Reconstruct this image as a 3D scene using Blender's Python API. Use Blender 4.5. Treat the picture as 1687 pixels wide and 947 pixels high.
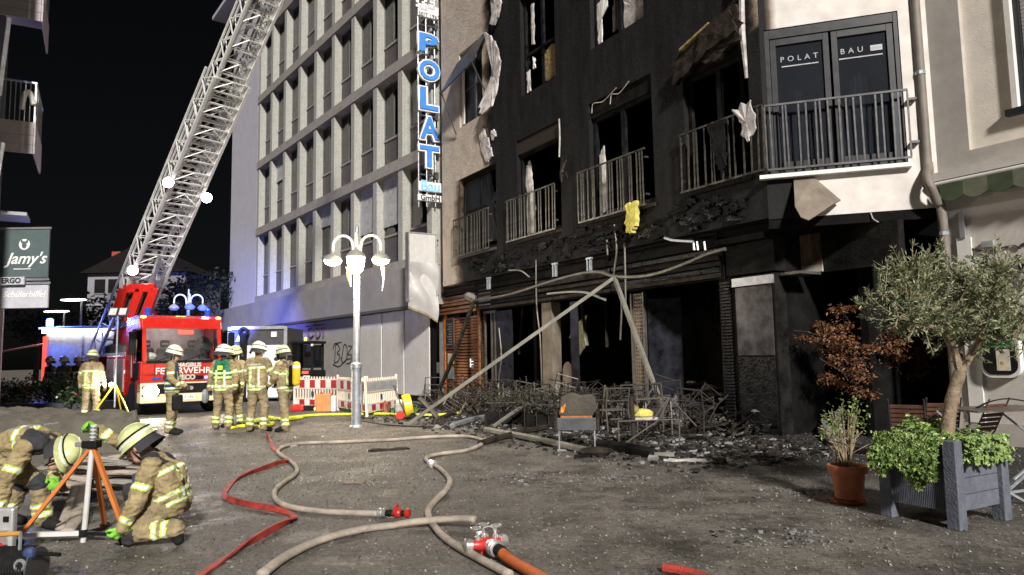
import bpy, bmesh, math, random
import numpy as np
from mathutils import Vector, Matrix, noise as mnoise
random.seed(7); rng = np.random.default_rng(7)
R_ = math.radians
scene = bpy.context.scene
for o in list(bpy.data.objects): bpy.data.objects.remove(o)
# ---------------------------------------------------------------- camera
CAM_H, FPX, PITCH, ROLL = 1.5, 1180.0, R_(5.53), R_(1.0)
cam = bpy.data.cameras.new('camera'); cam.sensor_width = 36; cam.lens = FPX/1687*36
cam.clip_start = .05; cam.clip_end = 500
camo = bpy.data.objects.new('camera', cam); scene.collection.objects.link(camo)
_c, _s = math.cos(PITCH), math.sin(PITCH)
CM = Matrix(((1,0,0),(0,_s,_c),(0,-_c,_s))) @ Matrix.Rotation(ROLL, 3, 'Z')      # image (right, down, forward) -> world
camo.matrix_world = Matrix.Translation((0,0,CAM_H)) @ (CM @ Matrix(((1,0,0),(0,-1,0),(0,0,-1)))).to_4x4()
scene.camera = camo
# ---------------------------------------------------------------- sky and key light
SUN_AZ = Vector((.23, -.97, 0)).normalized(); SUN_EL = R_(30)
world = bpy.data.worlds.new('World'); scene.world = world; world.use_nodes = True
wn = world.node_tree.nodes; wl = world.node_tree.links
sky = wn.new('ShaderNodeTexSky'); sky.sky_type = 'NISHITA'; sky.sun_disc = False
sky.sun_elevation = SUN_EL; sky.sun_rotation = math.atan2(SUN_AZ.x, SUN_AZ.y)
hs = wn.new('ShaderNodeHueSaturation'); hs.inputs['Saturation'].default_value = .35
wl.new(sky.outputs[0], hs.inputs['Color']); wl.new(hs.outputs[0], wn['Background'].inputs[0])
wn['Background'].inputs[1].default_value = .0006
sd = bpy.data.lights.new('key_sun', 'SUN'); sd.energy = 4.2; sd.angle = R_(5); sd.color = (1, .95, .88)
so = bpy.data.objects.new('key_sun', sd); scene.collection.objects.link(so)
so.rotation_euler = (-(SUN_AZ*math.cos(SUN_EL)+Vector((0,0,math.sin(SUN_EL))))).to_track_quat('-Z','Y').to_euler()
scene.view_settings.view_transform = 'Standard'; scene.view_settings.look = 'None'
scene.view_settings.exposure = .35; scene.view_settings.gamma = 1
scene.render.engine = 'CYCLES'
# ---------------------------------------------------------------- measuring helpers
CAM = Vector((0,0,CAM_H))
def ray(x, y): return CM @ Vector((x-843.5, y-473.5, FPX))
def G(x, y, z=0.): d = ray(x,y); return CAM + d*((z-CAM_H)/d.z)
def atY(x, y, Y): d = ray(x,y); return CAM + d*(Y/d.y)
class Frame:                                   # facade frame: x along the wall (to the left, away), y out towards the street
    def __init__(s, o, bear):
        b = R_(bear); s.u = Vector((math.sin(b), math.cos(b), 0)); s.n = Vector((-s.u.y, s.u.x, 0)); s.o = Vector((o[0],o[1],0))
        s.rz = math.atan2(s.u.y, s.u.x)
        s.M = Matrix.Translation(s.o) @ Matrix.Rotation(s.rz, 4, 'Z')
    def at(s, u, n=0, z=0): return s.M @ Vector((u,n,z))
    def hit(s, x, y, off=0.):
        d = ray(x,y); o = s.o + s.n*off; t = (o-CAM).dot(s.n)/d.dot(s.n); P = CAM + d*t
        return (P-o).dot(s.u), P.z
# ---------------------------------------------------------------- mesh builder
COL = scene.collection
class MB:
    def __init__(s): s.v=[]; s.f=[]; s.m=[]
    def add(s, vs, fs, mi=0, M=None):
        k = len(s.v)
        s.v += [tuple(M @ Vector(v)) for v in vs] if M is not None else [tuple(v) for v in vs]
        s.f += [tuple(i+k for i in f) for f in fs]; s.m += [mi]*len(fs); return s
    def b(s, x0,x1,y0,y1,z0,z1, mi=0, M=None):
        vs=[(x0,y0,z0),(x1,y0,z0),(x1,y1,z0),(x0,y1,z0),(x0,y0,z1),(x1,y0,z1),(x1,y1,z1),(x0,y1,z1)]
        return s.add(vs, [(0,3,2,1),(4,5,6,7),(0,1,5,4),(1,2,6,5),(2,3,7,6),(3,0,4,7)], mi, M)
    def quad(s, a,b_,c,d, mi=0): return s.add([a,b_,c,d],[(0,1,2,3)],mi)
    def tube(s, pts, r, n=8, mi=0, fx=1., fy=1., caps=True, up=(0,0,1)):
        P=[Vector(p) for p in pts]; N=len(P); rs = r if isinstance(r,(list,tuple)) else [r]*N
        vs=[]; fs=[]; prev=None
        for i,p in enumerate(P):
            t=(P[min(i+1,N-1)]-P[max(i-1,0)])
            t = t.normalized() if t.length>1e-9 else Vector((0,0,1))
            u=Vector(up) if abs(t.dot(Vector(up)))<.97 else Vector((1,0,.01))
            a=t.cross(u).normalized(); c=a.cross(t)
            if prev is not None and a.dot(prev)<0: a=-a; c=-c
            prev=a
            for k in range(n):
                w=2*math.pi*(k+.5)/n; vs.append(p+a*(math.cos(w)*rs[i]*fx)+c*(math.sin(w)*rs[i]*fy))
        for i in range(N-1):
            for k in range(n): fs.append((i*n+k, i*n+(k+1)%n, (i+1)*n+(k+1)%n, (i+1)*n+k))
        if caps: fs += [tuple(range(n)), tuple(range(N*n-1,(N-1)*n-1,-1))]
        return s.add(vs,fs,mi)
    def bar(s, a, b_, w, h=None, mi=0, up=(0,0,1)):
        r=w/math.sqrt(2); return s.tube([a,b_], r, 4, mi, 1, (h/w if h else 1), True, up)
    def lathe(s, prof, n=16, mi=0, M=None, cap=True):
        vs=[]; fs=[]
        for (r,z) in prof:
            for k in range(n): w=2*math.pi*k/n; vs.append((r*math.cos(w), r*math.sin(w), z))
        for i in range(len(prof)-1):
            for k in range(n): fs.append((i*n+k, i*n+(k+1)%n, (i+1)*n+(k+1)%n, (i+1)*n+k))
        if cap: fs += [tuple(range(n-1,-1,-1)), tuple(range((len(prof)-1)*n, len(prof)*n))]
        return s.add(vs,fs,mi,M)
    def ball(s, c, r, n=12, mi=0, M=None):
        r = r if isinstance(r,(tuple,list)) else (r,r,r); m=n//2
        prof=[(max(math.sin(math.pi*i/m),1e-3), -math.cos(math.pi*i/m)) for i in range(m+1)]
        T=Matrix.Translation(c)@Matrix.Diagonal((r[0],r[1],r[2],1))
        return s.lathe(prof,n,mi,(M@T) if M is not None else T)
    def prism(s, poly, d0, d1, mi=0, M=None):      # poly in (x,z), from y=d0 to d1
        n=len(poly); vs=[(x,d0,z) for x,z in poly]+[(x,d1,z) for x,z in poly]
        fs=[tuple(range(n)),tuple(range(2*n-1,n-1,-1))]+[(i,i+n,(i+1)%n+n,(i+1)%n) for i in range(n)]
        return s.add(vs,fs,mi,M)
    def mesh(s, name, mats, smooth=False):
        me=bpy.data.meshes.new(name); me.from_pydata(s.v,[],s.f)
        for m in (mats if isinstance(mats,(list,tuple)) else [mats]): me.materials.append(MAT(m))
        me.polygons.foreach_set('material_index', s.m)
        bm=bmesh.new(); bm.from_mesh(me); bmesh.ops.recalc_face_normals(bm, faces=bm.faces); bm.to_mesh(me); bm.free()
        if smooth:
            me.polygons.foreach_set('use_smooth',[True]*len(me.polygons))
            if smooth!='all': me.set_sharp_from_angle(angle=R_(40))
        return me
    def build(s, name, mats, parent=None, smooth=False, bevel=0, M=None, kind=None, label=None):
        o = link(name, s.mesh(name,mats,smooth), parent, M)
        if bevel:
            md=o.modifiers.new('bevel','BEVEL'); md.width=bevel; md.segments=2; md.limit_method='ANGLE'
        if kind: o['kind']=kind
        if label: o['label']=label
        return o
def link(name, me, parent=None, M=None):
    o=bpy.data.objects.new(name, me); COL.objects.link(o)
    if parent is not None: o.parent=parent
    if M is not None: o.matrix_local=M
    return o
def tag(o, label, cat, group=None):
    o['label']=label; o['category']=cat
    if group: o['group']=group
    return o
def thing(name, label, cat, loc=(0,0,0), rz=0, group=None, M=None):
    o=link(name,None); o.empty_display_size=.2
    if M is not None: o.matrix_world=M
    else: o.location=loc; o.rotation_euler=(0,0,rz)
    return tag(o,label,cat,group)
def again(src, parent=None, M=None, name=None):     # a copy that shares its mesh
    c=src.copy(); COL.objects.link(c); c.parent = parent if parent is not None else src.parent
    if M is not None: c.matrix_local=M
    return c
def copy_tree(src, parent=None):
    c=src.copy(); COL.objects.link(c); c.parent=parent
    for ch in list(src.children): copy_tree(ch,c)
    return c
T=Matrix.Translation
def RZ(a): return Matrix.Rotation(a,4,'Z')
def RX(a): return Matrix.Rotation(a,4,'X')
def RY(a): return Matrix.Rotation(a,4,'Y')
def structure(o): o['kind']='structure'; return o
def txt(s, size, depth=.004, shear=0, align='CENTER', bold=0, space=1.):
    cu=bpy.data.curves.new('lettering','FONT'); cu.body=s; cu.size=size; cu.extrude=depth; cu.shear=shear; cu.offset=bold
    cu.align_x=align; cu.align_y='CENTER'; cu.space_character=space; cu.resolution_u=3
    o=bpy.data.objects.new('tmp',cu); COL.objects.link(o); bpy.context.view_layer.update()
    me=bpy.data.meshes.new_from_object(o.evaluated_get(bpy.context.evaluated_depsgraph_get()))
    bpy.data.objects.remove(o); return me
def lettering(name, s, size, mat, parent, X, Y, loc, depth=.004, sx=1., **k):
    me=txt(s,size,depth,**k); me.materials.clear(); me.materials.append(MAT(mat))
    X=Vector(X).normalized(); Y=Vector(Y).normalized(); Z=X.cross(Y)
    M=Matrix(((X.x*sx,Y.x,Z.x,loc[0]),(X.y*sx,Y.y,Z.y,loc[1]),(X.z*sx,Y.z,Z.z,loc[2]),(0,0,0,1)))
    return link(name,me,parent,M)
def smoothpath(pts, n=6):                            # Catmull-Rom through the points
    P=[Vector(p) for p in pts]; P=[P[0]*2-P[1]]+P+[P[-1]*2-P[-2]]; out=[]
    for i in range(1,len(P)-2):
        for k in range(n):
            t=k/n; a,b_,c,d=P[i-1],P[i],P[i+1],P[i+2]
            out.append(.5*((2*b_)+(c-a)*t+(2*a-5*b_+4*c-d)*t*t+(3*b_-a-3*c+d)*t**3))
    return out+[P[-2]]
# ---------------------------------------------------------------- materials
_M={}; SPEC={}
def nodemat(name):
    m=bpy.data.materials.new(name); m.use_nodes=True
    nt=m.node_tree; return m, nt.nodes, nt.links, nt.nodes['Principled BSDF']
def S(name, col, rough=.6, metal=0., var=.25, scale=6., bump=.0, bscale=40., col2=None, spec=None, coat=0.):
    if spec is None: spec=.12 if max(col)<.02 else .5
    SPEC[name]=(col,rough,metal,var,scale,bump,bscale,col2,spec,coat)
def MAT(name):
    if name in _M: return _M[name]
    if name in SPECIAL: m=SPECIAL[name](); _M[name]=m; return m
    col,rough,metal,var,scale,bump,bscale,col2,spec,coat=SPEC[name]
    m,N,L,P=nodemat(name); _M[name]=m
    tc=N.new('ShaderNodeTexCoord')
    nz=N.new('ShaderNodeTexNoise'); nz.inputs['Scale'].default_value=scale; nz.inputs['Detail'].default_value=6; nz.inputs['Roughness'].default_value=.65
    L.new(tc.outputs['Object'],nz.inputs['Vector'])
    cr=N.new('ShaderNodeValToRGB'); cr.color_ramp.elements[0].position=.32; cr.color_ramp.elements[1].position=.68
    a=[max(0,c*(1-var)) for c in col]; b_=[min(1,c*(1+var)) for c in col] if col2 is None else col2
    cr.color_ramp.elements[0].color=(*a,1); cr.color_ramp.elements[1].color=(*b_,1)
    L.new(nz.outputs['Fac'],cr.inputs['Fac']); L.new(cr.outputs[0],P.inputs['Base Color'])
    mr=N.new('ShaderNodeMapRange'); mr.inputs['To Min'].default_value=max(.03,rough-.12); mr.inputs['To Max'].default_value=min(1,rough+.12)
    L.new(nz.outputs['Fac'],mr.inputs['Value']); L.new(mr.outputs[0],P.inputs['Roughness'])
    P.inputs['Metallic'].default_value=metal; P.inputs['Specular IOR Level'].default_value=spec; P.inputs['Coat Weight'].default_value=coat
    if bump:
        n2=N.new('ShaderNodeTexNoise'); n2.inputs['Scale'].default_value=bscale; n2.inputs['Detail'].default_value=5
        L.new(tc.outputs['Object'],n2.inputs['Vector'])
        bp=N.new('ShaderNodeBump'); bp.inputs['Strength'].default_value=bump; bp.inputs['Distance'].default_value=.02
        L.new(n2.outputs['Fac'],bp.inputs['Height']); L.new(bp.outputs[0],P.inputs['Normal'])
    return m
def emit(col, st):
    def mk():
        m,N,L,P=nodemat('lit'); P.inputs['Base Color'].default_value=(*col,1)
        P.inputs['Emission Color'].default_value=(*col,1); P.inputs['Emission Strength'].default_value=st; return m
    return mk
def glass(tint=(.9,.95,1), alpha=.12, rough=.03):
    def mk():
        m,N,L,P=nodemat('glass'); N.remove(P)
        out=N['Material Output']; tr=N.new('ShaderNodeBsdfTransparent'); tr.inputs[0].default_value=(*tint,1)
        gl=N.new('ShaderNodeBsdfGlossy'); gl.inputs['Roughness'].default_value=rough
        fr=N.new('ShaderNodeFresnel'); fr.inputs[0].default_value=1.5
        ad=N.new('ShaderNodeMath'); ad.operation='ADD'; ad.inputs[1].default_value=alpha; L.new(fr.outputs[0],ad.inputs[0])
        mx=N.new('ShaderNodeMixShader'); L.new(ad.outputs[0],mx.inputs[0]); L.new(tr.outputs[0],mx.inputs[1]); L.new(gl.outputs[0],mx.inputs[2])
        L.new(mx.outputs[0],out.inputs[0]); return m
    return mk
def leafmat(c1,c2,rough=.45,trans=.15):
    def mk():
        m,N,L,P=nodemat('leaf'); g=N.new('ShaderNodeNewGeometry'); cr=N.new('ShaderNodeValToRGB')
        cr.color_ramp.elements[0].color=(*c1,1); cr.color_ramp.elements[1].color=(*c2,1)
        L.new(g.outputs['Random Per Island'],cr.inputs[0]); L.new(cr.outputs[0],P.inputs['Base Color']); P.inputs['Roughness'].default_value=rough
        return m
    return mk
def soot_shade_wall(clean, kind, char=(.0055,.0053,.0056)):
    # soot stain with its own outline on plaster; kind C paints a soffit shadow instead: u = distance along the wall, z = height
    def mk():
        m,N,L,P=nodemat('soot_shade_plaster'); tc=N.new('ShaderNodeTexCoord'); sp=N.new('ShaderNodeSeparateXYZ'); L.new(tc.outputs['Object'],sp.inputs[0])
        def math_(op,a,b_=None,clamp=False):
            n=N.new('ShaderNodeMath'); n.operation=op; n.use_clamp=clamp
            for i,v in enumerate((a,b_)):
                if v is None: continue
                if isinstance(v,(int,float)): n.inputs[i].default_value=v
                else: L.new(v,n.inputs[i])
            return n.outputs[0]
        nz=N.new('ShaderNodeTexNoise'); nz.inputs['Scale'].default_value=1.7; nz.inputs['Detail'].default_value=9; nz.inputs['Roughness'].default_value=.62; L.new(tc.outputs['Object'],nz.inputs['Vector'])
        nn=math_('MULTIPLY',math_('SUBTRACT',nz.outputs['Fac'],.5),2.2)
        u,z=sp.outputs['X'],sp.outputs['Z']
        if kind=='A':
            low=math_('LESS_THAN',z,7.28)
            thr=math_('ADD',8.25,math_('MULTIPLY',low,2.0))
            d=math_('SUBTRACT',u,thr)
            d2=math_('MINIMUM',math_('MULTIPLY',math_('SUBTRACT',-1.42,u),2.0),math_('MULTIPLY',math_('SUBTRACT',z,7.4),4.))
            d=math_('MAXIMUM',d,d2); k=.45
        elif kind=='B':
            low=math_('LESS_THAN',z,4.58)
            d=math_('ADD',math_('SUBTRACT',-.12,u),math_('MULTIPLY',low,-.52)); k=.06
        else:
            d=math_('SUBTRACT',3.2,z); k=.12  # pale below, browned above: the soffit's shadow put into the colour
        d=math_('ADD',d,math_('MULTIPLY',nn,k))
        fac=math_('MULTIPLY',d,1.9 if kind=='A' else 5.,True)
        n2=N.new('ShaderNodeTexNoise'); n2.inputs['Scale'].default_value=3.; n2.inputs['Detail'].default_value=8; L.new(tc.outputs['Object'],n2.inputs['Vector'])
        cc=N.new('ShaderNodeValToRGB'); cc.color_ramp.elements[0].position=.3; cc.color_ramp.elements[1].position=.75
        cc.color_ramp.elements[0].color=(*[c*.72 for c in clean],1); cc.color_ramp.elements[1].color=(*clean,1); L.new(n2.outputs['Fac'],cc.inputs[0])
        ch=N.new('ShaderNodeValToRGB'); ch.color_ramp.elements[0].position=.35; ch.color_ramp.elements[1].position=.8
        ch.color_ramp.elements[0].color=(*[c*.35 for c in char],1); ch.color_ramp.elements[1].color=(*[c*4.5 for c in char],1); mp=N.new('ShaderNodeMapping'); mp.inputs['Scale'].default_value=(2.2,2.2,.45); L.new(tc.outputs['Object'],mp.inputs[0]); n4=N.new('ShaderNodeTexNoise'); n4.inputs['Scale'].default_value=1.3; n4.inputs['Detail'].default_value=10; n4.inputs['Roughness'].default_value=.72; L.new(mp.outputs[0],n4.inputs['Vector']); L.new(n4.outputs['Fac'],ch.inputs[0])
        mx=N.new('ShaderNodeMix'); mx.data_type='RGBA'; fb=math_('MULTIPLY',fac,2.2,True); fc=math_('MULTIPLY',math_('SUBTRACT',fac,.35),1.55,True)
        m0=N.new('ShaderNodeMix'); m0.data_type='RGBA'; L.new(fb,m0.inputs[0]); L.new(ch.outputs[0],m0.inputs[6]); m0.inputs[7].default_value=(clean[0]*.2,clean[1]*.16,clean[2]*.13,1)
        L.new(fc,mx.inputs[0]); L.new(m0.outputs[2],mx.inputs[6]); L.new(cc.outputs[0],mx.inputs[7])
        L.new(mx.outputs[2],P.inputs['Base Color']); P.inputs['Roughness'].default_value=.75; P.inputs['Specular IOR Level'].default_value=.3
        n3=N.new('ShaderNodeTexNoise'); n3.inputs['Scale'].default_value=14; n3.inputs['Detail'].default_value=8; n3.inputs['Roughness'].default_value=.7; L.new(tc.outputs['Object'],n3.inputs['Vector'])
        bp=N.new('ShaderNodeBump'); bp.inputs['Strength'].default_value=.9 if kind=='A' else .2; bp.inputs['Distance'].default_value=.05 if kind=='A' else .02; L.new(n3.outputs['Fac'],bp.inputs['Height']); L.new(bp.outputs[0],P.inputs['Normal'])
        return m
    return mk
def groundmat():
    m,N,L,P=nodemat('asphalt'); tc=N.new('ShaderNodeTexCoord')
    def nz(scale,det=6,rough=.6,sx=1.):
        n=N.new('ShaderNodeTexNoise'); n.inputs['Scale'].default_value=scale; n.inputs['Detail'].default_value=det; n.inputs['Roughness'].default_value=rough; L.new(tc.outputs['Object'],n.inputs['Vector']); return n.outputs['Fac']
    def ramp(src,p0,c0,p1,c1):
        r=N.new('ShaderNodeValToRGB'); r.color_ramp.elements[0].position=p0; r.color_ramp.elements[1].position=p1
        r.color_ramp.elements[0].color=(*c0,1); r.color_ramp.elements[1].color=(*c1,1); L.new(src,r.inputs[0]); return r.outputs[0]
    def mix(f,a,b_,mode='MIX'):
        x=N.new('ShaderNodeMix'); x.data_type='RGBA'; x.blend_type=mode
        if isinstance(f,float): x.inputs[0].default_value=f
        else: L.new(f,x.inputs[0])
        L.new(a,x.inputs[6]); L.new(b_,x.inputs[7]); return x.outputs[2]
    base=ramp(nz(.8,12,.8),.3,(.108,.099,.089),.7,(.255,.237,.213))
    grit=ramp(nz(22,9,1.),.4,(.2,.2,.2),.62,(1.9,1.85,1.78))
    c=mix(1.,base,grit,'MULTIPLY')
    # soot and wash-out towards the burnt front: a stain on the paving with a blurred, patchy outline
    sp=N.new('ShaderNodeSeparateXYZ'); L.new(tc.outputs['Object'],sp.inputs[0])
    vm=N.new('ShaderNodeVectorMath'); vm.operation='DOT_PRODUCT'; L.new(tc.outputs['Object'],vm.inputs[0]); vm.inputs[1].default_value=(*FA.n,)
    dn=N.new('ShaderNodeMath'); dn.operation='SUBTRACT'; L.new(vm.outputs['Value'],dn.inputs[0]); dn.inputs[1].default_value=FA.o.dot(FA.n)
    vu=N.new('ShaderNodeVectorMath'); vu.operation='DOT_PRODUCT'; L.new(tc.outputs['Object'],vu.inputs[0]); vu.inputs[1].default_value=(*FA.u,)
    du=N.new('ShaderNodeMapRange'); L.new(vu.outputs['Value'],du.inputs['Value']); du.inputs['From Min'].default_value=FA.o.dot(FA.u)+10.5; du.inputs['From Max'].default_value=FA.o.dot(FA.u)+8.; 
    wob=N.new('ShaderNodeMath'); wob.operation='MULTIPLY_ADD'; L.new(nz(.9,8,.7),wob.inputs[0]); wob.inputs[1].default_value=7.; L.new(dn.outputs[0],wob.inputs[2])
    mr=N.new('ShaderNodeMapRange'); mr.inputs['From Min'].default_value=8.4; mr.inputs['From Max'].default_value=5.6; L.new(wob.outputs[0],mr.inputs['Value'])
    mm=N.new('ShaderNodeMath'); mm.operation='MULTIPLY'; L.new(mr.outputs[0],mm.inputs[0]); L.new(du.outputs[0],mm.inputs[1])
    soot=ramp(nz(9,8,.85),.35,(.006,.006,.006),.75,(.075,.07,.065))
    c=mix(mm.outputs[0],c,soot)
    patch=ramp(nz(1.3,10,.8),.37,(.3,.3,.31),.56,(1,1,1)); c=mix(1.,c,patch,'MULTIPLY')
    ash=ramp(nz(2.2,9,.85),.62,(0,0,0),.78,(.1,.1,.105)); c=mix(1.,c,ash,'ADD')
    L.new(c,P.inputs['Base Color'])
    rr=ramp(nz(1.3,10,.8),.36,(.26,.26,.26),.54,(.85,.85,.85)); L.new(rr,P.inputs['Roughness'])
    bp=N.new('ShaderNodeBump'); bp.inputs['Strength'].default_value=.7; bp.inputs['Distance'].default_value=.012; L.new(nz(60,6,.8),bp.inputs['Height']); L.new(bp.outputs[0],P.inputs['Normal'])
    return m
def officeconcrete():
    m,N,L,P=nodemat('washed_concrete'); tc=N.new('ShaderNodeTexCoord'); v=N.new('ShaderNodeTexVoronoi'); v.inputs['Scale'].default_value=22; L.new(tc.outputs['Object'],v.inputs['Vector'])
    cr=N.new('ShaderNodeValToRGB'); cr.color_ramp.elements[0].color=(.29,.29,.265,1); cr.color_ramp.elements[1].color=(.43,.43,.395,1); L.new(v.outputs['Color'],cr.inputs[0]); L.new(cr.outputs[0],P.inputs['Base Color'])
    P.inputs['Roughness'].default_value=.85; bp=N.new('ShaderNodeBump'); bp.inputs['Distance'].default_value=.01; bp.inputs['Strength'].default_value=.3; L.new(v.outputs['Distance'],bp.inputs['Height']); L.new(bp.outputs[0],P.inputs['Normal']); return m
def slatwood():
    m,N,L,P=nodemat('scorched_timber'); tc=N.new('ShaderNodeTexCoord'); oi=N.new('ShaderNodeObjectInfo'); mp=N.new('ShaderNodeMapping'); mp.inputs['Scale'].default_value=(2,20,20); L.new(tc.outputs['Object'],mp.inputs[0])
    ad=N.new('ShaderNodeVectorMath'); ad.operation='ADD'; L.new(mp.outputs[0],ad.inputs[0]); L.new(oi.outputs['Location'],ad.inputs[1])
    n=N.new('ShaderNodeTexNoise'); n.inputs['Scale'].default_value=1.; n.inputs['Detail'].default_value=7; L.new(ad.outputs[0],n.inputs['Vector'])
    cr=N.new('ShaderNodeValToRGB'); cr.color_ramp.elements[0].position=.3; cr.color_ramp.elements[1].position=.72; cr.color_ramp.elements[0].color=(.05,.02,.009,1); cr.color_ramp.elements[1].color=(.3,.13,.05,1)
    L.new(n.outputs['Fac'],cr.inputs[0]); L.new(cr.outputs[0],P.inputs['Base Color']); P.inputs['Roughness'].default_value=.5; return m
def hazy():
    m,N,L,P=nodemat('sooty_double_glazing'); P.inputs['Base Color'].default_value=(.03,.033,.042,1); P.inputs['Roughness'].default_value=.14
    tr=N.new('ShaderNodeBsdfTransparent'); tr.inputs[0].default_value=(.75,.78,.85,1); mx=N.new('ShaderNodeMixShader'); tc=N.new('ShaderNodeTexCoord'); n=N.new('ShaderNodeTexNoise'); n.inputs['Scale'].default_value=1.6; L.new(tc.outputs['Object'],n.inputs['Vector'])
    mr=N.new('ShaderNodeMapRange'); mr.inputs['To Min'].default_value=.3; mr.inputs['To Max'].default_value=.62; L.new(n.outputs['Fac'],mr.inputs['Value']); L.new(mr.outputs[0],mx.inputs[0]); L.new(P.outputs[0],mx.inputs[1]); L.new(tr.outputs[0],mx.inputs[2]); L.new(mx.outputs[0],N['Material Output'].inputs[0]); return m
SPECIAL={
 'ground':groundmat,'sootA':soot_shade_wall((.64,.55,.46),'A'),'sootB':soot_shade_wall((.84,.79,.75),'B'),'shadeC':soot_shade_wall((.72,.68,.6),'C',(.09,.06,.04)),'concrete_washed':officeconcrete,'slat_wood':slatwood,
 'glass':glass(),'glass_dark':glass((.25,.28,.3),.1,.05),'glass_smoke':glass((.16,.17,.19),.03,.35),'door_pane':hazy,'visor':glass((.3,.3,.3),.15,.05),
 'lamp_glow':emit((1,.86,.62),22),'lamp_white':emit((1,.95,.9),30),'headlight':emit((1,.85,.6),30),'strip':emit((.92,.88,1),9),'warm_strip':emit((1,.9,.75),9),
 'strip_dim':emit((.75,.85,1),1.2),'blue_glow':emit((.08,.2,1),14),'red_glow':emit((1,.08,.04),1.2),'amber_glow':emit((1,.45,.08),8),'amber_dim':emit((1,.5,.1),2.),
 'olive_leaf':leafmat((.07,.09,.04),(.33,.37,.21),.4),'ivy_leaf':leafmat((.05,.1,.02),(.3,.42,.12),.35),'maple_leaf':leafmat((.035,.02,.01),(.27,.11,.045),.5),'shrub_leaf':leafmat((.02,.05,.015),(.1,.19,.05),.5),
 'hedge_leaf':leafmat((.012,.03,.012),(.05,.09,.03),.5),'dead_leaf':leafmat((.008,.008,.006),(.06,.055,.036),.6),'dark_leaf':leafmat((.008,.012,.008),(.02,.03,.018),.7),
}
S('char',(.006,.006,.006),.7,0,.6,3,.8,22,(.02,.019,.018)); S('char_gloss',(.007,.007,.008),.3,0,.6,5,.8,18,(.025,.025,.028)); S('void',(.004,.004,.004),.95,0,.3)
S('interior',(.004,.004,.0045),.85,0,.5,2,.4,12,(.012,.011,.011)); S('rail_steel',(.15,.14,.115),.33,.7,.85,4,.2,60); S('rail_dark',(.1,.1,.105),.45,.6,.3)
S('anthracite',(.02,.022,.026),.4,0,.2); S('door_glass',(.05,.053,.065),.12,0,.35,1.2,0,1,(.1,.1,.115),.8); S('white',(.8,.79,.77),.5,0,.08); S('white_paint',(.78,.77,.74),.45,0,.1,3)
S('cream',(.8,.74,.66),.8,0,.1,2,.25,60); S('cream_frame',(.44,.41,.38),.8,0,.12,3,.25,60); S('plaster_ribbed',(.62,.58,.54),.8,0,.12,4); S('lavender',(.5,.49,.56),.8,0,.06,1.5); S('office_band',(.32,.295,.27),.85,0,.15,3,.2,50)
S('office_fascia',(.3,.285,.28),.8,0,.12,1.2); S('office_frame',(.12,.115,.11),.5,.2,.2); S('spandrel',(.085,.07,.075),.45,0,.3,2); S('curtain',(.34,.35,.33),.8,0,.25,5); S('shop_panel',(.6,.58,.56),.28,0,.05,1.2,0,1,None,.6); S('graffiti_wall',(.4,.38,.36),.5,0,.12,1.5); S('spray',(.04,.035,.035),.7); S('spray_violet',(.1,.07,.16),.7)
S('concrete',(.33,.33,.31),.85,0,.25,5,.4,40); S('steel',(.55,.56,.58),.35,.85,.2,8); S('galv',(.42,.45,.5),.45,.6,.25,9); S('alu',(.72,.72,.72),.32,.8,.15,6); S('alu_burnt',(.34,.32,.28),.5,.5,.5,5,.2,30,(.1,.088,.075)); S('rust',(.075,.045,.03),.8,.2,.5,8,.3,40,(.03,.024,.022))
S('awning_alu',(.44,.43,.37),.5,.3,.3,2.5,.2,30,(.16,.15,.125)); S('ladder_alu',(.74,.74,.72),.45,.12,.12,4); S('fabric_olive',(.2,.18,.13),.85,0,.3,3,.4,18); S('tarp',(.11,.1,.078),.8,0,.3,2,.6,14); S('fire_red',(.5,.018,.012),.25,0,.12,2,0,1,None,.5,.5); S('cone_red',(.25,.05,.04),.6,0,.3); S('red_plastic',(.5,.03,.02),.4,0,.2); S('bumper',(.72,.62,.42),.45,0,.08); S('black',(.012,.012,.013),.5,0,.3); S('rubber',(.018,.018,.018),.75,0,.3,20); S('dark_grey',(.06,.06,.065),.5,0,.2); S('seat',(.025,.025,.028),.8); S('cab_inside',(.5,.5,.5),.7)
S('blue_lens',(.03,.08,.5),.15,0,.2); S('amber',(.8,.3,.04),.3); S('yellow',(.75,.55,.03),.35,0,.15); S('yellow_hose',(.62,.68,.05),.55,0,.15,5); S('hose_beige',(.42,.36,.3),.8,0,.4,4,.5,120); S('hose_grey',(.25,.24,.21),.8,0,.25,9,.3,90); S('hose_red',(.4,.05,.035),.65,0,.55,5,.5,90); S('hose_orange',(.55,.13,.035),.6,0,.2,9,.3,90)
S('jacket',(.3,.235,.125),.85,0,.4,5,.8,28); S('trousers',(.27,.215,.12),.85,0,.45,5,.9,24); S('navy',(.035,.045,.1),.8,0,.3,8,.3,60); S('green_vest',(.015,.16,.075),.75,0,.25,8,.3,50); S('lime',(.55,.75,.1),.5,0,.1); S('silver_tape',(.8,.82,.8),.35,.1,.06); S('skin',(.5,.3,.22),.55,0,.1,20); S('glove_dark',(.05,.04,.035),.8); S('glove_lime',(.22,.55,.06),.6,0,.15); S('helmet_lime',(.56,.61,.3),.32,0,.25,7,0,1,None,.5,.4); S('helmet_white',(.72,.72,.6),.35,0,.1); S('sooty_pad',(.03,.03,.036),.85)
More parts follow.
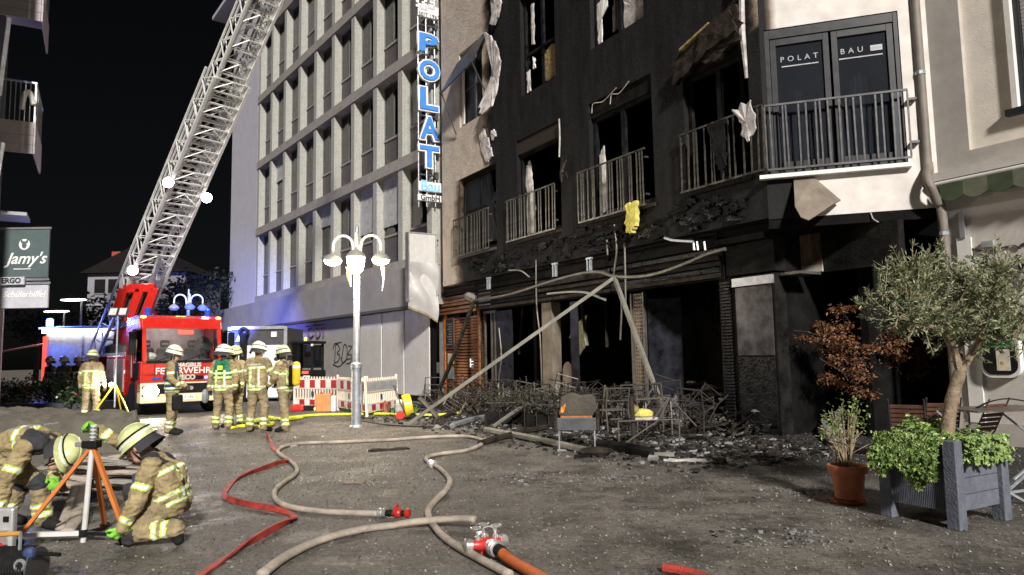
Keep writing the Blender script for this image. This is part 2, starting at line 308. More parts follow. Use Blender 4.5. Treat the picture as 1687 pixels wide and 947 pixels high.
S('orange_wood',(.62,.19,.045),.45,0,.15,5); S('sign_navy',(.03,.05,.14),.5); S('orange_bar',(.5,.24,.06),.45); S('wood_wet',(.08,.06,.05),.3,0,.4,8,.3,30,(.16,.13,.11)); S('sheet_grey',(.1,.1,.11),.5,.3,.3,3,.2,20); S('beige_char',(.2,.17,.13),.8,0,.5,5,.4,25,(.05,.045,.04)); S('rust_orange',(.4,.14,.05),.7,0,.4,9); S('insul_pale',(.4,.42,.28),.7,0,.3,9); S('body_grey',(.3,.29,.33),.5,0,.1); S('night_roof',(.012,.01,.01),.9); S('letter_grey',(.42,.42,.45),.5); S('pane_sooty',(.012,.013,.018),.3,0,.6,3,.2,12,(.035,.037,.05)); S('grit3',(.09,.085,.078),.85,0,.5,9); S('ash_heap',(.035,.033,.032),.9,0,.5,5,.7,16,(.2,.185,.18)); S('grit2',(.16,.15,.135),.85,0,.5,9); S('grit',(.26,.25,.235),.8,0,.4,9); S('planter_wood',(.12,.13,.165),.65,0,.25,6,.4,50); S('brown_wood',(.11,.05,.035),.55,0,.35,9,.3,40); S('terracotta',(.5,.17,.075),.75,0,.25,5,.3,30); S('soil',(.03,.022,.016),.95); S('bark',(.24,.18,.12),.85,0,.4,14,.7,40); S('twig',(.3,.24,.16),.8); S('bark_dark',(.08,.055,.04),.85)
S('sign_blue',(.06,.24,.68),.3,0,.08,3); S('sign_light',(.25,.55,.85),.3); S('sign_white',(.82,.82,.82),.35,0,.06); S('sign_slate',(.085,.12,.125),.5,0,.1); S('sign_grey',(.5,.5,.56),.5,0,.1); S('ink',(.02,.02,.02),.6); S('sign_case',(.5,.49,.48),.5,0,.08); S('wrap',(.44,.43,.43),.35,0,.08,3,.2,8); S('foam_scorch',(.26,.2,.09),.8,0,.7,12); S('insulation',(.5,.47,.46),.85,0,.5,4,.5,30); S('insul_yellow',(.66,.6,.14),.8,0,.25,8,.4,30)
S('awning_green',(.055,.08,.04),.8); S('awning_pale',(.15,.16,.11),.8); S('shutter',(.42,.42,.42),.6); S('grey_plastic',(.3,.31,.32),.5); S('barrier_white',(.8,.72,.62),.5,0,.08); S('barrier_red',(.45,.03,.03),.5); S('barrier_grey',(.42,.43,.46),.5); S('jug',(.6,.25,.1),.35); S('hedge_green',(.015,.2,.06),.5); S('menu_green',(.03,.45,.12),.4); S('paper',(.6,.56,.45),.8); S('roof_tile',(.05,.03,.028),.8); S('house_white',(.24,.23,.27),.8,0,.08); S('brick_red',(.3,.05,.03),.8); S('rubble',(.016,.015,.0145),.85,0,.6,4,.5,20,(.075,.07,.066)); S('lamp_shade',(.3,.28,.25),.5); S('pipe_brown',(.2,.175,.15),.6,0,.2,3); S('joint',(.06,.052,.045),.8); S('alu_bright',(.78,.78,.78),.3,.25,.08,6); S('ash',(.22,.22,.22),.9,0,.3,6); S('shard',(.6,.62,.62),.15,0,.25,30,0,1,None,.8); S('crate_steel',(.6,.6,.6),.4,.5,.1)
S('sheet_sooty',(.015,.015,.018),.35,.2,.6,2,.15,10,(.13,.125,.14)); S('wood_burnt',(.014,.012,.01),.65,0,.6,6,.7,18,(.06,.048,.038)); S('beige_panel',(.2,.165,.13),.7,0,.3,3,.2,30); S('perf',(.2,.16,.115),.6,0,.3,4); S('leftwall',(.05,.045,.05),.7,0,.3,2); S('balcony_panel',(.42,.38,.4),.7,0,.12,2)
def ribbed():
    m,N,L,P=nodemat('ribbed_plaster'); tc=N.new('ShaderNodeTexCoord'); w=N.new('ShaderNodeTexWave'); w.inputs['Scale'].default_value=20; w.inputs['Distortion'].default_value=2.5; w.inputs['Detail'].default_value=2; L.new(tc.outputs['Object'],w.inputs['Vector'])
    P.inputs['Base Color'].default_value=(.6,.56,.52,1); P.inputs['Roughness'].default_value=.8; bp=N.new('ShaderNodeBump'); bp.inputs['Strength'].default_value=.3; bp.inputs['Distance'].default_value=.012; L.new(w.outputs['Fac'],bp.inputs['Height']); L.new(bp.outputs[0],P.inputs['Normal']); return m
SPECIAL['ribbed']=ribbed
# ================================================================ frames of the place
_po = G(1190,708)
FA = Frame((_po.x,_po.y), -31.4)                     # burnt building, ground floor plane; upper floors stand 0.4 m further out
UA = .4
_cn = FA.at(FA.hit(1252,200,.5)[0], UA)
FB = Frame((_cn.x,_cn.y), -72.)                      # its bay wall with the glazed balcony door (runs to negative x)
_be = FB.at(-2.71)
FR = Frame((_be.x,_be.y), -31.4)                     # cream building
FO = Frame((-2.77,24.46), -36.7)                     # office building
FL = Frame((-12.2,16.8), 150.)                       # building on the left
# ================================================================ ground
g = MB(); n=60
g.quad((-160,-60,0),(160,-60,0),(160,260,0),(-160,260,0))
structure(g.build('ground','ground'))
# kerb / plinth strip and hill
def wall(mb, u0,u1,z0,z1,y0,y1,holes,mi=0,M=None):
    us=sorted({u0,u1,*[h[0] for h in holes],*[h[1] for h in holes]}); zs=sorted({z0,z1,*[h[2] for h in holes],*[h[3] for h in holes]})
    us=[u for u in us if u0<=u<=u1]; zs=[z for z in zs if z0<=z<=z1]
    def solid(i,j):
        if i<0 or j<0 or i>=len(us)-1 or j>=len(zs)-1: return False
        a,c=(us[i]+us[i+1])/2,(zs[j]+zs[j+1])/2
        return not any(h[0]<a<h[1] and h[2]<c<h[3] for h in holes)
    def q(*p): mb.add(p,[(0,1,2,3)],mi,M)
    for i in range(len(us)-1):
        for j in range(len(zs)-1):
            if not solid(i,j): continue
            a,b_,c,d=us[i],us[i+1],zs[j],zs[j+1]
            q((a,y1,c),(b_,y1,c),(b_,y1,d),(a,y1,d)); q((a,y0,c),(a,y0,d),(b_,y0,d),(b_,y0,c))
            if not solid(i-1,j): q((a,y0,c),(a,y1,c),(a,y1,d),(a,y0,d))
            if not solid(i+1,j): q((b_,y0,c),(b_,y0,d),(b_,y1,d),(b_,y1,c))
            if not solid(i,j-1): q((a,y0,c),(b_,y0,c),(b_,y1,c),(a,y1,c))
            if not solid(i,j+1): q((a,y0,d),(a,y1,d),(b_,y1,d),(b_,y0,d))
# ================================================================ burnt building
bb = thing('burnt_building','fire-gutted black building with charred balconies, pale plaster left only at both ends','building',M=FA.M)
UC = FA.hit(1252,200,.5)[0]                          # corner with the bay wall, about -1.65
EL = 11.65
ops=[(8.0,10.33,4.78,7.27),(4.68,6.8,4.78,7.6),(1.22,3.45,4.78,7.62),(-1.38,.28,4.78,7.2),
     (8.75,10.3,9.0,11.5),(4.8,6.5,8.8,11.7),(1.38,3.28,8.95,11.5),(-1.3,.2,8.95,11.5)]
m=MB(); wall(m,UC,EL,3.9,15.,UA-.32,UA,ops); m.build('wall','sootA',bb)
MB().b(UC+.05,EL,-7,UA-.33,3.72,3.895).build('soffit','interior',bb)
# rooms behind the openings
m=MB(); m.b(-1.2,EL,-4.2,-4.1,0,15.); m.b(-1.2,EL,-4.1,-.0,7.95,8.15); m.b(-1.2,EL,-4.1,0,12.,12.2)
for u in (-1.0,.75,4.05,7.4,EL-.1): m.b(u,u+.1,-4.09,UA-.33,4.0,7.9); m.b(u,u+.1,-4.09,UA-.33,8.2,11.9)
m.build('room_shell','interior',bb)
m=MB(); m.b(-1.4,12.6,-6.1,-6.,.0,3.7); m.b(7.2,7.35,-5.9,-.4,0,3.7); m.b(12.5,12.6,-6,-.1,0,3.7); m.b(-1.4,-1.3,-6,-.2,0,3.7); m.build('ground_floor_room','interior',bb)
def win(u0,u1,z0,z1,mat,parent,y=None,mull=(.5,),trans=(),fr=.08,pane=None,panes=None):
    y=UA-.2 if y is None else y
    w=thing_part('window',parent)
    m=MB(); m.b(u0,u0+fr,y,y+.08,z0,z1); m.b(u1-fr,u1,y,y+.08,z0,z1); m.b(u0+fr,u1-fr,y,y+.08,z1-fr,z1); m.b(u0+fr,u1-fr,y,y+.08,z0,z0+fr); m.build('frame',mat,w)
    for t in mull:
        a=u0+(u1-u0)*t; MB().b(a-fr*.7,a+fr*.7,y+.005,y+.075,z0+fr,z1-fr).build('mullion',mat,w)
    for t in trans:
        a=z0+(z1-z0)*t; MB().b(u0+fr,u1-fr,y+.01,y+.07,a-.04,a+.04).build('transom',mat,w)
    if panes:
        for (a,b_,c,d,pm) in panes: MB().b(a,b_,y+.03,y+.045,c,d).build('pane',pm,w)
    return w
def thing_part(name,parent):
    o=link(name,None,parent); o.empty_display_size=.1; return o
def ragged(name, mat, parent, pts, th=.03, y=0., jit=.03, sub=5, curl=0., M=None):
    sub+=2
    """a torn sheet: outline in (u,z) subdivided and jittered, with thickness and some curl"""
    P=[]; n=len(pts)
    for i in range(n):
        a,b_=pts[i],pts[(i+1)%n]
        for k in range(sub):
            t=k/sub; P.append((a[0]+(b_[0]-a[0])*t+random.uniform(-jit,jit)*(k>0), a[1]+(b_[1]-a[1])*t+random.uniform(-jit,jit)*(k>0)))
    cx=sum(p[0] for p in P)/len(P); cz=sum(p[1] for p in P)/len(P); N=len(P)
    def yy(p): return y+curl*((p[0]-cx)**2+(p[1]-cz)**2)*4+random.uniform(-.012,.012)
    f=[(p[0],yy(p),p[1]) for p in P]; vs=f+[(a,b_-th,c) for a,b_,c in f]+[(cx,y+.02,cz),(cx,y+.02-th,cz)]
    fs=[(i,(i+1)%N,2*N) for i in range(N)]+[((i+1)%N+N,i+N,2*N+1) for i in range(N)]+[(i,i+N,(i+1)%N+N,(i+1)%N) for i in range(N)]
    return MB().add(vs,fs).build(name,mat,parent,M=M)
win(8.02,10.31,4.8,7.25,'char',bb,mull=(.5,),trans=(.55,),panes=[(9.2,10.22,4.9,7.15,'glass_smoke')])
ragged('pane','glass_smoke',bb,[(8.1,5.0),(9.1,5.0),(9.1,7.15),(8.55,7.15),(8.4,6.5),(8.25,6.45),(8.1,5.9)],.01,UA-.14,.02)
win(4.7,6.78,4.8,7.2,'char',bb,mull=())
MB().b(4.7,6.78,UA-.3,UA-.04,7.2,7.58).build('shutter_box','rust',bb)
ragged('curtain','insulation',bb,[(6.35,4.85),(6.72,4.85),(6.72,6.9),(6.5,7.0),(6.4,6.3),(6.3,5.6)],.03,UA-.25,.03)
win(1.24,3.43,4.8,7.25,'char_gloss',bb,mull=(.5,),fr=.1)
MB().b(1.24,3.43,UA-.3,UA-.06,7.25,7.6).build('shutter_box','char',bb)
ragged('curtain','insulation',bb,[(3.0,4.9),(3.2,4.85),(3.22,6.3),(3.05,6.5)],.03,UA-.12,.02)
for du,a,b_ in ((0,3.3,2.35),(0.,2.6,1.9),): 
    MB().tube(smoothpath([(a,UA+.02,7.35),(a-.1,UA+.04,7.55),((a+b_)/2,UA+.03,7.5),(b_,UA+.03,7.66)]),.012,5).build('loose_trim','insulation',bb)
win(-1.36,.26,4.8,7.15,'char',bb,mull=(.5,))
win(8.77,10.28,9.0,11.45,'rail_dark',bb,mull=(.45,),trans=(.5,),panes=[(9.55,10.2,9.05,11.4,'glass_smoke'),(8.85,9.4,9.05,11.4,'glass_smoke')])
MB().b(10.1,10.22,UA-.1,UA-.06,9.1,10.9).build('curtain','white',bb)
win(4.82,6.48,8.82,11.6,'char_gloss',bb,mull=(.45,),trans=(.42,))
ragged('pane','foam_scorch',bb,[(4.95,8.95),(5.6,8.95),(5.55,9.7),(5.2,9.9),(4.92,9.8)],.012,UA-.16,.03)
ragged('curtain','insulation',bb,[(6.2,8.92),(6.38,8.9),(6.4,9.5),(6.25,9.55)],.02,UA-.13,.03)
ragged('curtain','white',bb,[(5.98,9.5),(6.12,9.52),(6.1,9.85),(6.,9.8)],.02,UA-.15,.02)
ragged('curtain','insulation',bb,[(6.0,10.2),(6.14,10.25),(6.16,11.4),(6.0,11.4)],.02,UA-.15,.02)
win(1.4,3.26,8.97,11.4,'char_gloss',bb,mull=(.5,))
ragged('curtain','white',bb,[(3.0,9.05),(3.14,9.02),(3.2,10.1),(2.75,10.15),(2.78,9.85),(3.0,9.8)],.02,UA-.13,.02)
ragged('curtain','beige_char',bb,[(2.45,9.2),(2.7,9.2),(2.62,10.0),(2.45,9.9)],.02,UA-.2,.03)
ragged('pane','insulation',bb,[(1.5,9.05),(2.2,9.05),(2.2,9.9),(1.6,9.95)],.02,UA-.16,.04)
# railings
def railing(parent, u0,u1,z0,z1,y,nb,mat='rail_steel',post=True,fix=(0,1)):
    r=thing_part('railing',parent)
    m=MB(); m.b(u0,u1,y-.02,y+.02,z1-.035,z1); m.build('top_rail',mat,r); MB().b(u0,u1,y-.015,y+.015,z0,z0+.035).build('bottom_rail',mat,r)
    bar=MB().b(-.014,.014,-.011,.011,z0+.036,z1-.036).mesh('bar',mat)
    for k in range(nb+1):
        u=u0+.02+(u1-u0-.04)*k/nb; link('bar',bar,r,T((u,y,0))@RY(random.uniform(-.012,.012)))
    for s in fix:
        u=u0+.03 if s==0 else u1-.03
        for z in (z0+.25,z1-.2): MB().b(u-.02,u+.02,UA+.002,y-.021,z-.02,z+.02).build('bracket','rail_dark',r)
    return r
railing(bb,8.26,10.62,4.73,5.97,UA+.12,18); railing(bb,4.81,7.27,4.74,5.95,UA+.12,17); railing(bb,1.37,3.81,4.71,5.98,UA+.12,18); railing(bb,UC-.07,.33,4.74,5.96,UA+.12,13,fix=(1,))
# sills
for a,b_,mt in ((8.0,10.4,'rail_dark'),(4.65,6.85,'wood_burnt'),(1.2,3.5,'wood_burnt'),(-1.4,.3,'char')):
    MB().b(a,b_,UA+.002,UA+.07,4.66,4.74).build('sill',mt,bb)
# melted lining, flaps and hanging bits
ragged('torn_plaster','insulation',bb,[(7.9,11.2),(7.75,10.6),(8.3,9.7),(8.55,9.1),(8.3,8.8),(7.75,8.9),(7.7,9.6),(7.45,10.2),(7.5,10.8)],.05,UA+.06,.06,3,.05)
ragged('torn_plaster','insulation',bb,[(8.0,12.8),(7.6,12.6),(7.4,12.0),(7.7,11.4),(8.0,11.6)],.05,UA+.07,.05,3,.05)
ragged('torn_plaster','insulation',bb,[(8.9,8.5),(8.65,8.55),(8.3,7.9),(8.1,7.5),(8.5,7.4),(8.8,7.9)],.04,UA+.05,.06)
ragged('torn_plaster','insulation',bb,[(8.2,8.25),(8.0,8.3),(7.9,8.05),(8.15,8.0)],.04,UA+.05,.04)
# fallen awning over the left upper window
aw=thing_part('window_awning',bb); pf=Matrix(((1,0,0,0),(0,1,0,0),(0,0,1,0),(0,0,0,1)))
A0,A1,A2,A3=(10.4,UA+.05,11.2),(8.3,UA+.05,11.55),(8.4,UA+.55,10.45),(10.5,UA+.62,10.1)
m=MB(); t=.03; m.add([A0,A1,A2,A3]+[(p[0],p[1]-.02,p[2]-t) for p in (A0,A1,A2,A3)],[(0,1,2,3),(7,6,5,4),(0,4,5,1),(1,5,6,2),(2,6,7,3),(3,7,4,0)]); m.build('canvas','anthracite',aw)
MB().tube([(10.45,UA+.58,10.12),(10.45,UA+.05,8.8)],.025,6).build('arm','rail_dark',aw); MB().tube([(8.45,UA+.52,10.45),(8.5,UA+.02,9.6)],.025,6).build('arm','rail_dark',aw)
# burnt cladding over the right opening
ragged('burnt_cladding','wood_burnt',bb,[(.3,7.0),(.35,7.5),(-.4,7.75),(-1.35,8.0),(-1.42,7.35),(-.9,7.1),(-.3,7.25)],.12,UA+.22,.07,4)
ragged('burnt_cladding','wood_burnt',bb,[(-.35,7.2),(-.5,7.75),(-1.3,7.95),(-1.38,7.45)],.05,UA+.3,.06,4)
MB().bar((.05,UA+.26,7.62),(-.75,UA+.26,7.85),.09,.05).build('batten','foam_scorch',bb)
MB().tube([(-1.42,UA+.1,8.3),(-1.4,UA+.12,7.5),(-1.43,UA+.1,6.55)],[.05,.06,.03],6).build('hanging_strip','insulation',bb)
ragged('torn_plaster','white',bb,[(-1.15,8.3),(-1.3,8.35),(-1.38,8.9),(-1.25,9.3),(-1.12,8.8)],.04,UA+.1,.03)
ragged('melted_sheet','insulation',bb,[(-1.2,6.0),(-1.62,6.05),(-1.66,5.55),(-1.5,5.3),(-1.35,5.6)],.03,UA+.2,.05,3,.1)
ragged('melted_sheet','char',bb,[(-.5,5.95),(-.95,5.9),(-.9,5.1),(-.8,4.85),(-.65,5.3)],.03,UA+.18,.05)
ragged('insulation_wool','insul_yellow',bb,[(1.62,4.85),(1.98,4.8),(2.0,4.25),(1.85,4.15),(1.68,4.3)],.12,UA+.2,.04)
for k in range(9):
    a=(4.45+random.uniform(-.15,.1),UA+.12,6.1+random.uniform(-.1,.15)); MB().tube(smoothpath([(4.5,UA+.1,5.9),a,(a[0]-random.uniform(.05,.35),UA+.2,a[2]+random.uniform(-.3,.35))],3),.014,5).build('cable',['rust','alu_burnt'][k%2],bb)
MB().tube(smoothpath([(4.62,UA+.05,7.6),(4.6,UA+.06,7.1),(4.66,UA+.05,6.6)],3),.02,5).build('loose_trim','insulation',bb)
# charred cornice below the balconies: bits of cladding that stayed
for k in range(110):
    u=random.uniform(-1.2,9.6); z=random.uniform(3.93,4.5); w=random.uniform(.08,.5); hgt=random.uniform(.03,.2)
    ragged('cladding_scrap',random.choice(['char','char','char_gloss']),bb,[(u,z),(u+w,z+random.uniform(-.03,.03)),(u+w,z+hgt),(u,z+hgt*random.uniform(.4,1.2))],random.uniform(.03,.06),UA+.004+random.uniform(.04,.07),.03,2)
# ---------------------------------------------------------------- bay wall with the balcony door
by=thing_part('bay',bb); by.matrix_local=FA.M.inverted()@FB.M
m=MB(); wall(m,-2.71,0,3.87,15.,-.3,0,[(-2.28,-.08,4.66,7.38)]); m.build('wall','sootB',by)
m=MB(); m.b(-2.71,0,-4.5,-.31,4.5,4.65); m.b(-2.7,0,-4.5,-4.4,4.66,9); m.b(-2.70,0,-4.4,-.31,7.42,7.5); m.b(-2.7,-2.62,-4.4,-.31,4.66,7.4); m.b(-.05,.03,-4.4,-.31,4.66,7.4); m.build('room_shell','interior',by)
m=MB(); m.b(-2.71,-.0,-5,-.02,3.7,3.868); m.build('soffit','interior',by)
dr=thing_part('balcony_door',by)
m=MB(); y=-.12; m.b(-2.28,-2.2,y,y+.1,4.66,7.38); m.b(-.16,-.08,y,y+.1,4.66,7.38); m.b(-2.2,-.16,y,y+.1,7.2,7.38); m.b(-2.2,-.16,y,y+.1,4.66,4.74); m.build('frame','anthracite',dr,bevel=.006)
for a,b_ in ((-2.19,-1.2),(-1.16,-.17)):
    sh=MB(); yy=y+.01; sh.b(a,a+.1,yy,yy+.07,4.75,7.19); sh.b(b_-.1,b_,yy,yy+.07,4.75,7.19); sh.b(a+.1,b_-.1,yy,yy+.07,7.07,7.19); sh.b(a+.1,b_-.1,yy,yy+.07,4.75,4.9); sh.build('sash','anthracite',dr,bevel=.005)
    MB().b(a+.1,b_-.1,yy+.02,yy+.035,4.9,7.07).build('pane','door_pane',dr)
for (u,w,zt) in ((-.65,.5,6.35),(-1.65,.7,6.5),(-1.0,.2,6.2)):
    m=MB(); N=14
    vs=[]; 
    for i in range(N+1):
        t=i/N; a=u-w/2+w*t; yy=-.42+.05*math.sin(t*19)+.02*math.sin(t*41)
        vs+= [(a*1.0,yy,4.75),(u+(a-u)*.35,yy*.9,zt-.25*abs(t-.5))]
    m.add(vs,[(2*i,2*i+2,2*i+3,2*i+1) for i in range(N)]); m.build('curtain','curtain',dr,smooth='all')
for s,u in (('POLAT',-.66),('BAU',-1.53)):
    lettering('lettering',s,.14,'letter_grey',dr,(-1,0,0),(0,0,1),(u,y+.05,6.8),.002,space=1.75)
MB().b(-.98,-.36,y+.046,y+.05,6.66,6.68).build('underline','letter_grey',dr); MB().b(-2.02,-1.32,y+.046,y+.05,6.66,6.68).build('underline','letter_grey',dr)
MB().b(-2.02,-1.83,y+.046,y+.05,6.75,6.85).build('badge','letter_grey',dr); lettering('lettering','GmbH',.06,'sign_grey',dr,(-1,0,0),(0,0,1),(-1.925,y+.054,6.8),.001)
MB().b(-2.32,.12,.002,.13,4.585,4.655).build('threshold','white',by)
r=railing(by,-2.32,-.02,4.72,5.93,.12,17,'rail_dark',fix=())
for z in (5.0,5.75): MB().b(-2.45,-2.32,.0,.12,z-.02,z+.02).build('bracket','rail_dark',r)
# bent flap of facade sheet under the balcony
fl=MB(); a=[(-.45,.02,4.56),(-.78,.02,4.57),(-1.18,.12,4.1),(-1.0,.34,3.98),(-.86,.46,3.86),(-.62,.5,3.72),(-.5,.5,3.78),(-.42,.4,4.0)]
fl.add(a+[(p[0],p[1]-.03,p[2]-.01) for p in a],[tuple(range(8)),tuple(range(15,7,-1))]+[(i,i+8,(i+1)%8+8,(i+1)%8) for i in range(8)]); fl.build('bent_flap','beige_panel',by)
for k in range(14):
    u=-2.6+k*.14; MB().add([(u,-.01,3.87),(u+.14,-.01,3.87),(u+.07,-.01,3.87-random.uniform(.01,.05)),(u+.07,-.03,3.86)],[(0,1,2),(0,3,1),(0,2,3),(1,3,2)]).build('ragged_edge','char',by)
MB().tube(smoothpath([(-1.65,.0,3.86),(-1.68,.02,3.75),(-1.76,.03,3.68)],3),.01,5).build('wire','insulation',by)
# ---------------------------------------------------------------- ground floor front
sl=thing_part('slatted_entrance',bb)
def slats(u0,u1,y0,y1,z0,z1,pitch,mat,par,th=.05,hh=.07):
    n=int((z1-z0)/pitch); L=math.hypot(u1-u0,y1-y0); ang=math.atan2(y1-y0,u1-u0)
    me=MB().b(0,L,-th/2,th/2,0,hh).mesh('slat',mat)
    for k in range(n): link('slat',me,par,T((u0,y0,z0+k*pitch+random.uniform(-.004,.004)))@RZ(ang)@RX(random.uniform(-.04,.04)))
slats(11.36,12.25,.02,.02,.12,2.95,.098,'slat_wood',sl); slats(10.45,11.34,-.5,.02,.12,2.95,.098,'slat_wood',sl); slats(9.88,10.35,.03,.03,.12,2.95,.098,'slat_wood',sl)
m=MB(); m.b(11.36,12.25,-.1,-.04,0,3); m.b(9.88,10.35,-.1,-.03,0,3); m.prism([(10.42,0),(11.34,0),(11.34,3),(10.42,3)],-.62,-.56); m.build('backing','wood_burnt',sl)
MB().b(12.2,12.3,.0,.06,0,3.).build('edge_trim','orange_wood',sl); MB().b(9.8,9.87,.0,.07,0,3.).build('edge_trim','slat_wood',sl)
mb=thing_part('menu_board',sl); MB().b(11.5,12.1,.06,.09,1.8,2.85).build('frame','brown_wood',mb); MB().b(11.56,12.04,.091,.095,1.86,2.8).build('board','ink',mb)
for k in range(9): MB().b(11.62,11.62+random.uniform(.2,.38),.0955,.097,1.95+k*.085,1.97+k*.085).build('text_line','grey_plastic',mb)
MB().b(11.55,12.0,.06,.075,1.3,1.65).build('notice','paper',sl); MB().b(11.55,12.0,.06,.075,.8,1.2).build('notice','grey_plastic',sl)
ib=thing_part('lit_panel',sl); MB().b(10.45,10.95,-.28,-.2,1.15,1.5).build('frame','orange_wood',ib)
for k in range(4):
    for j in range(2): MB().b(10.52+k*.1,10.59+k*.1,-.199,-.19,1.19+j*.15,1.31+j*.15).build('glass_cell','strip_dim',ib)
# slatted fascia
fs=thing_part('fascia',bb)
for k in range(9):
    z=2.98+k*.125
    MB().b(9.9,12.72,.06,.14,z,z+.085).build('slat','slat_wood' if k<5 else 'wood_burnt',fs,M=T((0,0,random.uniform(-.01,.01))))
    for a,b_ in ((-.2,3.1),(3.15,6.4),(6.45,9.85)):
        MB().b(a,b_,.06,.14,z,z+.085).build('slat',random.choice(['char','char_gloss','wood_burnt']),fs,M=T((0,random.uniform(-.02,.02),random.uniform(-.015,.015)))@RY(random.uniform(-.004,.004)))
MB().b(-.25,12.7,-.1,.03,2.96,3.72).build('backing','char',fs)
for k in range(6): MB().b(8.9-k*.02,9.6,.145,.16,3.1+k*.12,3.14+k*.12).build('melted_trim','alu_burnt',fs)
MB().b(-1.4,12.7,-.6,.2,3.60,3.72).build('lintel','char',bb)
MB().b(12.33,12.75,-.3,.02,0,3.9).build('pier','concrete',bb)
MB().b(5.83,6.3,-.3,-.0,0,2.95).build('pier','beige_panel',bb)
m=MB(); wpoly=[(5.15+.0,0),(5.6,0),(5.6,1.05)]+[(5.375+.225*math.cos(a),1.05+.3*math.sin(a)) for a in np.linspace(.3,math.pi-.3,7)]+[(5.15,1.05)]
m.prism(wpoly,-.2,-.16); m.build('surf_shaped_panel','beige_panel',bb)
for u in (9.62,9.2,9.0): MB().b(u,u+.06,-.12,-.06,0,2.94).build('door_post','alu_burnt',bb)
MB().b(8.95,9.7,-.12,-.05,2.86,2.94).build('door_head','alu_burnt',bb)
for u0,u1 in ((8.0,8.95),(4.75,5.1)): MB().b(u0,u1,-.1,-.085,.1,2.9).build('sooty_pane','pane_sooty',bb)
m=MB(); wall(m,2.29,2.67,0,2.9,-.16,-.12,[(2.34+i*.075,2.38+i*.075,.1+j*.085,.145+j*.085) for i in range(4) for j in range(33)]); m.build('perforated_screen','perf',bb)
for u in (2.66,2.25): MB().b(u,u+.05,-.2,-.08,0,2.92).build('door_post','alu_burnt',bb)
MB().b(0,.75,-.01,.01,.05,2.75).build('sooty_pane','pane_sooty',bb,M=T((2.2,-.15,0))@RZ(R_(215)))
pf=thing_part('riveted_post',bb); MB().b(-.42,-.06,-.32,-.02,0,3.0).build('shaft','char',pf)
rib=MB().b(-.36,-.12,-.02,.02,0,.035).mesh('rib','char_gloss')
for k in range(44): link('rib',rib,pf,T((random.uniform(-.01,.01),0,.15+k*.063)))
pn=thing_part('column',bb); MB().b(-1.42,-.46,-.3,.02,0,2.96).build('core','char',pn); MB().b(-1.36,-.52,.021,.04,1.45,2.75).build('cover_panel','sheet_sooty',pn); MB().b(-1.36,-.52,.021,.04,.15,1.42).build('cover_panel','char_gloss',pn); MB().b(-1.42,-.46,.021,.06,2.77,2.93).build('cover_strip','galv',pn)
MB().b(-1.45,-.3,-.3,.02,3.0,3.59).build('column_head','char',bb)
_a=FA.hit(1352,392,-.8); _b=FA.hit(1279,456,-.8); MB().b(_a[0],_b[0],-1.0,-.8,_b[1],3.7).build('passage_lintel','shadeC',bb); MB().b(-3.3,_a[0]-.01,-1.0,-.82,_b[1]-.02,3.7).build('passage_lintel','char',bb)  # first lintel piece carries the soffit's shadow painted on its upper part
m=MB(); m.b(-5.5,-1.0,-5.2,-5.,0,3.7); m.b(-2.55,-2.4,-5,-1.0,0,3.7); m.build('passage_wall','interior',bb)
MB().b(-1.9,-1.46,-.68,-.1,2.9,2.95).build('melted_gutter','alu_burnt',bb)
# scorched wall strip at the far left end below the upper wall
MB().b(10.3,EL,UA-.32,UA-.004,4.02,4.1).build('drip_edge','cream_frame',bb)
# ================================================================ collapsed awning frame
def FAp(x,y,n): u,z=FA.hit(x,y,n); return FA.at(u,n,z)
ca=thing('awning_frame','collapsed bare awning frame with bent bars leaning on the burnt shopfront','awning')
pts=[FAp(x,y,.75) for x,y in ((786,494),(815,490),(850,482),(900,466),(950,452),(985,448),(1011,455),(1050,456),(1085,450),(1130,434),(1165,419),(1195,410))]
MB().tube(smoothpath(pts,5),.03,6,fy=1.3).build('front_bar','alu_burnt',ca,smooth=True)
def gbar(a,b_,w,mat,name='arm',sag=0):
    a,b_=Vector(a),Vector(b_); mid=(a+b_)/2+Vector((0,0,sag)); pth=smoothpath([a,mid,b_],5)
    return MB().tube(pth,w/1.414,4).build(name,mat,ca)
top=FAp(1012,457,.78)
gbar(G(672,702)+Vector((0,0,.04)),top,.075,'awning_alu'); gbar(top,FAp(1092,672,1.0),.075,'awning_alu')
gbar(FAp(779,500,.8),FAp(718,655,1.2),.09,'wood_burnt',sag=-.12)
MB().tube(smoothpath([FAp(x,y,.7) for x,y in ((902,484),(935,481),(965,482),(990,491),(998,494))],4),.03,5).build('bent_tube','awning_alu',ca)
MB().tube(smoothpath([FAp(x,y,.7) for x,y in ((838,445),(858,446),(872,456))],4),.02,5).build('bent_tube','awning_alu',ca)
for x,y in ((914,446),(971,438),(805,468)):
    p=FAp(x,y,.6); b_=MB(); b_.b(-.1,.1,-.03,.03,.16,.2); b_.b(-.07,-.04,-.03,.03,-.15,.16); b_.b(.04,.07,-.03,.03,-.15,.16); b_.build('bracket','galv',ca,M=T(p)@RZ(FA.rz))
cl=MB(); cl.ball((0,0,0),(.22,.12,.16),8); o=cl.build('elbow_joint','alu_burnt',ca,M=T(FAp(775,490,.85))@RY(.5))
for pth in ([(883,428),(884,500),(890,560),(893,640)],[(822,540),(826,585),(822,625),(822,650)],[(1029,395),(1030,440),(1031,500)],[(1012,370),(1016,410),(1011,452)],[(1018,470),(1024,500),(1022,560)],[(1000,395),(1001,420)]):
    MB().tube(smoothpath([FAp(x,y,.45) for x,y in pth],4),.022,5).build('hanging_cable','alu_burnt',ca)
for x in (1148,1160,1142): MB().tube([FAp(x,398,.4),FAp(x+2,412,.4)],.02,5).build('stud','galv',ca)
MB().tube(smoothpath([FAp(1095,392,.5),FAp(1110,396,.5),FAp(1142,398,.5)],4),.03,5).build('bent_tube','galv',ca)
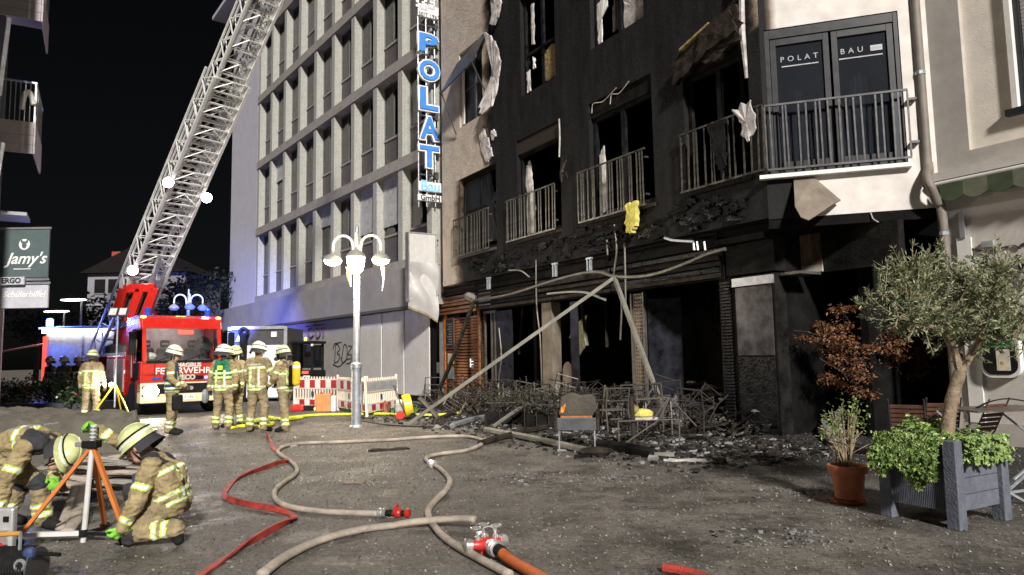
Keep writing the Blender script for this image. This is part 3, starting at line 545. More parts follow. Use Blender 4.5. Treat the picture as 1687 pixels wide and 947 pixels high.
def hoist(e, keep=True):                              # children of a helper frame become direct parts
    par=e.parent; ml=e.matrix_local.copy()
    for ch in list(e.children): w=ml@ch.matrix_basis; ch.parent=par; ch.matrix_local=w
    bpy.data.objects.remove(e)
hoist(by)
for q in (mb,ib): q.parent=bb
# ================================================================ office building
KO=.83
def oz(z): return 1.5+(z-1.5)*KO
ob=thing('office_building','pale concrete office block with rows of narrow pilasters and dark windows','building',M=FO.M)
OU=[2.69*KO+ (k)*2.58*KO for k in range(-1,9)]        # pilaster positions
U0,U1=-.12,19.55; ZB=5.11; ST=3.86
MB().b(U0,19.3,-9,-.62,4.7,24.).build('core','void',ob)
MB().b(19.56,24.8,-9,-.0,0.,23.9).build('end_wall','lavender',ob)
MB().b(16.,26.8,-9.2,.9,24.0,24.25).build('roof_overhang','lavender',ob)
pil=MB().b(-.17,.17,-.42,.0,0,3.44).mesh('pilaster','concrete_washed')
rows=[ZB+ST*k for k in range(5)]
for r,z in enumerate(rows):
    MB().b(U0,19.55,-.55,.04,z+3.44,z+3.86).build('storey_band','office_band',ob)
    for u in OU: link('pilaster',pil,ob,T((u,0,z)))
MB().b(U0,19.55,-.55,.03,4.72,ZB).build('storey_band','office_band',ob)
wsp=OU[1]-OU[0]; hw=wsp-.32
fr=MB(); 
for a,b_,c,d in ((0,.05,0,2.2),(hw-.05,hw,0,2.2),(.05,hw-.05,2.14,2.2),(.05,hw-.05,0,.06),(hw*.56,hw*.56+.07,.06,2.14)): fr.b(a,b_,-.4,-.34,c+1.2,d+1.2)
fr=fr.mesh('frame','office_frame'); pa=MB().b(.05,hw*.56,-.38,-.375,1.26,3.34).mesh('pane','glass_dark'); pb=MB().b(hw*.56+.07,hw-.05,-.38,-.375,1.26,3.34).mesh('pane','glass_dark')
spd=MB().b(0,hw,-.42,-.34,0,1.13).mesh('spandrel','spandrel'); sil=MB().b(0,hw,-.42,-.3,1.13,1.2).mesh('sill','office_band')
sb=MB().b(0,hw,-.5,-.42,2.5,3.44).mesh('roller_shutter','shutter')
for r,z in enumerate(rows):
    for i,u in enumerate(OU[:-1]):
        w=link('window',fr,ob,T((u+.16,0,z)))
        link('pane',pa,w); link('pane',pb,w); link('spandrel',spd,w); link('sill',sil,w)
        a=random.random()
        if a<.85: # curtains hang behind part of the pane
            k=random.uniform(.3,.5); off=random.choice([.05,hw-.1-k])
            MB().b(off,off+k,-.5,-.48,1.25,3.3).build('curtain','curtain',w)
        if r==0 and i in (1,2,4,5): MB().b(0,hw,-.33,-.28,3.44-random.choice([.4,.9,1.9]),3.435).build('roller_shutter','shutter',w)
        if r==1 and i in (7,): MB().b(0,hw,-.33,-.28,2.2,3.435).build('roller_shutter','shutter',w)
# fascia and shopfront
MB().b(-.1,26.,-.5,.35,3.35,4.715).build('fascia','office_fascia',ob)
MB().b(-.1,18.,.1,.34,3.26,3.345).build('fascia_edge','office_frame',ob)
MB().b(-1.6,26,-.6,-.3,0,.28).build('plinth','office_frame',ob)
pu=[.05*KO,2.26*KO,4.43*KO,6.72*KO]
for a,b_ in zip(pu[:-1],pu[1:]): MB().b(a+.05,b_-.05,.0,.05,.22,3.25).build('shop_panel','shop_panel',ob,bevel=.01)
gw=MB().b(5.62,15.,-.1,.02,.22,3.25).build('painted_wall','graffiti_wall',ob)
for a,z0,z1,mt in ((15.2,0,3.3,'lavender'),(17.4,0,3.3,'lavender'),(20.5,0,3.3,'lavender')): MB().b(a,a+.9,-.4,-.0,z0,z1).build('column',mt,ob)
MB().b(15.,25.5,-2.6,-2.5,0,3.3).build('lobby_glazing','glass_dark',ob)
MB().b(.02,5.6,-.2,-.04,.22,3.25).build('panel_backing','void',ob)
def scribble(par,M,strokes,r,mat,name='graffiti'):
    for s in strokes: MB().tube(smoothpath([M@Vector((x,0,z)) for x,z in s],4),r,4).build(name,mat,par)
def onO(x,y,off=.06):
    u,z=FO.hit(x,y,off); return (u,off,z)
def spray(px,r,mat): 
    MB().tube(smoothpath([onO(x,y,.03) for x,y in px],4),r,4,fx=1,fy=.3).build('graffiti',mat,ob)
for px in ([(553,570),(552,590),(551,597),(558,594),(560,585),(556,581),(560,575),(556,566),(552,571)],[(563,594),(567,568),(572,572),(571,592),(565,597),(562,588)],[(574,569),(580,571),(573,583),(579,584),(578,596),(571,599)],[(549,600),(560,603),(571,592),(578,590)],[(549,575),(552,566),(563,563)]): spray(px,.035,'spray')
for px in ([(514,540),(509,545),(512,556),(518,552)],[(522,541),(523,555),(528,553),(529,540)],[(534,539),(533,556)],[(505,538),(535,534)]): spray(px,.09,'spray_violet')
# ================================================================ vertical shop sign on the burnt building
NS=FO.at(0.9,0); ns_u,_=FA.hit(708,200,.9)
ns=thing('vertical_sign','tall vertical sign of blue letters on white backs bracketed from the left wall','sign',M=T(FA.at(12.0,0))@RZ(FA.rz))
# sign plane stands square to the wall and faces the street end
SG=[FA.at(11.95,1.05)]
def sgY(x,y): # point on the sign plane (through FA u=11.95, facing the camera along the wall)
    d=ray(x,y); o=FA.at(11.95); t=(o-CAM).dot(FA.u)/d.dot(FA.u); P=CAM+d*t; q=FA.M.inverted()@P
    return q.y,q.z
Mn=T((-.05,0,0))
def sg(x,y): q=sgY(x,y); return q
def SX(q): return Vector((-.05,q[0],q[1]))
yl,_=sg(688,200); yr,_=sg(728,200)
XT=Vector((0,-1,0))
def plate(x0,y0,x1,y1,mat,d=.05,name='plate',pad=0):
    a=sg(x0,y0); b_=sg(x1,y1); return MB().b(-.05-d,-.05+d,min(a[0],b_[0]),max(a[0],b_[0]),min(a[1],b_[1]),max(a[1],b_[1])).build(name,mat,ns,bevel=.015)
for s,x0,x1,y0,y1 in (('P',690,720,55,90),('O',690,722,98,136),('L',691,720,144,184),('A',692,721,192,232),('T',691,721,240,277)):
    a=sg((x0+x1)/2,(y0+y1)/2); hgt=abs(sg(x0,y0)[1]-sg(x1,y1)[1]); wd=abs(sg(x0,y0)[0]-sg(x1,y1)[0])
    L=thing_part('letter',ns)
    for mt,off,d,bo in (('sign_white',0,.05,.07),('sign_blue',-.06,.03,.022)):
        me=txt(s,hgt*1.12,d,bold=bo*1.0,align='CENTER'); xs=[v.co.x for v in me.vertices]; ys=[v.co.y for v in me.vertices]
        sx=(wd+(.14 if bo>.05 else .03))/(max(xs)-min(xs)); sy=(hgt+(.14 if bo>.05 else .03))/(max(ys)-min(ys)); ox=(max(xs)+min(xs))/2; oy=(max(ys)+min(ys))/2
        me.materials.clear(); me.materials.append(MAT(mt))
        M=Matrix(((0,0,-1,-.06+off),(-1,0,0,a[0]),(0,1,0,a[1]),(0,0,0,1)))@Matrix.Diagonal((sx,sy,1,1))@T((-ox,-oy,0))
        link('backing' if bo>.05 else 'face',me,L,M)
p1=plate(688,5,722,34,'sign_white',name='logo_plate'); a=sg(706,27); lettering('lettering','SEIT 1963',.2,'ink',ns,XT,(0,0,1),(-.11,a[0],a[1]),.004)
for x0,y0,x1,y1 in ((691,8,703,19),(704,7,716,18)):
    a=sg(x0,y0); b_=sg(x1,y1); h_=thing_part('house_emblem',ns); MB().b(-.115,-.1,min(a[0],b_[0]),max(a[0],b_[0]),b_[1],a[1]).build('house','sign_grey',h_)
    for k in range(2):
        for j in range(2):
            c0=min(a[0],b_[0])+.1+k*.22; c1=b_[1]+.06+j*.16; MB().b(-.12,-.1155,c0,c0+.12,c1,c1+.09).build('pane','sign_white',h_)
p1=plate(689,298,727,318,'sign_white',name='name_plate'); a=sg(708,308); lettering('lettering','Bau',.5,'sign_light',ns,XT,(0,0,1),(-.11,a[0],a[1]),.01,bold=.012)
p1=plate(688,319,728,334,'sign_white',name='name_plate'); a=sg(708,327); lettering('lettering','GmbH',.27,'ink',ns,XT,(0,0,1),(-.11,a[0],a[1]),.006,bold=.006)
for x in (689,702,716):
    a=sg(x,0); b_=sg(x,340); MB().tube([SX((a[0],b_[1]))+Vector((.04,0,0)),SX((a[0],17.))+Vector((.04,0,0))],.025,6).build('tube_post','steel',ns)
for y in (38,96,188,286):
    a=sg(690,y); MB().tube([SX(a)+Vector((.06,0,0)),Vector((.01,UA+.02,a[1]))],.035,6).build('bracket_arm','rail_dark',ns); MB().b(-.1,.12,UA+.005,UA+.12,a[1]-.12,a[1]+.12).build('wall_plate','rail_dark',ns)
# white box sign, cover torn
q0=sgY(673,384); q1=sgY(717,512)
bs=thing('box_sign','white box sign with its cover torn and hanging, beside the slatted entrance','sign',M=T(FA.at(12.0,0))@RZ(FA.rz))
ya,yb=min(q0[0],q1[0]),max(q0[0],q1[0]); zb,zt=q1[1],q0[1]
MB().b(-.12,.12,ya,yb,zb+.35,zt).build('case','sign_case',bs,bevel=.02)
fm=MB(); fm.b(-.14,.14,ya-.04,ya,zb+.3,zt+.04); fm.b(-.14,.14,yb,yb+.04,zb+.3,zt+.04); fm.b(-.14,.14,ya,yb,zt,zt+.04); fm.build('frame','alu',bs)
n=16; vs=[];fs=[]
for i in range(n+1):
    for j in range(n+1):
        s_,t_=i/n,j/n; w=(zt-zb)*.42+ (zt-zb)*.0; zz=zb+(zt-zb)*.62*(1-t_)-(.34*(1-s_)**1.5)*t_+.12*s_*t_
        vs.append((-.16-.07*math.sin(3*t_*math.pi+2*s_)-.05*math.sin(9*s_+4*t_), ya-.06+(yb-ya+.1)*s_, zz))
for i in range(n):
    for j in range(n): k=i*(n+1)+j; fs.append((k,k+1,k+n+2,k+n+1))
MB().add(vs,fs).build('torn_cover','wrap',bs,smooth='all')
vs2=[(x+.012,y,z-.06) for x,y,z in [vs[i*(n+1)+n] for i in range(n+1)]]; vs3=[(x+.012,y,z+.05) for x,y,z in [vs[i*(n+1)+n] for i in range(n+1)]]
MB().add(vs2+vs3,[(i,i+1,i+n+2,i+n+1) for i in range(n)]).build('scorched_lining','foam_scorch',bs)
ar=MB(); 
for z in (zb+.5,zb+1.1,zt-.2): ar.b(-.03,.03,UA+.0,ya-.04,z,z+.06)
ar.build('wall_bracket','rail_dark',bs)
# ================================================================ cream building on the right
cb=thing('cream_building','cream plastered building with a ledge and green striped awning at the right edge','building',M=FR.M)
RW=-9.
m=MB(); wall(m,RW,-.0,4.4,14.,-.35,0,[(-8.,-.52,4.71,14.)]); m.build('wall_frame','cream_frame',cb)
m=MB(); wall(m,-8.,-.52,4.71,14.,-.4,-.09,[(-3.2,-1.17,5.2,8.5)]); m.build('recessed_wall','cream',cb)
sw=thing_part('window',cb); MB().b(-3.2,-1.17,-.3,-.26,5.2,8.5).build('backing','anthracite',sw)
m=MB(); m.b(-1.25,-1.17,-.25,-.02,5.2,8.5); m.build('jamb','white_paint',sw); MB().b(-3.3,-1.08,-.1,.02,5.1,5.2).build('sill','anthracite',sw); MB().b(-1.33,-1.26,-.24,-.12,5.2,8.5).build('guide_rail','anthracite',sw)
st=MB().b(-3.2,-1.34,-.2,-.17,0,.055).mesh('shutter_slat','shutter')
for k in range(50): link('shutter_slat',st,sw,T((0,0,5.3+k*.064)))
MB().b(RW,.12,-.35,.18,4.28,4.42).build('ledge','plaster_ribbed',cb); MB().b(RW,.1,-.3,.2,4.2,4.26).build('awning_case','white_paint',cb,bevel=.02)
for k in range(9):
    u=-.12-k*.36; m=MB(); P=[]; n=8
    top=4.2; 
    poly=[(u-.36,4.19),(u,4.19)]+[(u-.36*t,3.97-.07*math.sin(math.pi*t)) for t in np.linspace(0,1,n)]
    m.prism(poly,.2,.215); m.build('awning_scallop','awning_pale' if k%2 else 'awning_green',cb)
MB().b(RW,-.0,-.35,-.06,0.33,4.27).build('ground_floor_wall','ribbed',cb); MB().b(RW,-.0,-.35,-.03,0,.325).build('plinth','cream_frame',cb)
MB().b(-.42,-.2,-.055,-.02,.33,3.3).build('door_reveal','white_paint',cb)
dp=thing_part('downpipe',cb); MB().tube(smoothpath([(.1,.12,14),(.1,.12,5.),(.08,.12,4.6),(.02,.3,4.35),(-.05,.34,4.15),(-.06,.2,3.9),(-.07,.1,3.6),(-.07,.1,.0)],5),.075,10).build('pipe','pipe_brown',dp,smooth=True)
for z in (3.4,6.2): MB().lathe([(.085,-.03),(.085,.03)],10,0,T((-.07 if z<4 else .1,.1 if z<4 else .12,z))).build('clamp','galv',dp)
MB().b(.1,.32,-.35,.04,3.9,14).build('joint_cover','joint',cb)
# cable box, conduit, little lamp
MB().b(-.75,-.58,-.058,.0,3.1,3.2).build('junction_box','grey_plastic',cb); MB().tube(smoothpath([(-.4,-.04,3.12),(-.6,-.04,3.04),(-1.0,-.04,3.08),(-1.1,-.04,3.02),(-1.2,-.04,3.1),(-2,-.04,3.14)],4),.014,5).build('cable','rail_dark',cb); MB().b(-.35,-.27,-.05,.0,3.3,3.75).build('conduit','alu',cb)
# menu case
mu0,mz1=FR.hit(1620,562); mu1,mz0=FR.hit(1682,617)
mc=thing('menu_case','rounded wall menu case with a green header on the cream wall','menu case',M=FR.M)
def rr(u0,u1,z0,z1,r): 
    P=[]
    for cx_,cz_,a0 in ((u1-r,z1-.04,0),(u0+r,z1-.04,90),(u0+r,z0+r,180),(u1-r,z0+r,270)):
        for a in range(0,91,15): q=r if a0>=180 else .04; cx2=cx_ if a0>=180 else (u1-.04 if a0==0 else u0+.04); P.append((cx2+q*math.cos(R_(a0+a)),cz_+q*math.sin(R_(a0+a))))
    return P
ua,ub=min(mu0,mu1),max(mu0,mu1)
MB().prism(rr(ua-.03,ub+.03,mz0-.05,mz1+.03,.16),-.05,.06).build('case','white_paint',mc); MB().prism(rr(ua,ub,mz0,mz1,.14),.061,.07).build('glazing','black',mc)
MB().b(ua+.03,ub-.03,.071,.074,mz1-.1,mz1-.01).build('header','menu_green',mc); [MB().b(ub-.07-k*.034,ub-.05-k*.034,.0745,.0755,mz1-.08,mz1-.035-.012*(k%3)).build('faded_print','hedge_green',mc) for k in range(12)]
MB().b(ua+.1,ub-.2,.071,.074,mz0+.06,mz1-.13).build('menu_sheet','paper',mc); MB().ball(((ua+ub)/2-.03,.074,mz0+.18),(.03,.003,.03),8).build('print_dot','jug',mc)
wl_=thing('wall_lamp','small dark wall lamp near the right edge above the menu case','lamp',M=FR.M); u,z=FR.hit(1690,440); MB().b(u-.06,u+.06,-.05,.1,z-.05,z+.12).build('housing','black',wl_); MB().lathe([(.05,0),(.09,-.1)],10,0,T((u,.05,z-.05))).build('shade','grey_plastic',wl_)
# ================================================================ building on the left with balconies and hanging signs
lb=thing('dark_building','dark building along the left edge carrying pale slab balconies','building',M=FL.M)
MB().b(-3.1,2.2,-18,-.3,0,25).build('wall','leftwall',lb)  # unseen height and depth enlarged to throw shade over the far background
def balc(u0,u1,z,n,h=1.0,det=True):
    b_=thing_part('balcony',lb); MB().b(u0,u1,-.3,n,z-.12,z).build('slab','balcony_panel',b_)
    for k in range(3): MB().b(u0,u1,n-.04,n,z-.8+k*.23,z-.58+k*.23).build('panel','balcony_panel',b_); MB().b(u1-.04,u1,-.28,n-.05,z-.8+k*.23,z-.58+k*.23).build('panel','balcony_panel',b_)
    MB().b(u0,u1,n-.05,n-.01,z+h,z+h+.04).build('top_rail','alu',b_); MB().b(u1-.04,u1,-.28,n-.05,z+h,z+h+.04).build('top_rail','alu',b_)
    for k in range(9):
        t=k/8; MB().b(u1-.03,u1-.01,-.25+(n+.2)*t,-.23+(n+.2)*t,z+.001,z+h-.001).build('bar','alu',b_)
        MB().b(u0+(u1-u0)*t*.98,u0+(u1-u0)*t*.98+.02,n-.04,n-.02,z+.001,z+h-.001).build('bar','alu',b_)
    MB().tube(smoothpath([(u1,n*.5,z+.3),(u1+.02,n*.6,z+.7),(u1,n*.75,z+.75),(u1+.02,n*.9,z+.45)],4),.06,6).build('cloth','white_paint',b_)
    return b_
balc(-2.6,-.4,7.55,.62); balc(-2.6,-.4,11.,.66)
for z0,z1,a in ((5.4,6.6,.5),(7.6,9.6,.5),(10.6,12.,.4)): MB().tube([(1.2,.02,z0),(.9,.1,z1)],.05,6).build('sunblind_arm','alu',lb)
MB().b(-.4,.6,-.28,.6,5.0,5.08).build('sign_canopy','grey_plastic',lb)
MB().b(-1.15,-.9,-.28,.1,0,3.5).build('pilaster','balcony_panel',lb)
def hang(name,label,x0,y0,x1,y1,Y,mat,cat='sign'):
    a=atY(x0,y0,Y); b_=atY(x1,y1,Y); o=thing(name,label,cat,loc=(0,0,0))
    MB().b(a.x,b_.x,Y-.03,Y+.03,b_.z,a.z).build('board',mat,o,bevel=.01)
    return o,a,b_
js,a,b_=hang('hanging_sign','dark slate hanging sign with white script on the left building',-14,380,79,457,16.6,'sign_slate')
cx_=(a.x+b_.x)/2+.1; cz_=(a.z+b_.z)/2
lettering('lettering',"Jamy's",.37,'sign_white',js,(1,.0,0),(0,0,1),(cx_+.08,16.565,cz_-.12),.003,shear=.35,bold=.006); MB().bar((cx_-.2,16.565,cz_-.36),(cx_+.2,16.565,cz_-.36),.02).build('underline','sign_white',js)
em=thing_part('emblem',js); MB().lathe([(.13,0),(.13,.005)],20,0,T((cx_+.03,16.562,cz_+.22))@RX(R_(90))).build('disc','sign_white',em); m=MB(); m.ball((cx_+.03,16.553,cz_+.2),(.06,.006,.08),8); m.add([(cx_-.05,16.55,cz_+.25),(cx_-.06,16.55,cz_+.36),(cx_+.0,16.55,cz_+.29),(cx_+.06,16.55,cz_+.29),(cx_+.12,16.55,cz_+.36),(cx_+.11,16.55,cz_+.25)],[(0,1,2,3,4,5)]); m.build('crowned_head','sign_slate',em)
for z in (a.z+.04,b_.z-.04): MB().tube([(a.x-.5,16.6,z),(b_.x+.02,16.6,z)],.03,6).build('rod','alu',js)
es,a,b_=hang('name_board','small pale name board between two hanging signs on the left building',-20,457,40,469,16.5,'sign_grey')
lettering('lettering','ERGO',.17,'ink',es,(1,0,0),(0,0,1),((a.x+b_.x)/2+.14,16.465,(a.z+b_.z)/2),.003,bold=.006)
ss,a,b_=hang('hanging_sign','pale grey hanging sign with white script below the dark slate sign',-14,471,79,507,16.6,'sign_grey')
lettering('lettering','Schülerhilfe!',.2,'sign_white',ss,(1,0,0),(0,0,1),((a.x+b_.x)/2+.12,16.565,(a.z+b_.z)/2+.05),.003,shear=.25,bold=.004)
MB().tube([(a.x-.5,16.6,a.z+.05),(b_.x+.02,16.6,a.z+.05)],.03,6).build('rod','alu',ss)
# ================================================================ background
hs_=thing('far_house','small pale house with dark windows and red chimney behind the ladder','house',loc=(0,49,0))
MB().b(-29.2,-22.5,0,6,0,7.7).build('wall','house_white',hs_); rf=MB(); rf.prism([(-29.6,7.71),(-22.1,7.71),(-25.8,9.6)],-.4,6.4); r_=rf.build('roof','night_roof',hs_); MB().b(-27.9,-27.3,.5,1.2,8.4,9.3).build('chimney','brick_red',r_)
for x in (-28.7,-27.75,-26.6,-25.4):
    w=MB().b(x,x+.72,-.06,-.01,6.35,7.3).build('window','night_roof',hs_); MB().b(x-.05,x+.77,-.07,-.061,6.28,6.34).build('sill','house_white',w)
MB().b(-29.2,-22.5,-.08,-.01,5.5,5.6).build('ledge','sign_grey',hs_)
lum=[]
for k,(x,y,Y,w) in enumerate(((121,494,34,1.3),(93,513,38,1.4))):
    p=atY(x,y,Y); L=thing('street_luminaire',['lit long street luminaire hanging above the white rescue vehicle, higher of two','lit long street luminaire hanging above the white rescue vehicle, lower of two'][k],'street lamp',loc=p,group='long street luminaires')
    MB().ball((0,0,0),(w*.5,.12,.05),12).build('diffuser','warm_strip',L); MB().b(-w*.45,w*.45,-.1,.1,.04,.1).build('housing','dark_grey',L); lum.append((L,w)); MB().tube([(w*.3,0,.08),(w*.3,0,-p.z)],.05,6).build('mast','galv',L)
# trees behind the truck, very dark
def leafblob(mb,c,r,n,s,seed=0):
    for k in range(n):
        d=Vector((random.gauss(0,1),random.gauss(0,1),random.gauss(0,1))).normalized()*random.random()**.4
        p=Vector(c)+Vector((d.x*r[0],d.y*r[1],d.z*r[2])); leaf(mb,p,s*random.uniform(.6,1.4),s*.6)
def leaf(mb,p,l,w,dirv=None):
    d=dirv if dirv is not None else Vector((random.gauss(0,1),random.gauss(0,1),random.gauss(0,.7))).normalized()
    a=d.cross(Vector((random.gauss(0,1),random.gauss(0,1),random.gauss(0,1)))).normalized()
    q=a.cross(d)*w*.12
    mb.add([p,p+d*l*.5+a*w*.5+q,p+d*l,p+d*l*.5-a*w*.5+q],[(0,1,2,3)])
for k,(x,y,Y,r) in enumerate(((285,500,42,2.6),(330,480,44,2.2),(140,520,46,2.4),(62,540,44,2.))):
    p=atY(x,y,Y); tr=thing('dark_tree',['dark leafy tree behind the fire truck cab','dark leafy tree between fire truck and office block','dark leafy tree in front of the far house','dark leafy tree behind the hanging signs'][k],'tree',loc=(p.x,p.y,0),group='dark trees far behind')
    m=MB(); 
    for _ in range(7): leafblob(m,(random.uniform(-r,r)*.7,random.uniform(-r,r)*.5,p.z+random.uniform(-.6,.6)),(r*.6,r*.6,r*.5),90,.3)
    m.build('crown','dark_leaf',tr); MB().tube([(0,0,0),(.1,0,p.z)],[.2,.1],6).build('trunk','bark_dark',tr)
# ================================================================ fire truck with turntable ladder
TP=Vector((-9.66,21.1,0)); TA=R_(220)
ft=thing('fire_truck','red ladder fire truck with headlight on and ladder raised across the street','fire truck',loc=TP,rz=TA)
TM=T(TP)@RZ(TA); TI=TM.inverted()
def lamp(name,parent,loc,energy,col,kind='POINT',aim=None,size=.1,spot=60,blend=.5):
    l=bpy.data.lights.new(name,kind); l.energy=energy; l.color=col; l.shadow_soft_size=size
    if kind=='SPOT': l.spot_size=R_(spot); l.spot_blend=blend
    o=bpy.data.objects.new(name,l); COL.objects.link(o); o.parent=parent; o.location=loc
    if aim is not None: o.rotation_euler=(Vector(aim)-Vector(loc)).to_track_quat('-Z','Y').to_euler()
    return o
W=1.15
cabp=[(0,.35),(0,.95),(-.02,1.55),(-.2,2.52),(-.32,2.82),(-.5,2.9),(-1.9,2.9),(-1.9,.5),(-1.35,.5),(-1.25,.95),(-.95,1.1),(-.6,1.0),(-.45,.5),(-.3,.35)]
def side(mb,poly,x0,x1,mi=0):       # profile in (y,z) swept across x
    n=len(poly); mb.add([(x0,y,z) for y,z in poly]+[(x1,y,z) for y,z in poly],[tuple(range(n)),tuple(range(2*n-1,n-1,-1))]+[(i,i+n,(i+1)%n+n,(i+1)%n) for i in range(n)],mi)
# cab shell: sides, front, roof, rear as separate pieces so that the cab is hollow behind the glass
for s in (-1,1):
    m=MB(); x0,x1=(W-.05,W) if s>0 else (-W,-W+.05)
    side(m,[(0,.95),(-.02,1.55),(-.9,1.55),(-.9,2.5),(-.2,2.5),(-.26,2.7),(-.32,2.82),(-.5,2.9),(-1.9,2.9),(-1.9,.6),(-1.38,.6),(-1.25,.98),(-.95,1.1),(-.6,1.0),(-.45,.6),(0,.6)],x0,x1); m.build('cab_side','fire_red',ft,bevel=.012)
    MB().b(x0+.015,x1-.015,-.88,-.12,1.57,2.48).build('side_window','glass_dark',ft)
m=MB(); m.add([(-W+.05,.0,.95),(W-.05,.0,.95),(W-.05,-.02,1.55),(-W+.05,-.02,1.55),(-W+.05,-.09,.95),(W-.05,-.09,.95),(W-.05,-.11,1.55),(-W+.05,-.11,1.55)],[(0,1,2,3),(4,7,6,5),(0,4,5,1),(3,2,6,7),(0,3,7,4),(1,5,6,2)]); m.build('front_panel','fire_red',ft,bevel=.02)
m=MB(); side(m,[(-.19,2.5),(-.3,2.8),(-.5,2.9),(-1.9,2.9),(-1.9,2.82),(-.5,2.82),(-.3,2.6),(-.26,2.5)],-W+.051,W-.051); m.build('roof','fire_red',ft,bevel=.02)
MB().b(-W+.06,W-.06,-1.88,-1.84,.9,2.8).build('cab_rear','cab_inside',ft); MB().b(-W+.06,W-.06,-1.8,-.13,.85,.95).build('cab_floor','dark_grey',ft)
m=MB(); 
for x0,x1 in ((-W+.051,-W+.16),(W-.16,W-.051)): m.add([(x0,-.02,1.55),(x1,-.02,1.55),(x1,-.2,2.5),(x0,-.2,2.5),(x0,-.1,1.55),(x1,-.1,1.55),(x1,-.28,2.5),(x0,-.28,2.5)],[(0,1,2,3),(4,7,6,5),(0,4,5,1),(3,2,6,7),(0,3,7,4),(1,5,6,2)])
m.build('windscreen_pillar','fire_red',ft)
m=MB(); m.add([(-W+.16,-.03,1.55),(W-.16,-.03,1.55),(W-.16,-.21,2.5),(-W+.16,-.21,2.5)],[(0,1,2,3)]); m.build('windscreen','glass',ft)
m=MB(); m.b(-W+.15,W-.15,-.06,-.0,1.5,1.57); m.build('screen_seal','black',ft)
MB().b(-W+.1,W-.1,-.4,-.1,1.42,1.6).build('dashboard','dark_grey',ft)
for x in (.75,.0,-.7): MB().tube([(x,.01,1.56),(x-.38,-.02,1.68),(x-.6,-.05,1.78)],.012,5).build('wiper','black',ft)
for z in (1.17,1.5): MB().b(-W+.06,W-.06,.0,.006,z-.006,z+.006).build('panel_seam','black',ft)
for x in (-.78,.78): MB().b(x-.005,x+.005,.0,.008,1.0,1.48).build('panel_seam','black',ft)
for x in (.72,.18,-.62):
    s_=thing_part('seat',ft); MB().b(x-.23,x+.23,-1.5,-1.3,1.0,1.95).build('backrest','seat',s_,bevel=.06); MB().b(x-.13,x+.13,-1.46,-1.34,1.97,2.2).build('headrest','seat',s_,bevel=.04); MB().b(x-.24,x+.24,-1.3,-.8,1.,1.25).build('cushion','seat',s_,bevel=.05)
    MB().b(x-.09,x+.09,-1.339,-1.335,2.06,2.1).build('headrest_slot','cab_inside',s_)
wh_=MB(); wh_.tube([(-.62+.22*math.cos(a),-.62+.1*math.sin(a),1.72+.2*math.sin(a)) for a in np.linspace(0,2*math.pi,17)],.02,6); wh_.build('steering_wheel','black',ft)
MB().b(-.32,.12,-.24,-.22,2.34,2.46).build('warning_plate','red_glow',ft)
MB().ball((-.85,-1.1,2.0),(.26,.25,.32),10).build('hung_jacket','seat',ft); MB().ball((.8,-.5,1.7),(.2,.15,.12),8).build('helmet_inside','helmet_white',ft)
m=MB(); m.b(-W,W,-.35,.06,.36,.94); m.build('bumper','bumper',ft,bevel=.03)
MB().b(-.72,.72,.061,.075,.62,.9).build('grille','black',ft)
for k in range(3): MB().lathe([(.06,0),(.055,.03)],12,0,T((.3-.25*k,.09,.76))@RX(R_(-90))).build('grille_lamp','alu',ft)
MB().b(-.55,.55,.0,.02,1.0,1.12).build('air_slot','black',ft)
for s in (-1,1):
    h=thing_part('headlight',ft); MB().ball((s*.88,.04,.7),(.24,.08,.18),14).build('lens','headlight' if s>0 else 'alu',h); MB().b(s*.88-.25,s*.88+.25,.02,.062,.53,.87).build('bezel','dark_grey',h,bevel=.02)
lamp('headlight_beam',ft,(.93,.16,.72),330,(1,.84,.62),'SPOT',(1.6,9,-.1),.08,85,.6)
lamp('headlight_beam',ft,(-.93,.16,.72),90,(1,.84,.62),'SPOT',(-.5,9,-.1),.08,80,.6)
XL=(-1,0,0); YL=(0,-.03,1)
lettering('lettering','MAGIRUS',.16,'alu',ft,XL,YL,(-.15,.012,1.43),.006,bold=.008); lettering('lettering','FEUERWEHR',.26,'white',ft,XL,YL,(0,.02,1.26),.004,bold=.002,sx=1.05); lettering('lettering','IVECO',.19,'alu',ft,XL,YL,(-.05,.02,1.07),.006,bold=.012)
MB().b(-.85,-.6,.012,.03,1.03,1.09).build('strobe','blue_glow',ft); MB().b(.6,.85,.012,.03,1.03,1.09).build('strobe','blue_lens',ft)
np_=MB().b(-.32,.22,.062,.08,.44,.56).build('number_plate','white',ft); lettering('lettering','DA-F 195',.105,'ink',np_,XL,(0,0,1),(-.05,.083,.5),.001)
MB().lathe([(.085,0),(.085,.2),(.05,.24)],12,0,T((W-.3,-.7,2.9))).build('beacon','blue_lens',ft); MB().lathe([(.085,0),(.085,.2),(.05,.24)],12,0,T((-W+.3,-.7,2.9))).build('beacon','blue_lens',ft)
for x in (W-.1,-W+.1): MB().ball((x,-.3,2.84),(.08,.05,.04),8).build('marker_lamp','amber_glow',ft)
for x in (.55,.4): MB().b(x-.5,x-.38,-.32,-.3,2.86,2.88).build('roof_lamp','amber_dim',ft)
for s in (-1,1):
    mr=thing_part('mirror',ft); MB().b(s*(W+.22)-.09,s*(W+.22)+.09,-.12,.0,1.75,2.4).build('housing','black',mr,bevel=.03); MB().tube([(s*W,-.1,2.45),(s*(W+.22),-.06,2.42)],.02,6).build('arm','black',mr)
MB().b(W+.002,W+.02,-.8,-.2,1.02,1.5).build('door_handle_strip','black',ft); MB().tube([(W+.03,-.95,1.1),(W+.05,-.95,2.2)],.018,6).build('grab_rail','alu',ft)
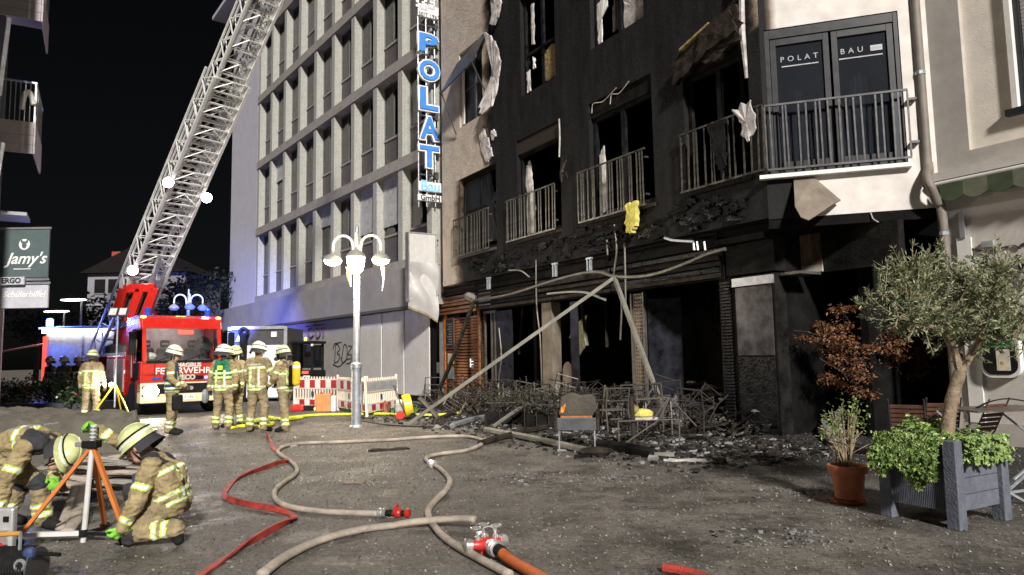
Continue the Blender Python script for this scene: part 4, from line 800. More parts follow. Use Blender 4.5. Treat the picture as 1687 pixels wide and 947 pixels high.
whl=MB(); whl.lathe([(.28,-.14),(.46,-.14),(.5,-.08),(.5,.08),(.46,.14),(.28,.14)],24); tyre=whl.mesh('tyre','rubber',True); rim=MB().lathe([(.05,.1),(.12,.12),(.2,.05),(.28,.08),(.28,-.1),(.05,-.1)],20).mesh('rim','grey_plastic',True)
for s in (-1,1):
    for y in (-.95,-5.3,):
        w=link('wheel',None,ft,T((s*1.02,y,.5))@RY(R_(90*s))); link('tyre',tyre,w); link('rim',rim,w)
MB().b(-.5,.5,-9,-1.2,.55,.85).build('chassis','black',ft)
for s in (-1,1):
    x0,x1=(W-.6,W) if s>0 else (-W,-W+.6)
    MB().b(x0,x1,-4.6,-2.0,.55,1.75).build('equipment_locker','fire_red',ft,bevel=.02); MB().b(x0,x1,-8.8,-5.95,.75,1.75).build('equipment_locker','fire_red',ft,bevel=.02)
    for y in (-2.1,-3.4): MB().b((x1+.002 if s>0 else x0-.02),(x1+.02 if s>0 else x0-.002),y-1.1,y,.65,1.65).build('roller_shutter','alu',ft)
    MB().b(x0-.02 if s<0 else x0,x1+.02 if s>0 else x1,-4.6,-2.,1.2,1.3).build('reflective_band','white',ft)
MB().b(-W,W,-9,-2,1.75,1.85).build('deck','grey_plastic',ft)
ot=thing_part('outrigger',ft); MB().b(W,W+1.0,-4.9,-4.7,.45,.65).build('beam','dark_grey',ot); MB().b(W+.7,W+.95,-4.92,-4.68,.02,.5).build('jack','yellow',ot)
for k in range(3): MB().b(W+.02,W+.5,-5.9,-5.85,.9+k*.28,1.04+k*.28).build('hazard_stripe','yellow' if k%2==0 else 'black',ft)
PV=TI@(TM@Vector((0,-6.4,3.1)))
tt=thing_part('turntable',ft); MB().lathe([(.95,0),(.95,.25),(.7,.35)],24,0,T((0,-6.4,1.86))).build('ring','dark_grey',tt); 
# ladder geometry in world space
B0=TM@Vector((0,-6.4,3.35)); tip=atY(446,-12,21.); LD=(tip-B0).normalized()
LS=LD.cross(Vector((0,0,1))).normalized(); LN=LS.cross(LD)      # side, and normal (up side)
LI=TI.to_3x3()
def LP(t,s,n): return TI@(B0+LD*t+LS*s+LN*n)
for s in (-.5,.42):
    a=TI@(B0+LS*s+Vector((0,0,-1.3))); m=MB(); d=LI@LD; 
    m.prism([(-.55,-.2),(.5,-.2),(.62,1.25),(.35,1.5),(-.35,1.2)],-.05,.05)
    hd=Vector((LD.x,LD.y,0)).normalized(); ang=math.atan2(hd.y,hd.x)-TA
    m.build('turret_cheek','fire_red',tt,M=T(a)@RZ(ang))
def hbox(name,u0,u1,mat): pass
a=TI@(B0+Vector((0,0,.05))); MB().b(-.2,.2,-.42,.42,.0,.28).build('turret_head','fire_red',tt,M=T(a)@RZ(ang)); MB().b(-.5,.3,-.38,.34,-1.2,-.5).build('hydraulic_block','dark_grey',tt,M=T(a)@RZ(ang)); 
m=MB(); m.tube([TI@(B0+Vector((0,0,-1.)))+Vector((0,0,0)),LP(2.6,0,-.1)],[.11,.08],10); m.build('lift_cylinder','steel',tt)
MB().tube([LP(-.9,.3,-.1),LP(.4,.3,-.15)],.1,8).build('cable_drum','alu',tt)
ld=thing_part('ladder',ft)
_y=B0.y-.9
for p,q in (((205,476),(256,474)),((256,474),(240,520)),((205,476),(192,520)),((232,476),(212,530))): MB().bar(TI@atY(*p,_y),TI@atY(*q,_y),.2,.3).build('support_beam','fire_red',tt,bevel=.02)
_c=[TI@atY(x,y,_y+.25) for x,y in ((214,480),(250,480),(236,530),(200,540))]; MB().add(_c+[c+Vector((0,-.3,0)) for c in _c],[(0,1,2,3),(7,6,5,4),(0,4,5,1),(1,5,6,2),(2,6,7,3),(3,7,4,0)]).build('mechanism_cover','dark_grey',tt)
def section(t0,t1,w,hh,n0,rung,cw=.055,name='rung',mat='ladder_alu'):
    for s in (-1,1):
        MB().bar(LP(t0,s*w,n0),LP(t1,s*w,n0),cw*1.5,up=LI@LN).build('bottom_chord',mat,ld); MB().bar(LP(t0,s*w,n0+hh),LP(t1,s*w,n0+hh),cw,up=LI@LN).build('top_chord',mat,ld)
        n=int((t1-t0)/.75); k=0
        m=MB()
        for i in range(n):
            a=t0+(t1-t0)*i/n; b_=t0+(t1-t0)*(i+1)/n
            m.bar(LP(a,s*w,n0),LP((a+b_)/2,s*w,n0+hh),cw*.55); m.bar(LP((a+b_)/2,s*w,n0+hh),LP(b_,s*w,n0),cw*.55)
        m.build('side_lattice',mat,ld)
    n=int((t1-t0)/rung)
    for i in range(n+1):
        t=t0+(t1-t0)*i/n; MB().bar(LP(t,-w,n0),LP(t,w,n0),cw*.8,up=LI@LN).build(name,mat,ld)
    for i in range(0,n,2):
        t=t0+(t1-t0)*i/n; t2=t0+(t1-t0)*min(i+1,n)/n
        for s in (-1,1): MB().bar(LP(t,s*w,n0-.02),LP(t2,0,n0-.02),cw*.5).build('brace',mat,ld)
section(-3.0,9.4,.6,.7,0.,.42,.062); section(1.0,13.,.50,.60,.08,.42,.055); section(4.,17,.40,.5,.15,.42,.05)
m=MB(); m.tube([LP(-1.5,.1,.2),LP(13,.1,.25)],.05,6); m.tube([LP(0,-.15,.2),LP(13,-.15,.3)],.03,6); m.build('hose_run','hose_grey',ld)
for k in range(14):
    t=random.uniform(1,12); MB().b(-.08,.08,-.1,.1,-.06,.06).build('pulley_block','steel',ld,M=T(LP(t,random.uniform(-.25,.25),.12)))
def onL(x,y):   # nearest ladder point for a pixel
    best=None
    d=ray(x,y).normalized()
    for t in np.linspace(-1,15,400):
        P=B0+LD*t; q=(P-CAM)-d*(P-CAM).dot(d)
        if best is None or q.length<best[0]: best=(q.length,t)
    return best[1]
for (x,y,s,e) in ((266,303,-.75,170),(334,314,.72,170),(268,452,.68,120)):
    t=onL(x,y); P=LP(t,s,-.08); sp_=thing_part('spotlight',ft); aim=TI@Vector((-1.,13,0))
    q=(aim-P).to_track_quat('-Z','Y').to_matrix().to_4x4()
    MB().lathe([(.06,.2),(.16,.12),(.19,0)],14,0,T(P)@q).build('housing','dark_grey',sp_); MB().lathe([(.175,-.005),(.14,-.05),(.02,-.07)],14,0,T(P)@q).build('lens','lamp_white',sp_)
    lamp('spot_beam',sp_,P+(aim-P).normalized()*.12,e*3,(1,.95,.88),'SPOT',aim,.1,70,.8)
lamp('blue_flash',ft,(-W+.3,-.7,3.25),40,(.12,.2,1)); lamp('beacon_beam',ft,(-W+.3,-.7,3.3),20000,(.12,.2,1),'SPOT',TI@FO.at(22.,0,3.2),.1,36,1.); lamp('beacon_beam',ft,(-W+.3,-.9,3.3),5000,(.22,.12,1),'SPOT',TI@FO.at(13.5,0,2.9),.1,16,.9); lamp('cab_light',ft,(.2,-1.1,2.7),14,(1,.97,.92))
for L_,w_ in lum: lamp('tube_light',L_,(0,0,-.2),40,(1,.9,.75),size=.4)
# ================================================================ lit street lamp
def street_lamp(loc,label,lit,ring=0,group=None):
    L=thing('street_lamp',label,'street lamp',loc=loc,rz=ring,group=group)
    MB().lathe([(.11,0),(.11,1.3),(.125,1.31),(.125,1.4),(.075,1.44),(.07,4.0),(.045,4.05),(.04,4.55),(.0,4.6)],14).build('post','galv',L,smooth=True)
    MB().lathe([(.16,0),(.15,.03),(.12,.05)],14).build('base_flange','galv',L); MB().b(.1,.13,-.06,.06,.5,.95).build('service_door','galv',L)
    for k in range(3):
        a=[R_(0),R_(180),R_(-80)][k]; d=Vector((math.cos(a),math.sin(a),0)); hd=thing_part('lamp_head',L)
        pth=[d*.05+Vector((0,0,3.7)),d*.09+Vector((0,0,4.1))]+[d*(.32+.23*math.cos(w))+Vector((0,0,4.1+.24*math.sin(w))) for w in np.linspace(math.pi*.93,0,9)]+[d*.55+Vector((0,0,3.98))]
        MB().tube(pth,.032,8).build('curved_arm','white_paint',hd,smooth=True)
        c=d*.55+Vector((0,0,3.78)); MB().lathe([(.03,.2),(.05,.15),(.13,.11),(.2,.03),(.215,-.02)],18,0,T(c)).build('shade','grey_plastic' if not lit else 'lamp_shade',hd,smooth=True)
        MB().lathe([(.195,-.025),(.17,-.08),(.09,-.12),(.01,-.13)] if k<2 or not lit else [(.195,-.025),(.19,-.16),(.16,-.3),(.08,-.38),(.01,-.42)],16,0,T(c)).build('bowl','lamp_glow' if lit else 'grey_plastic',hd,smooth=True)
        if lit:
            lamp('bulb',hd,c+Vector((0,0,-.28 if k<2 else -.55)),lit,(1,.84,.6),size=.15)
    return L
lp=G(587,703)
SL=street_lamp((lp.x,lp.y,0),'lit three-armed street lamp post in front of the office block',130,0)
hn=SL
for x0 in (-.1,): 
    m=MB(); c=Vector((.6,-.02,3.6)); m.tube([c,c+Vector((.02,0,-.3)),c+Vector((-.02,.02,-.55))],[.05,.03,.01],5); o=m.build('melted_drip','insulation',SL); m=MB(); c=Vector((-.06,-.55,3.55)); m.tube([c,c+Vector((.0,0,-.2)),c+Vector((.04,.02,-.45))],[.07,.05,.01],5); m.build('melted_drip','foam_scorch',SL)
fl_=street_lamp((atY(310,520,30.).x,30.,0),'unlit grey street lamp rising behind the fire truck cab',0,R_(20))
# ================================================================ white rescue vehicle far left, under a blue light
rv=thing('rescue_vehicle','white rescue vehicle with glowing roof strip and blue light behind the plants','vehicle',loc=(-16.9,28.,0),rz=R_(4))
MB().b(-1.3,1.6,-0,2.4,.5,3.0).build('body','body_grey',rv,bevel=.05)
for k in range(2): MB().b(-1.15+k*1.35,.1+k*1.35,-.03,-.002,.8,2.7).build('roller_shutter','shutter',rv)
MB().b(-1.3,1.2,-.25,-.1,2.72,2.86).build('light_strip','strip',rv); MB().b(-1.4,1.6,-.3,.0,2.88,2.95).build('roof_edge','body_grey',rv)
MB().lathe([(.12,0),(.12,.25),(.06,.3)],12,0,T((-1.1,-.1,3.0))).build('beacon','blue_glow',rv)
MB().b(-1.36,-1.2,-.05,-.03,.9,2.6).build('edge_marker','red_glow',rv)
lamp('blue_flash',rv,(-1.1,-.45,3.2),360,(.12,.2,1)); lamp('strip_glow',rv,(.8,-.6,2.6),6,(.9,.88,1),size=.5)
for x in (-.8,1.1):
    w=link('wheel',None,rv,T((x,.1,.45))@RX(R_(90))); link('tyre',tyre,w); link('rim',rim,w)
MB().tube([(-3.4,-.4,1.9),(-1.2,-.3,2.3)],.04,6).build('raised_arm','orange_wood',rv)
# ================================================================ site container and small loader by the office block
c0=atY(376,600,27.); sc_=thing('site_container','grey framed site container with white panel and warning triangle beside the truck','container',loc=(c0.x,27.,0),rz=R_(0))
MB().b(0,2.15,.05,2.2,.1,2.75).build('body','dark_grey',sc_); MB().b(.2,1.95,.0,.045,.15,2.1).build('panel','white_paint',sc_); m=MB(); m.b(-.03,.1,-.03,.04,.1,2.8); m.b(2.08,2.2,-.03,.04,.1,2.8); m.b(.1,2.08,-.03,.04,2.7,2.82); m.build('frame','grey_plastic',sc_)
MB().prism([(.25,2.25),(.5,2.25),(.375,2.5)],-.02,.04).build('warning_triangle','yellow',sc_); MB().b(1.6,1.8,-.02,.04,2.4,2.6).build('label_plate','white',sc_); MB().tube([(.62,-.2,0),(.62,-.2,2.55)],.13,10).build('flue','black',sc_); 
m=MB(); m.tube([(.62+.14*math.cos(a),-.2,2.6+.14*math.sin(a)) for a in np.linspace(0,6.283,13)],.06,6); m.build('flue_ring','black',sc_)
tl=atY(452,554,29.); tb=thing('light_tube','glowing white light tube on a stand beside the site container','lamp',loc=(tl.x,29,0)); MB().b(-.32,.32,-.04,.04,tl.z-.06,tl.z+.06).build('tube','strip',tb); MB().tube([(0,0,0),(0,0,tl.z-.06)],.03,6).build('stand','galv',tb)
ll=atY(500,600,28.); wl2=thing('wheel_loader','small dark wheel loader with glazed cab parked behind the barriers','loader',loc=(ll.x,28.2,0),rz=R_(-8)); wl2.scale=(1.,)*3
for x in (-.55,.5): 
    for y in (-.5,.5): MB().b(x-.03,x+.05,y-.04,y+.04,1.1,2.15).build('cab_post','black',wl2)
pass; MB().b(-.66,.62,-.62,.62,2.15,2.25).build('cab_roof','black',wl2,bevel=.03); 
MB().b(-.5,.48,-.49,-.47,1.25,2.13).build('rear_window','glass_dark',wl2); MB().b(-.5,.48,.4,.45,1.2,2.1).build('front_window','glass_dark',wl2); MB().b(-.12,.05,-.465,-.46,1.5,2.05).build('sticker','white',wl2)
MB().b(-.62,.62,-.9,.6,.6,1.12).build('engine_hood','black',wl2,bevel=.05); m=MB(); m.prism([(-.7,.55),(.7,.55),(.5,.9),(-.45,.9)],-1.4,-.92); m.build('counterweight','concrete',wl2)
for x in (-.42,.42): MB().b(x-.12,x+.12,-.93,-.9,1.0,1.1).build('tail_lamp','red_glow',wl2); 
MB().b(.35,.6,-.92,-.89,.86,.93).build('number_plate','white',wl2); MB().lathe([(.05,0),(.05,.13),(.02,.15)],10,0,T((.15,-.3,2.25))).build('beacon','amber_dim',wl2); MB().b(.5,.58,-.6,-.55,2.05,2.13).build('work_lamp','white',wl2)
MB().b(-1.1,-.7,.0,.5,.5,1.4).build('side_tank','dark_grey',wl2)
for x in (-.6,.6):
    w=link('wheel',None,wl2,T((x,-.4,.45))@RY(R_(90))@Matrix.Diagonal((.9,.9,.9,1))); link('tyre',tyre,w); link('rim',rim,w)
# ================================================================ floodlight tripod at left
tp=G(188,693); fl2=thing('floodlight_tripod','twin-head floodlight on a pole with yellow tripod legs beside the truck','floodlight',loc=(tp.x,tp.y,0))
hz_=atY(190,520,tp.y).z; MB().tube([(0,0,.35),(0,0,hz_)],.022,8).build('mast','galv',fl2)
for a in (-20,100,220): MB().tube([(.02*math.cos(R_(a)),.02*math.sin(R_(a)),.95),(.62*math.cos(R_(a)),.62*math.sin(R_(a)),.02)],.02,6).build('leg','yellow',fl2)
MB().tube([(-.05,-.3,.18),(.45,-.25,.2)],.015,6).build('spreader','steel',fl2)
for s in (-1,1):
    h_=thing_part('lamp_head',fl2); Mh=T((s*.13,0,hz_))@RX(R_(-25)); MB().b(-.11,.11,-.05,.05,-.02,.22).build('case','dark_grey',h_,M=Mh); MB().b(-.095,.095,-.056,-.051,0,.2).build('glass','shop_panel',h_,M=Mh)
MB().ball((-.1,-.02,.95),.06,10).build('working_lamp','lamp_white',fl2); lamp('working_light',fl2,(-.1,-.2,.95),25,(1,.95,.85))
# ================================================================ people
CL=['jacket','trousers','lime','silver_tape','skin','glove_dark','rubber','navy','green_vest','glove_lime','sooty_pad','white']
CI={n:i for i,n in enumerate(CL)}
def V(*a): return Vector(a)
def capsule(mb,a,b_,ra,rb,n=12):
    a,b_=Vector(a),Vector(b_); d=b_-a; L=d.length
    if L<1e-5: mb.ball(a,ra,n); return
    q=d.to_track_quat('Z','Y').to_matrix().to_4x4(); pr=[]
    for k in range(5): w=math.pi/2*(1-k/4); pr.append((max(ra*math.cos(w),1e-3),-ra*math.sin(w)))
    for k in range(5): w=math.pi/2*k/4; pr.append((max(rb*math.cos(w),1e-3),L+rb*math.sin(w)))
    mb.lathe(pr,n,0,T(a)@q)
def stand(stance=.13,lean=0.,L=((.27,.0,1.13),(.29,.1,.88)),R=((-.27,0,1.13),(-.29,.1,.88)),look=(0,1,-.1),step=0.,h=0.):
    # person's own frame: +y faces forward, +x is to the left hand seen from behind mirrored (x>0 = right side)
    f=lambda z:(lean*(z-.9))
    J=dict(pel=V(0,0,.95),chest=V(0,f(1.25),1.25),neck=V(0,f(1.47)+.0,1.49),head=V(0,f(1.62)+.03,1.645),
      hipR=V(.095,0,.9),hipL=V(-.095,0,.9),kneR=V(stance*.9,.03+step,.49),kneL=V(-stance*.9,.03-step,.49),ankR=V(stance,-.02+step,.1),ankL=V(-stance,-.02-step,.1),
      toeR=V(stance+.05,.17+step,.045),toeL=V(-stance-.05,.17-step,.045),
      shR=V(.185,f(1.4),1.41),shL=V(-.185,f(1.4),1.41),elR=V(*L[0]),wrR=V(*L[1]),elL=V(*R[0]),wrL=V(*R[1]),look=V(*look).normalized(),right=V(1,0,0))
    return J
def build_body(parent,J,opt,vox=.013):
    ax=(J['neck']-J['pel']); TL=ax.length; axn=ax.normalized(); rt=J['right'].normalized(); fw=axn.cross(rt)*-1
    fw=rt.cross(axn)*-1
    bones=[]
    def bn(a,b_,ra,rb,zone): bones.append((Vector(a),Vector(b_),ra,rb,zone))
    for s in (-1,1):
        bn(J['pel']+rt*.075*s-axn*.02,J['chest']+rt*.09*s,.128,.128,'torso'); bn(J['chest']+rt*.09*s,J['pel']+axn*TL*.86+rt*.1*s,.128,.09,'torso')
        if opt.get('hem',True): bn(J['pel']+rt*.08*s-axn*.02,J['pel']*.55+(J['kneR'] if s>0 else J['kneL'])*.18+(J['hipR'] if s>0 else J['hipL'])*.27,.128,.118,'hem')
    for k,s in (('R',1),('L',-1)):
        sh=J['sh'+k]; el=J['el'+k]; wr=J['wr'+k]; hip=J['hip'+k]; kn=J['kne'+k]; an=J['ank'+k]; to=J['toe'+k]
        bn(J['neck']-axn*.06,sh,.075,.082,'torso'); bn(sh,el,.084,.064,'uarm'); bn(el,wr,.064,.05,'farm')
        bn(hip,kn,.108,.082,'thigh'); bn(kn,an,.082,.075,'shin'); bn(an+V(0,0,-.01),to,.062,.045,'boot')
        hd=J.get('hd'+k); d=(wr-el).normalized() if hd is None else hd.normalized()
        pn=J.get('pn'+k); pn=(rt*-s) if pn is None else pn
        pn=(pn-d*pn.dot(d)).normalized(); sd=d.cross(pn).normalized()
        bn(wr-d*.02,wr+d*.02,.047,.042,'cuff')
        for j in (-1,1): bn(wr+d*.02+sd*.016*j,wr+d*.085+sd*.024*j,.024,.02,'glove')
        curl=opt.get('curl',.6)
        for j in range(4):
            b0=wr+d*.09+sd*(-.036+.024*j); ln=[.062,.074,.07,.055][j]
            m1=b0+(d*math.cos(curl)+pn*math.sin(curl))*ln*.5; m2=m1+(d*math.cos(curl*2)+pn*math.sin(curl*2))*ln*.55
            bn(b0,m1,.0125,.012,'glove'); bn(m1,m2,.012,.0105,'glove')
        t0=wr+d*.03-sd*.035; t1=t0+(d*.6-sd*.7+pn*.3).normalized()*.045; bn(t0,t1,.016,.014,'glove'); bn(t1,t1+(d*.8+pn*.5).normalized()*.035,.014,.012,'glove')
    hd=J['head']; lk=J['look']; hr=rt; hu=(hr.cross(lk)).normalized()
    if hu.dot(axn)<0: hu=-hu
    bn(J['neck']-axn*.05,hd-hu*.03,.068,.06,'neck'); bn(hd+hu*.03-lk*.015,hd+hu*.02+lk*.015,.098,.092,'head'); bn(hd-hu*.06+lk*.035,hd-hu*.08+lk*.05,.062,.05,'head'); bn(hd+lk*.095-hu*.0,hd+lk*.118-hu*.03,.016,.02,'head')
    for s in (-1,1): bn(hd+hr*s*.093-hu*.0,hd+hr*s*.097-hu*.03,.017,.014,'head')
    mb=MB()
    for a,b_,ra,rb,z in bones: capsule(mb,a,b_,ra,rb,14 if ra>.03 else 8)
    me=bpy.data.meshes.new('tmp'); me.from_pydata(mb.v,[],mb.f); o=bpy.data.objects.new('tmp',me); COL.objects.link(o)
    r=o.modifiers.new('r','REMESH'); r.mode='VOXEL'; r.voxel_size=vox; s_=o.modifiers.new('s','SMOOTH'); s_.factor=.5; s_.iterations=2
    bpy.context.view_layer.update(); me2=bpy.data.meshes.new_from_object(o.evaluated_get(bpy.context.evaluated_depsgraph_get())); bpy.data.objects.remove(o)
    n=len(me2.vertices); co=np.empty(n*3); me2.vertices.foreach_get('co',co); co=co.reshape(-1,3); no=np.empty(n*3); me2.vertices.foreach_get('normal',no); no=no.reshape(-1,3)
    def classify(P):
        best=np.full(len(P),1e9); bi=np.zeros(len(P),int); bt=np.zeros(len(P))
        for i,(a,b_,ra,rb,z) in enumerate(bones):
            A=np.array(a); D=np.array(b_)-A; L2=max(D@D,1e-9); t=np.clip(((P-A)@D)/L2,0,1); q=np.linalg.norm(P-A-t[:,None]*D,axis=1)-(ra+(rb-ra)*t)
            k=q<best; best[k]=q[k]; bi[k]=i; bt[k]=t[k]
        return bi,bt
    bi,bt=classify(co); zv=np.array([bones[i][4] for i in bi])
    # cloth folds: push vertices along their normals, more near the joints
    wr=np.array([mnoise.noise(Vector((x*8,y*8,z*17))) + .5*(1-3*abs(mnoise.noise(Vector((x*14,y*14,z*24))))) for x,y,z in co])
    amp=np.where(np.isin(zv,['torso','hem','uarm','farm','thigh','shin']),.017,0.); co2=co+no*(wr*amp)[:,None]
    me2.vertices.foreach_set('co',co2.ravel())
    npol=len(me2.polygons); ce=np.empty(npol*3); me2.polygons.foreach_get('center',ce); ce=ce.reshape(-1,3); bi,bt=classify(ce); z=np.array([bones[i][4] for i in bi])
    mi=np.full(npol,CI['jacket']); pel=np.array(J['pel']); an=np.array(axn); s=((ce-pel)@an)/TL; x=(ce-pel)@np.array(rt)
    mi[np.isin(z,['thigh','shin'])]=CI['trousers']; mi[z=='boot']=CI['rubber']; mi[z=='neck']=CI[opt.get('collar','jacket')]; mi[z=='head']=CI['skin']
    mi[np.isin(z,['glove','cuff'])]=CI[opt.get('glove','glove_dark')]
    def ring(mask,v,c,w):
        k=mask&(np.abs(v-c)<w); mi[k]=CI['lime']; k=mask&(np.abs(v-c)<w*.5); mi[k]=CI['silver_tape']
    ring(z=='shin',bt,.58,.07); ring(z=='shin',bt,.80,.07); ring(z=='uarm',bt,.62,.1); ring(z=='farm',bt,.68,.11)
    body=np.isin(z,['torso','hem']); vest=opt.get('vest')
    if vest: k=body&(s>opt.get('vest_low',-.2)); mi[k]=CI[vest]
    rings=opt.get('rings',(-.16,-.03,.62))
    for c in rings: ring(body,s,c,.045)
    k=body&(np.abs(np.abs(x)-.095)<.03)&(s>-.03)&(s<.62); mi[k]=CI['lime']; k=body&(np.abs(np.abs(x)-.095)<.016)&(s>-.03)&(s<.62); mi[k]=CI['silver_tape']
    if opt.get('pads'): k=body&(s>.74)&(np.abs(x)>.06); mi[k]=CI['sooty_pad']; k=np.isin(z,['shin'])&(bt<.14); mi[k]=CI['sooty_pad']; k=(z=='thigh')&(bt>.9); mi[k]=CI['sooty_pad']
    for c in CL: me2.materials.append(MAT(c))
    me2.polygons.foreach_set('material_index',mi.astype(np.int32)); me2.polygons.foreach_set('use_smooth',[True]*npol); me2.name='body'
    bo=link('body',me2,parent)
    # face details and helmet
    Mh=Matrix(((hr.x,lk.x,hu.x,hd.x),(hr.y,lk.y,hu.y,hd.y),(hr.z,lk.z,hu.z,hd.z),(0,0,0,1)))
    for s_ in (-1,1):
        MB().ball((s_*.034,.096,.012),(.014,.008,.009),8).build('eye','ink',parent,M=Mh); MB().ball((s_*.034,.1,.034),(.022,.006,.005),6).build('eyebrow','bark_dark',parent,M=Mh)
    MB().ball((0,.1,-.07),(.026,.008,.006),8).build('mouth','hose_red',parent,M=Mh)
    if opt.get('mask'):
        ms=thing_part('breathing_mask',parent); MB().ball((0,.075,-.01),(.088,.07,.1),14).build('visor','black',ms,M=Mh); MB().lathe([(.045,0),(.05,.05),(.03,.09)],12,0,Mh@T((0,.125,-.075))@RX(R_(-100))).build('filter','dark_grey',ms)
    he=thing_part('helmet',parent); hm=opt.get('helmet','helmet_lime'); H=Mh@T((0,-.012,.045))@RX(R_(-6))
    pr=[(.142,-.02),(.138,.03),(.125,.075),(.098,.112),(.06,.135),(.02,.145),(.002,.146)]
    MB().lathe(pr,22,0,H@Matrix.Diagonal((.92,1.12,1,1)),cap=False).build('shell',hm,he,smooth='all')
    br=MB(); br.lathe([(.13,.0),(.165,-.02),(.168,-.03),(.13,-.02)],22,0,H@T((0,.012,0))@Matrix.Diagonal((.88,1.1,1,1)),cap=False); br.build('brim',hm,he,smooth='all')
    MB().lathe([(.1415,.012),(.1405,.03)],22,0,H@Matrix.Diagonal((.925,1.125,1,1)),cap=False).build('reflective_band','silver_tape',he)
    MB().tube([H@V(.0,-.158*math.cos(a)*1.0,.148*math.sin(a)) for a in np.linspace(.15,math.pi-.15,11)],.011,5).build('crest',hm,he)
    MB().tube([H@V(.132*math.cos(a)*1.0,.155*math.sin(a)*1.02,.05) for a in np.linspace(0,6.283,17)],.007,5).build('goggle_strap','black',he)
    MB().tube([Mh@V(.1*math.cos(a),.03+.02*math.sin(a),-.02+.125*math.sin(a)) for a in np.linspace(0,-math.pi,9)],.007,5).build('chin_strap','black',he)
    # neck curtain
    vs=[]; n=12
    for i in range(n+1):
        a=math.pi+math.pi*i/n; 
        for r_,zz in ((.135,-.015),(.155,-.07),(.168,-.115)): vs.append(H@V(r_*.92*math.cos(a),r_*1.1*math.sin(a)*(1 if zz>-.1 else 1.05),zz))
    MB().add(vs,[(3*i+j,3*i+j+1,3*i+j+4,3*i+j+3) for i in range(n) for j in range(2)]).build('neck_curtain','sooty_pad',he,smooth='all')
    return bo
def person(label,px,face,J,opt,vox=.013,scale=1.,group=None,tilt=None):
    p=G(*px) if not isinstance(px,Vector) else px
    P=thing('person',label,'person',loc=p,rz=face,group=group); P.scale=(scale,)*3
    build_body(P,J,opt,vox); return P
# facing angle: rz=0 looks along +Y (away from camera), rz=180deg looks at the camera; rz=-90deg faces right
A1=stand(L=((.27,.02,1.15),(.2,.2,.98)),R=((-.27,.02,1.15),(-.2,.22,.98)),look=(0,1,-.15))
B1=person('firefighter in a blue vest and beige trousers standing sideways before the truck grille',(281,716),R_(-75),A1,dict(vest='navy',vest_low=-.25,helmet='helmet_white',rings=(-.14,.0,.2)),scale=1.02)
m=MB(); m.b(-.06,.06,-.1,.1,-.22,.1); m.build('tool_pouch','black',B1,bevel=.03,M=T((.17,.14,.72)))
P2=person('firefighter seen from behind in a green vest and white helmet, left of the group',(366,708),R_(-8),stand(L=((.27,.02,1.14),(.25,.06,.88)),R=((-.29,-.02,1.14),(-.33,.03,.87)),look=(.5,.8,-.05),stance=.15),dict(vest='green_vest',vest_low=.22,helmet='helmet_white',collar='sooty_pad',rings=(-.16,-.04,.32,.5)),scale=1.03)
MB().b(-.06,.06,-.155,-.135,1.28,1.38).build('vest_badge','lime',P2); m=MB(); m.ball((-.42,.02,.72),(.07,.12,.16),10); m.build('lantern','grey_plastic',P2)
P3=person('firefighter wearing a breathing mask, half hidden between two colleagues',(386,704),R_(165),stand(look=(.1,1,-.1),L=((.26,.05,1.15),(.2,.2,.98)),R=((-.26,.05,1.15),(-.24,.1,.9))),dict(mask=True,rings=(-.16,-.04,.55)),scale=1.02)
MB().b(.14,.26,.1,.2,.55,.8).build('green_bag','green_vest',P3,bevel=.03)
P4=person('firefighter seen squarely from behind with reflective cross on the jacket back',(423,712),R_(-12),stand(L=((.29,.06,1.16),(.26,.24,1.0)),R=((-.27,.0,1.14),(-.24,.14,.93)),look=(.1,1,-.12),stance=.16),dict(helmet='helmet_white',rings=(-.16,-.05,.66),curl=.9),scale=1.05)
lettering('lettering','FEUERWEHR',.055,'sign_white',P4,(1,0,0),(0,.05,1),(0,-.147,1.36),.001)
P5=person('firefighter with mask and yellow air cylinder on the back facing the group',(469,711),R_(72),stand(L=((.26,.08,1.15),(.2,.22,.95)),R=((-.26,.08,1.15),(-.22,.25,1.0)),look=(0,1,-.1),lean=.06,step=.09),dict(mask=True,rings=(-.16,-.04,.5),glove='glove_dark'),scale=1.0)
ac=thing_part('breathing_apparatus',P5); MB().lathe([(.03,.5),(.075,.47),(.085,.4),(.085,.05),(.06,.0),(.02,-.02)],16,0,T((0,-.27,.98))).build('air_cylinder','yellow',ac,smooth=True); MB().lathe([(.0865,.36),(.0865,.43)],16,0,T((0,-.27,.98)),cap=False).build('cylinder_band','sign_white',ac); MB().b(-.12,.12,-.185,-.16,.95,1.4).build('back_plate','black',ac,bevel=.02)
for s in (-1,1): MB().tube(smoothpath([(s*.1,-.17,1.38),(s*.11,-.05,1.49),(s*.11,.1,1.4),(s*.12,.15,1.2),(s*.15,.02,1.02),(s*.1,-.16,.98)],4),.022,5,fx=1.4,fy=.5).build('harness_strap','navy',ac)
P6=person('firefighter seen from behind standing far left beyond the tarpaulin heap',(148,694),R_(10),stand(look=(.1,1,-.05),stance=.14),dict(helmet='helmet_lime',rings=(-.16,-.05,.62)),scale=1.03)
for k,(x,y,rz,hm,lab) in enumerate(((103,674,170,'helmet_white','helmeted firefighter in dusk light behind the hedge, pale helmet'),(80,673,150,'helmet_lime','helmeted firefighter behind the hedge nearest the blue light'),(126,675,200,'helmet_white','dark dressed helper standing behind the hedge beside the white vehicle'))):
    person(lab,(x,y),R_(rz),stand(look=(0,1,0)),dict(helmet=hm,vest='sooty_pad' if k else None,rings=(-.05,.6)),vox=.02,scale=.98)
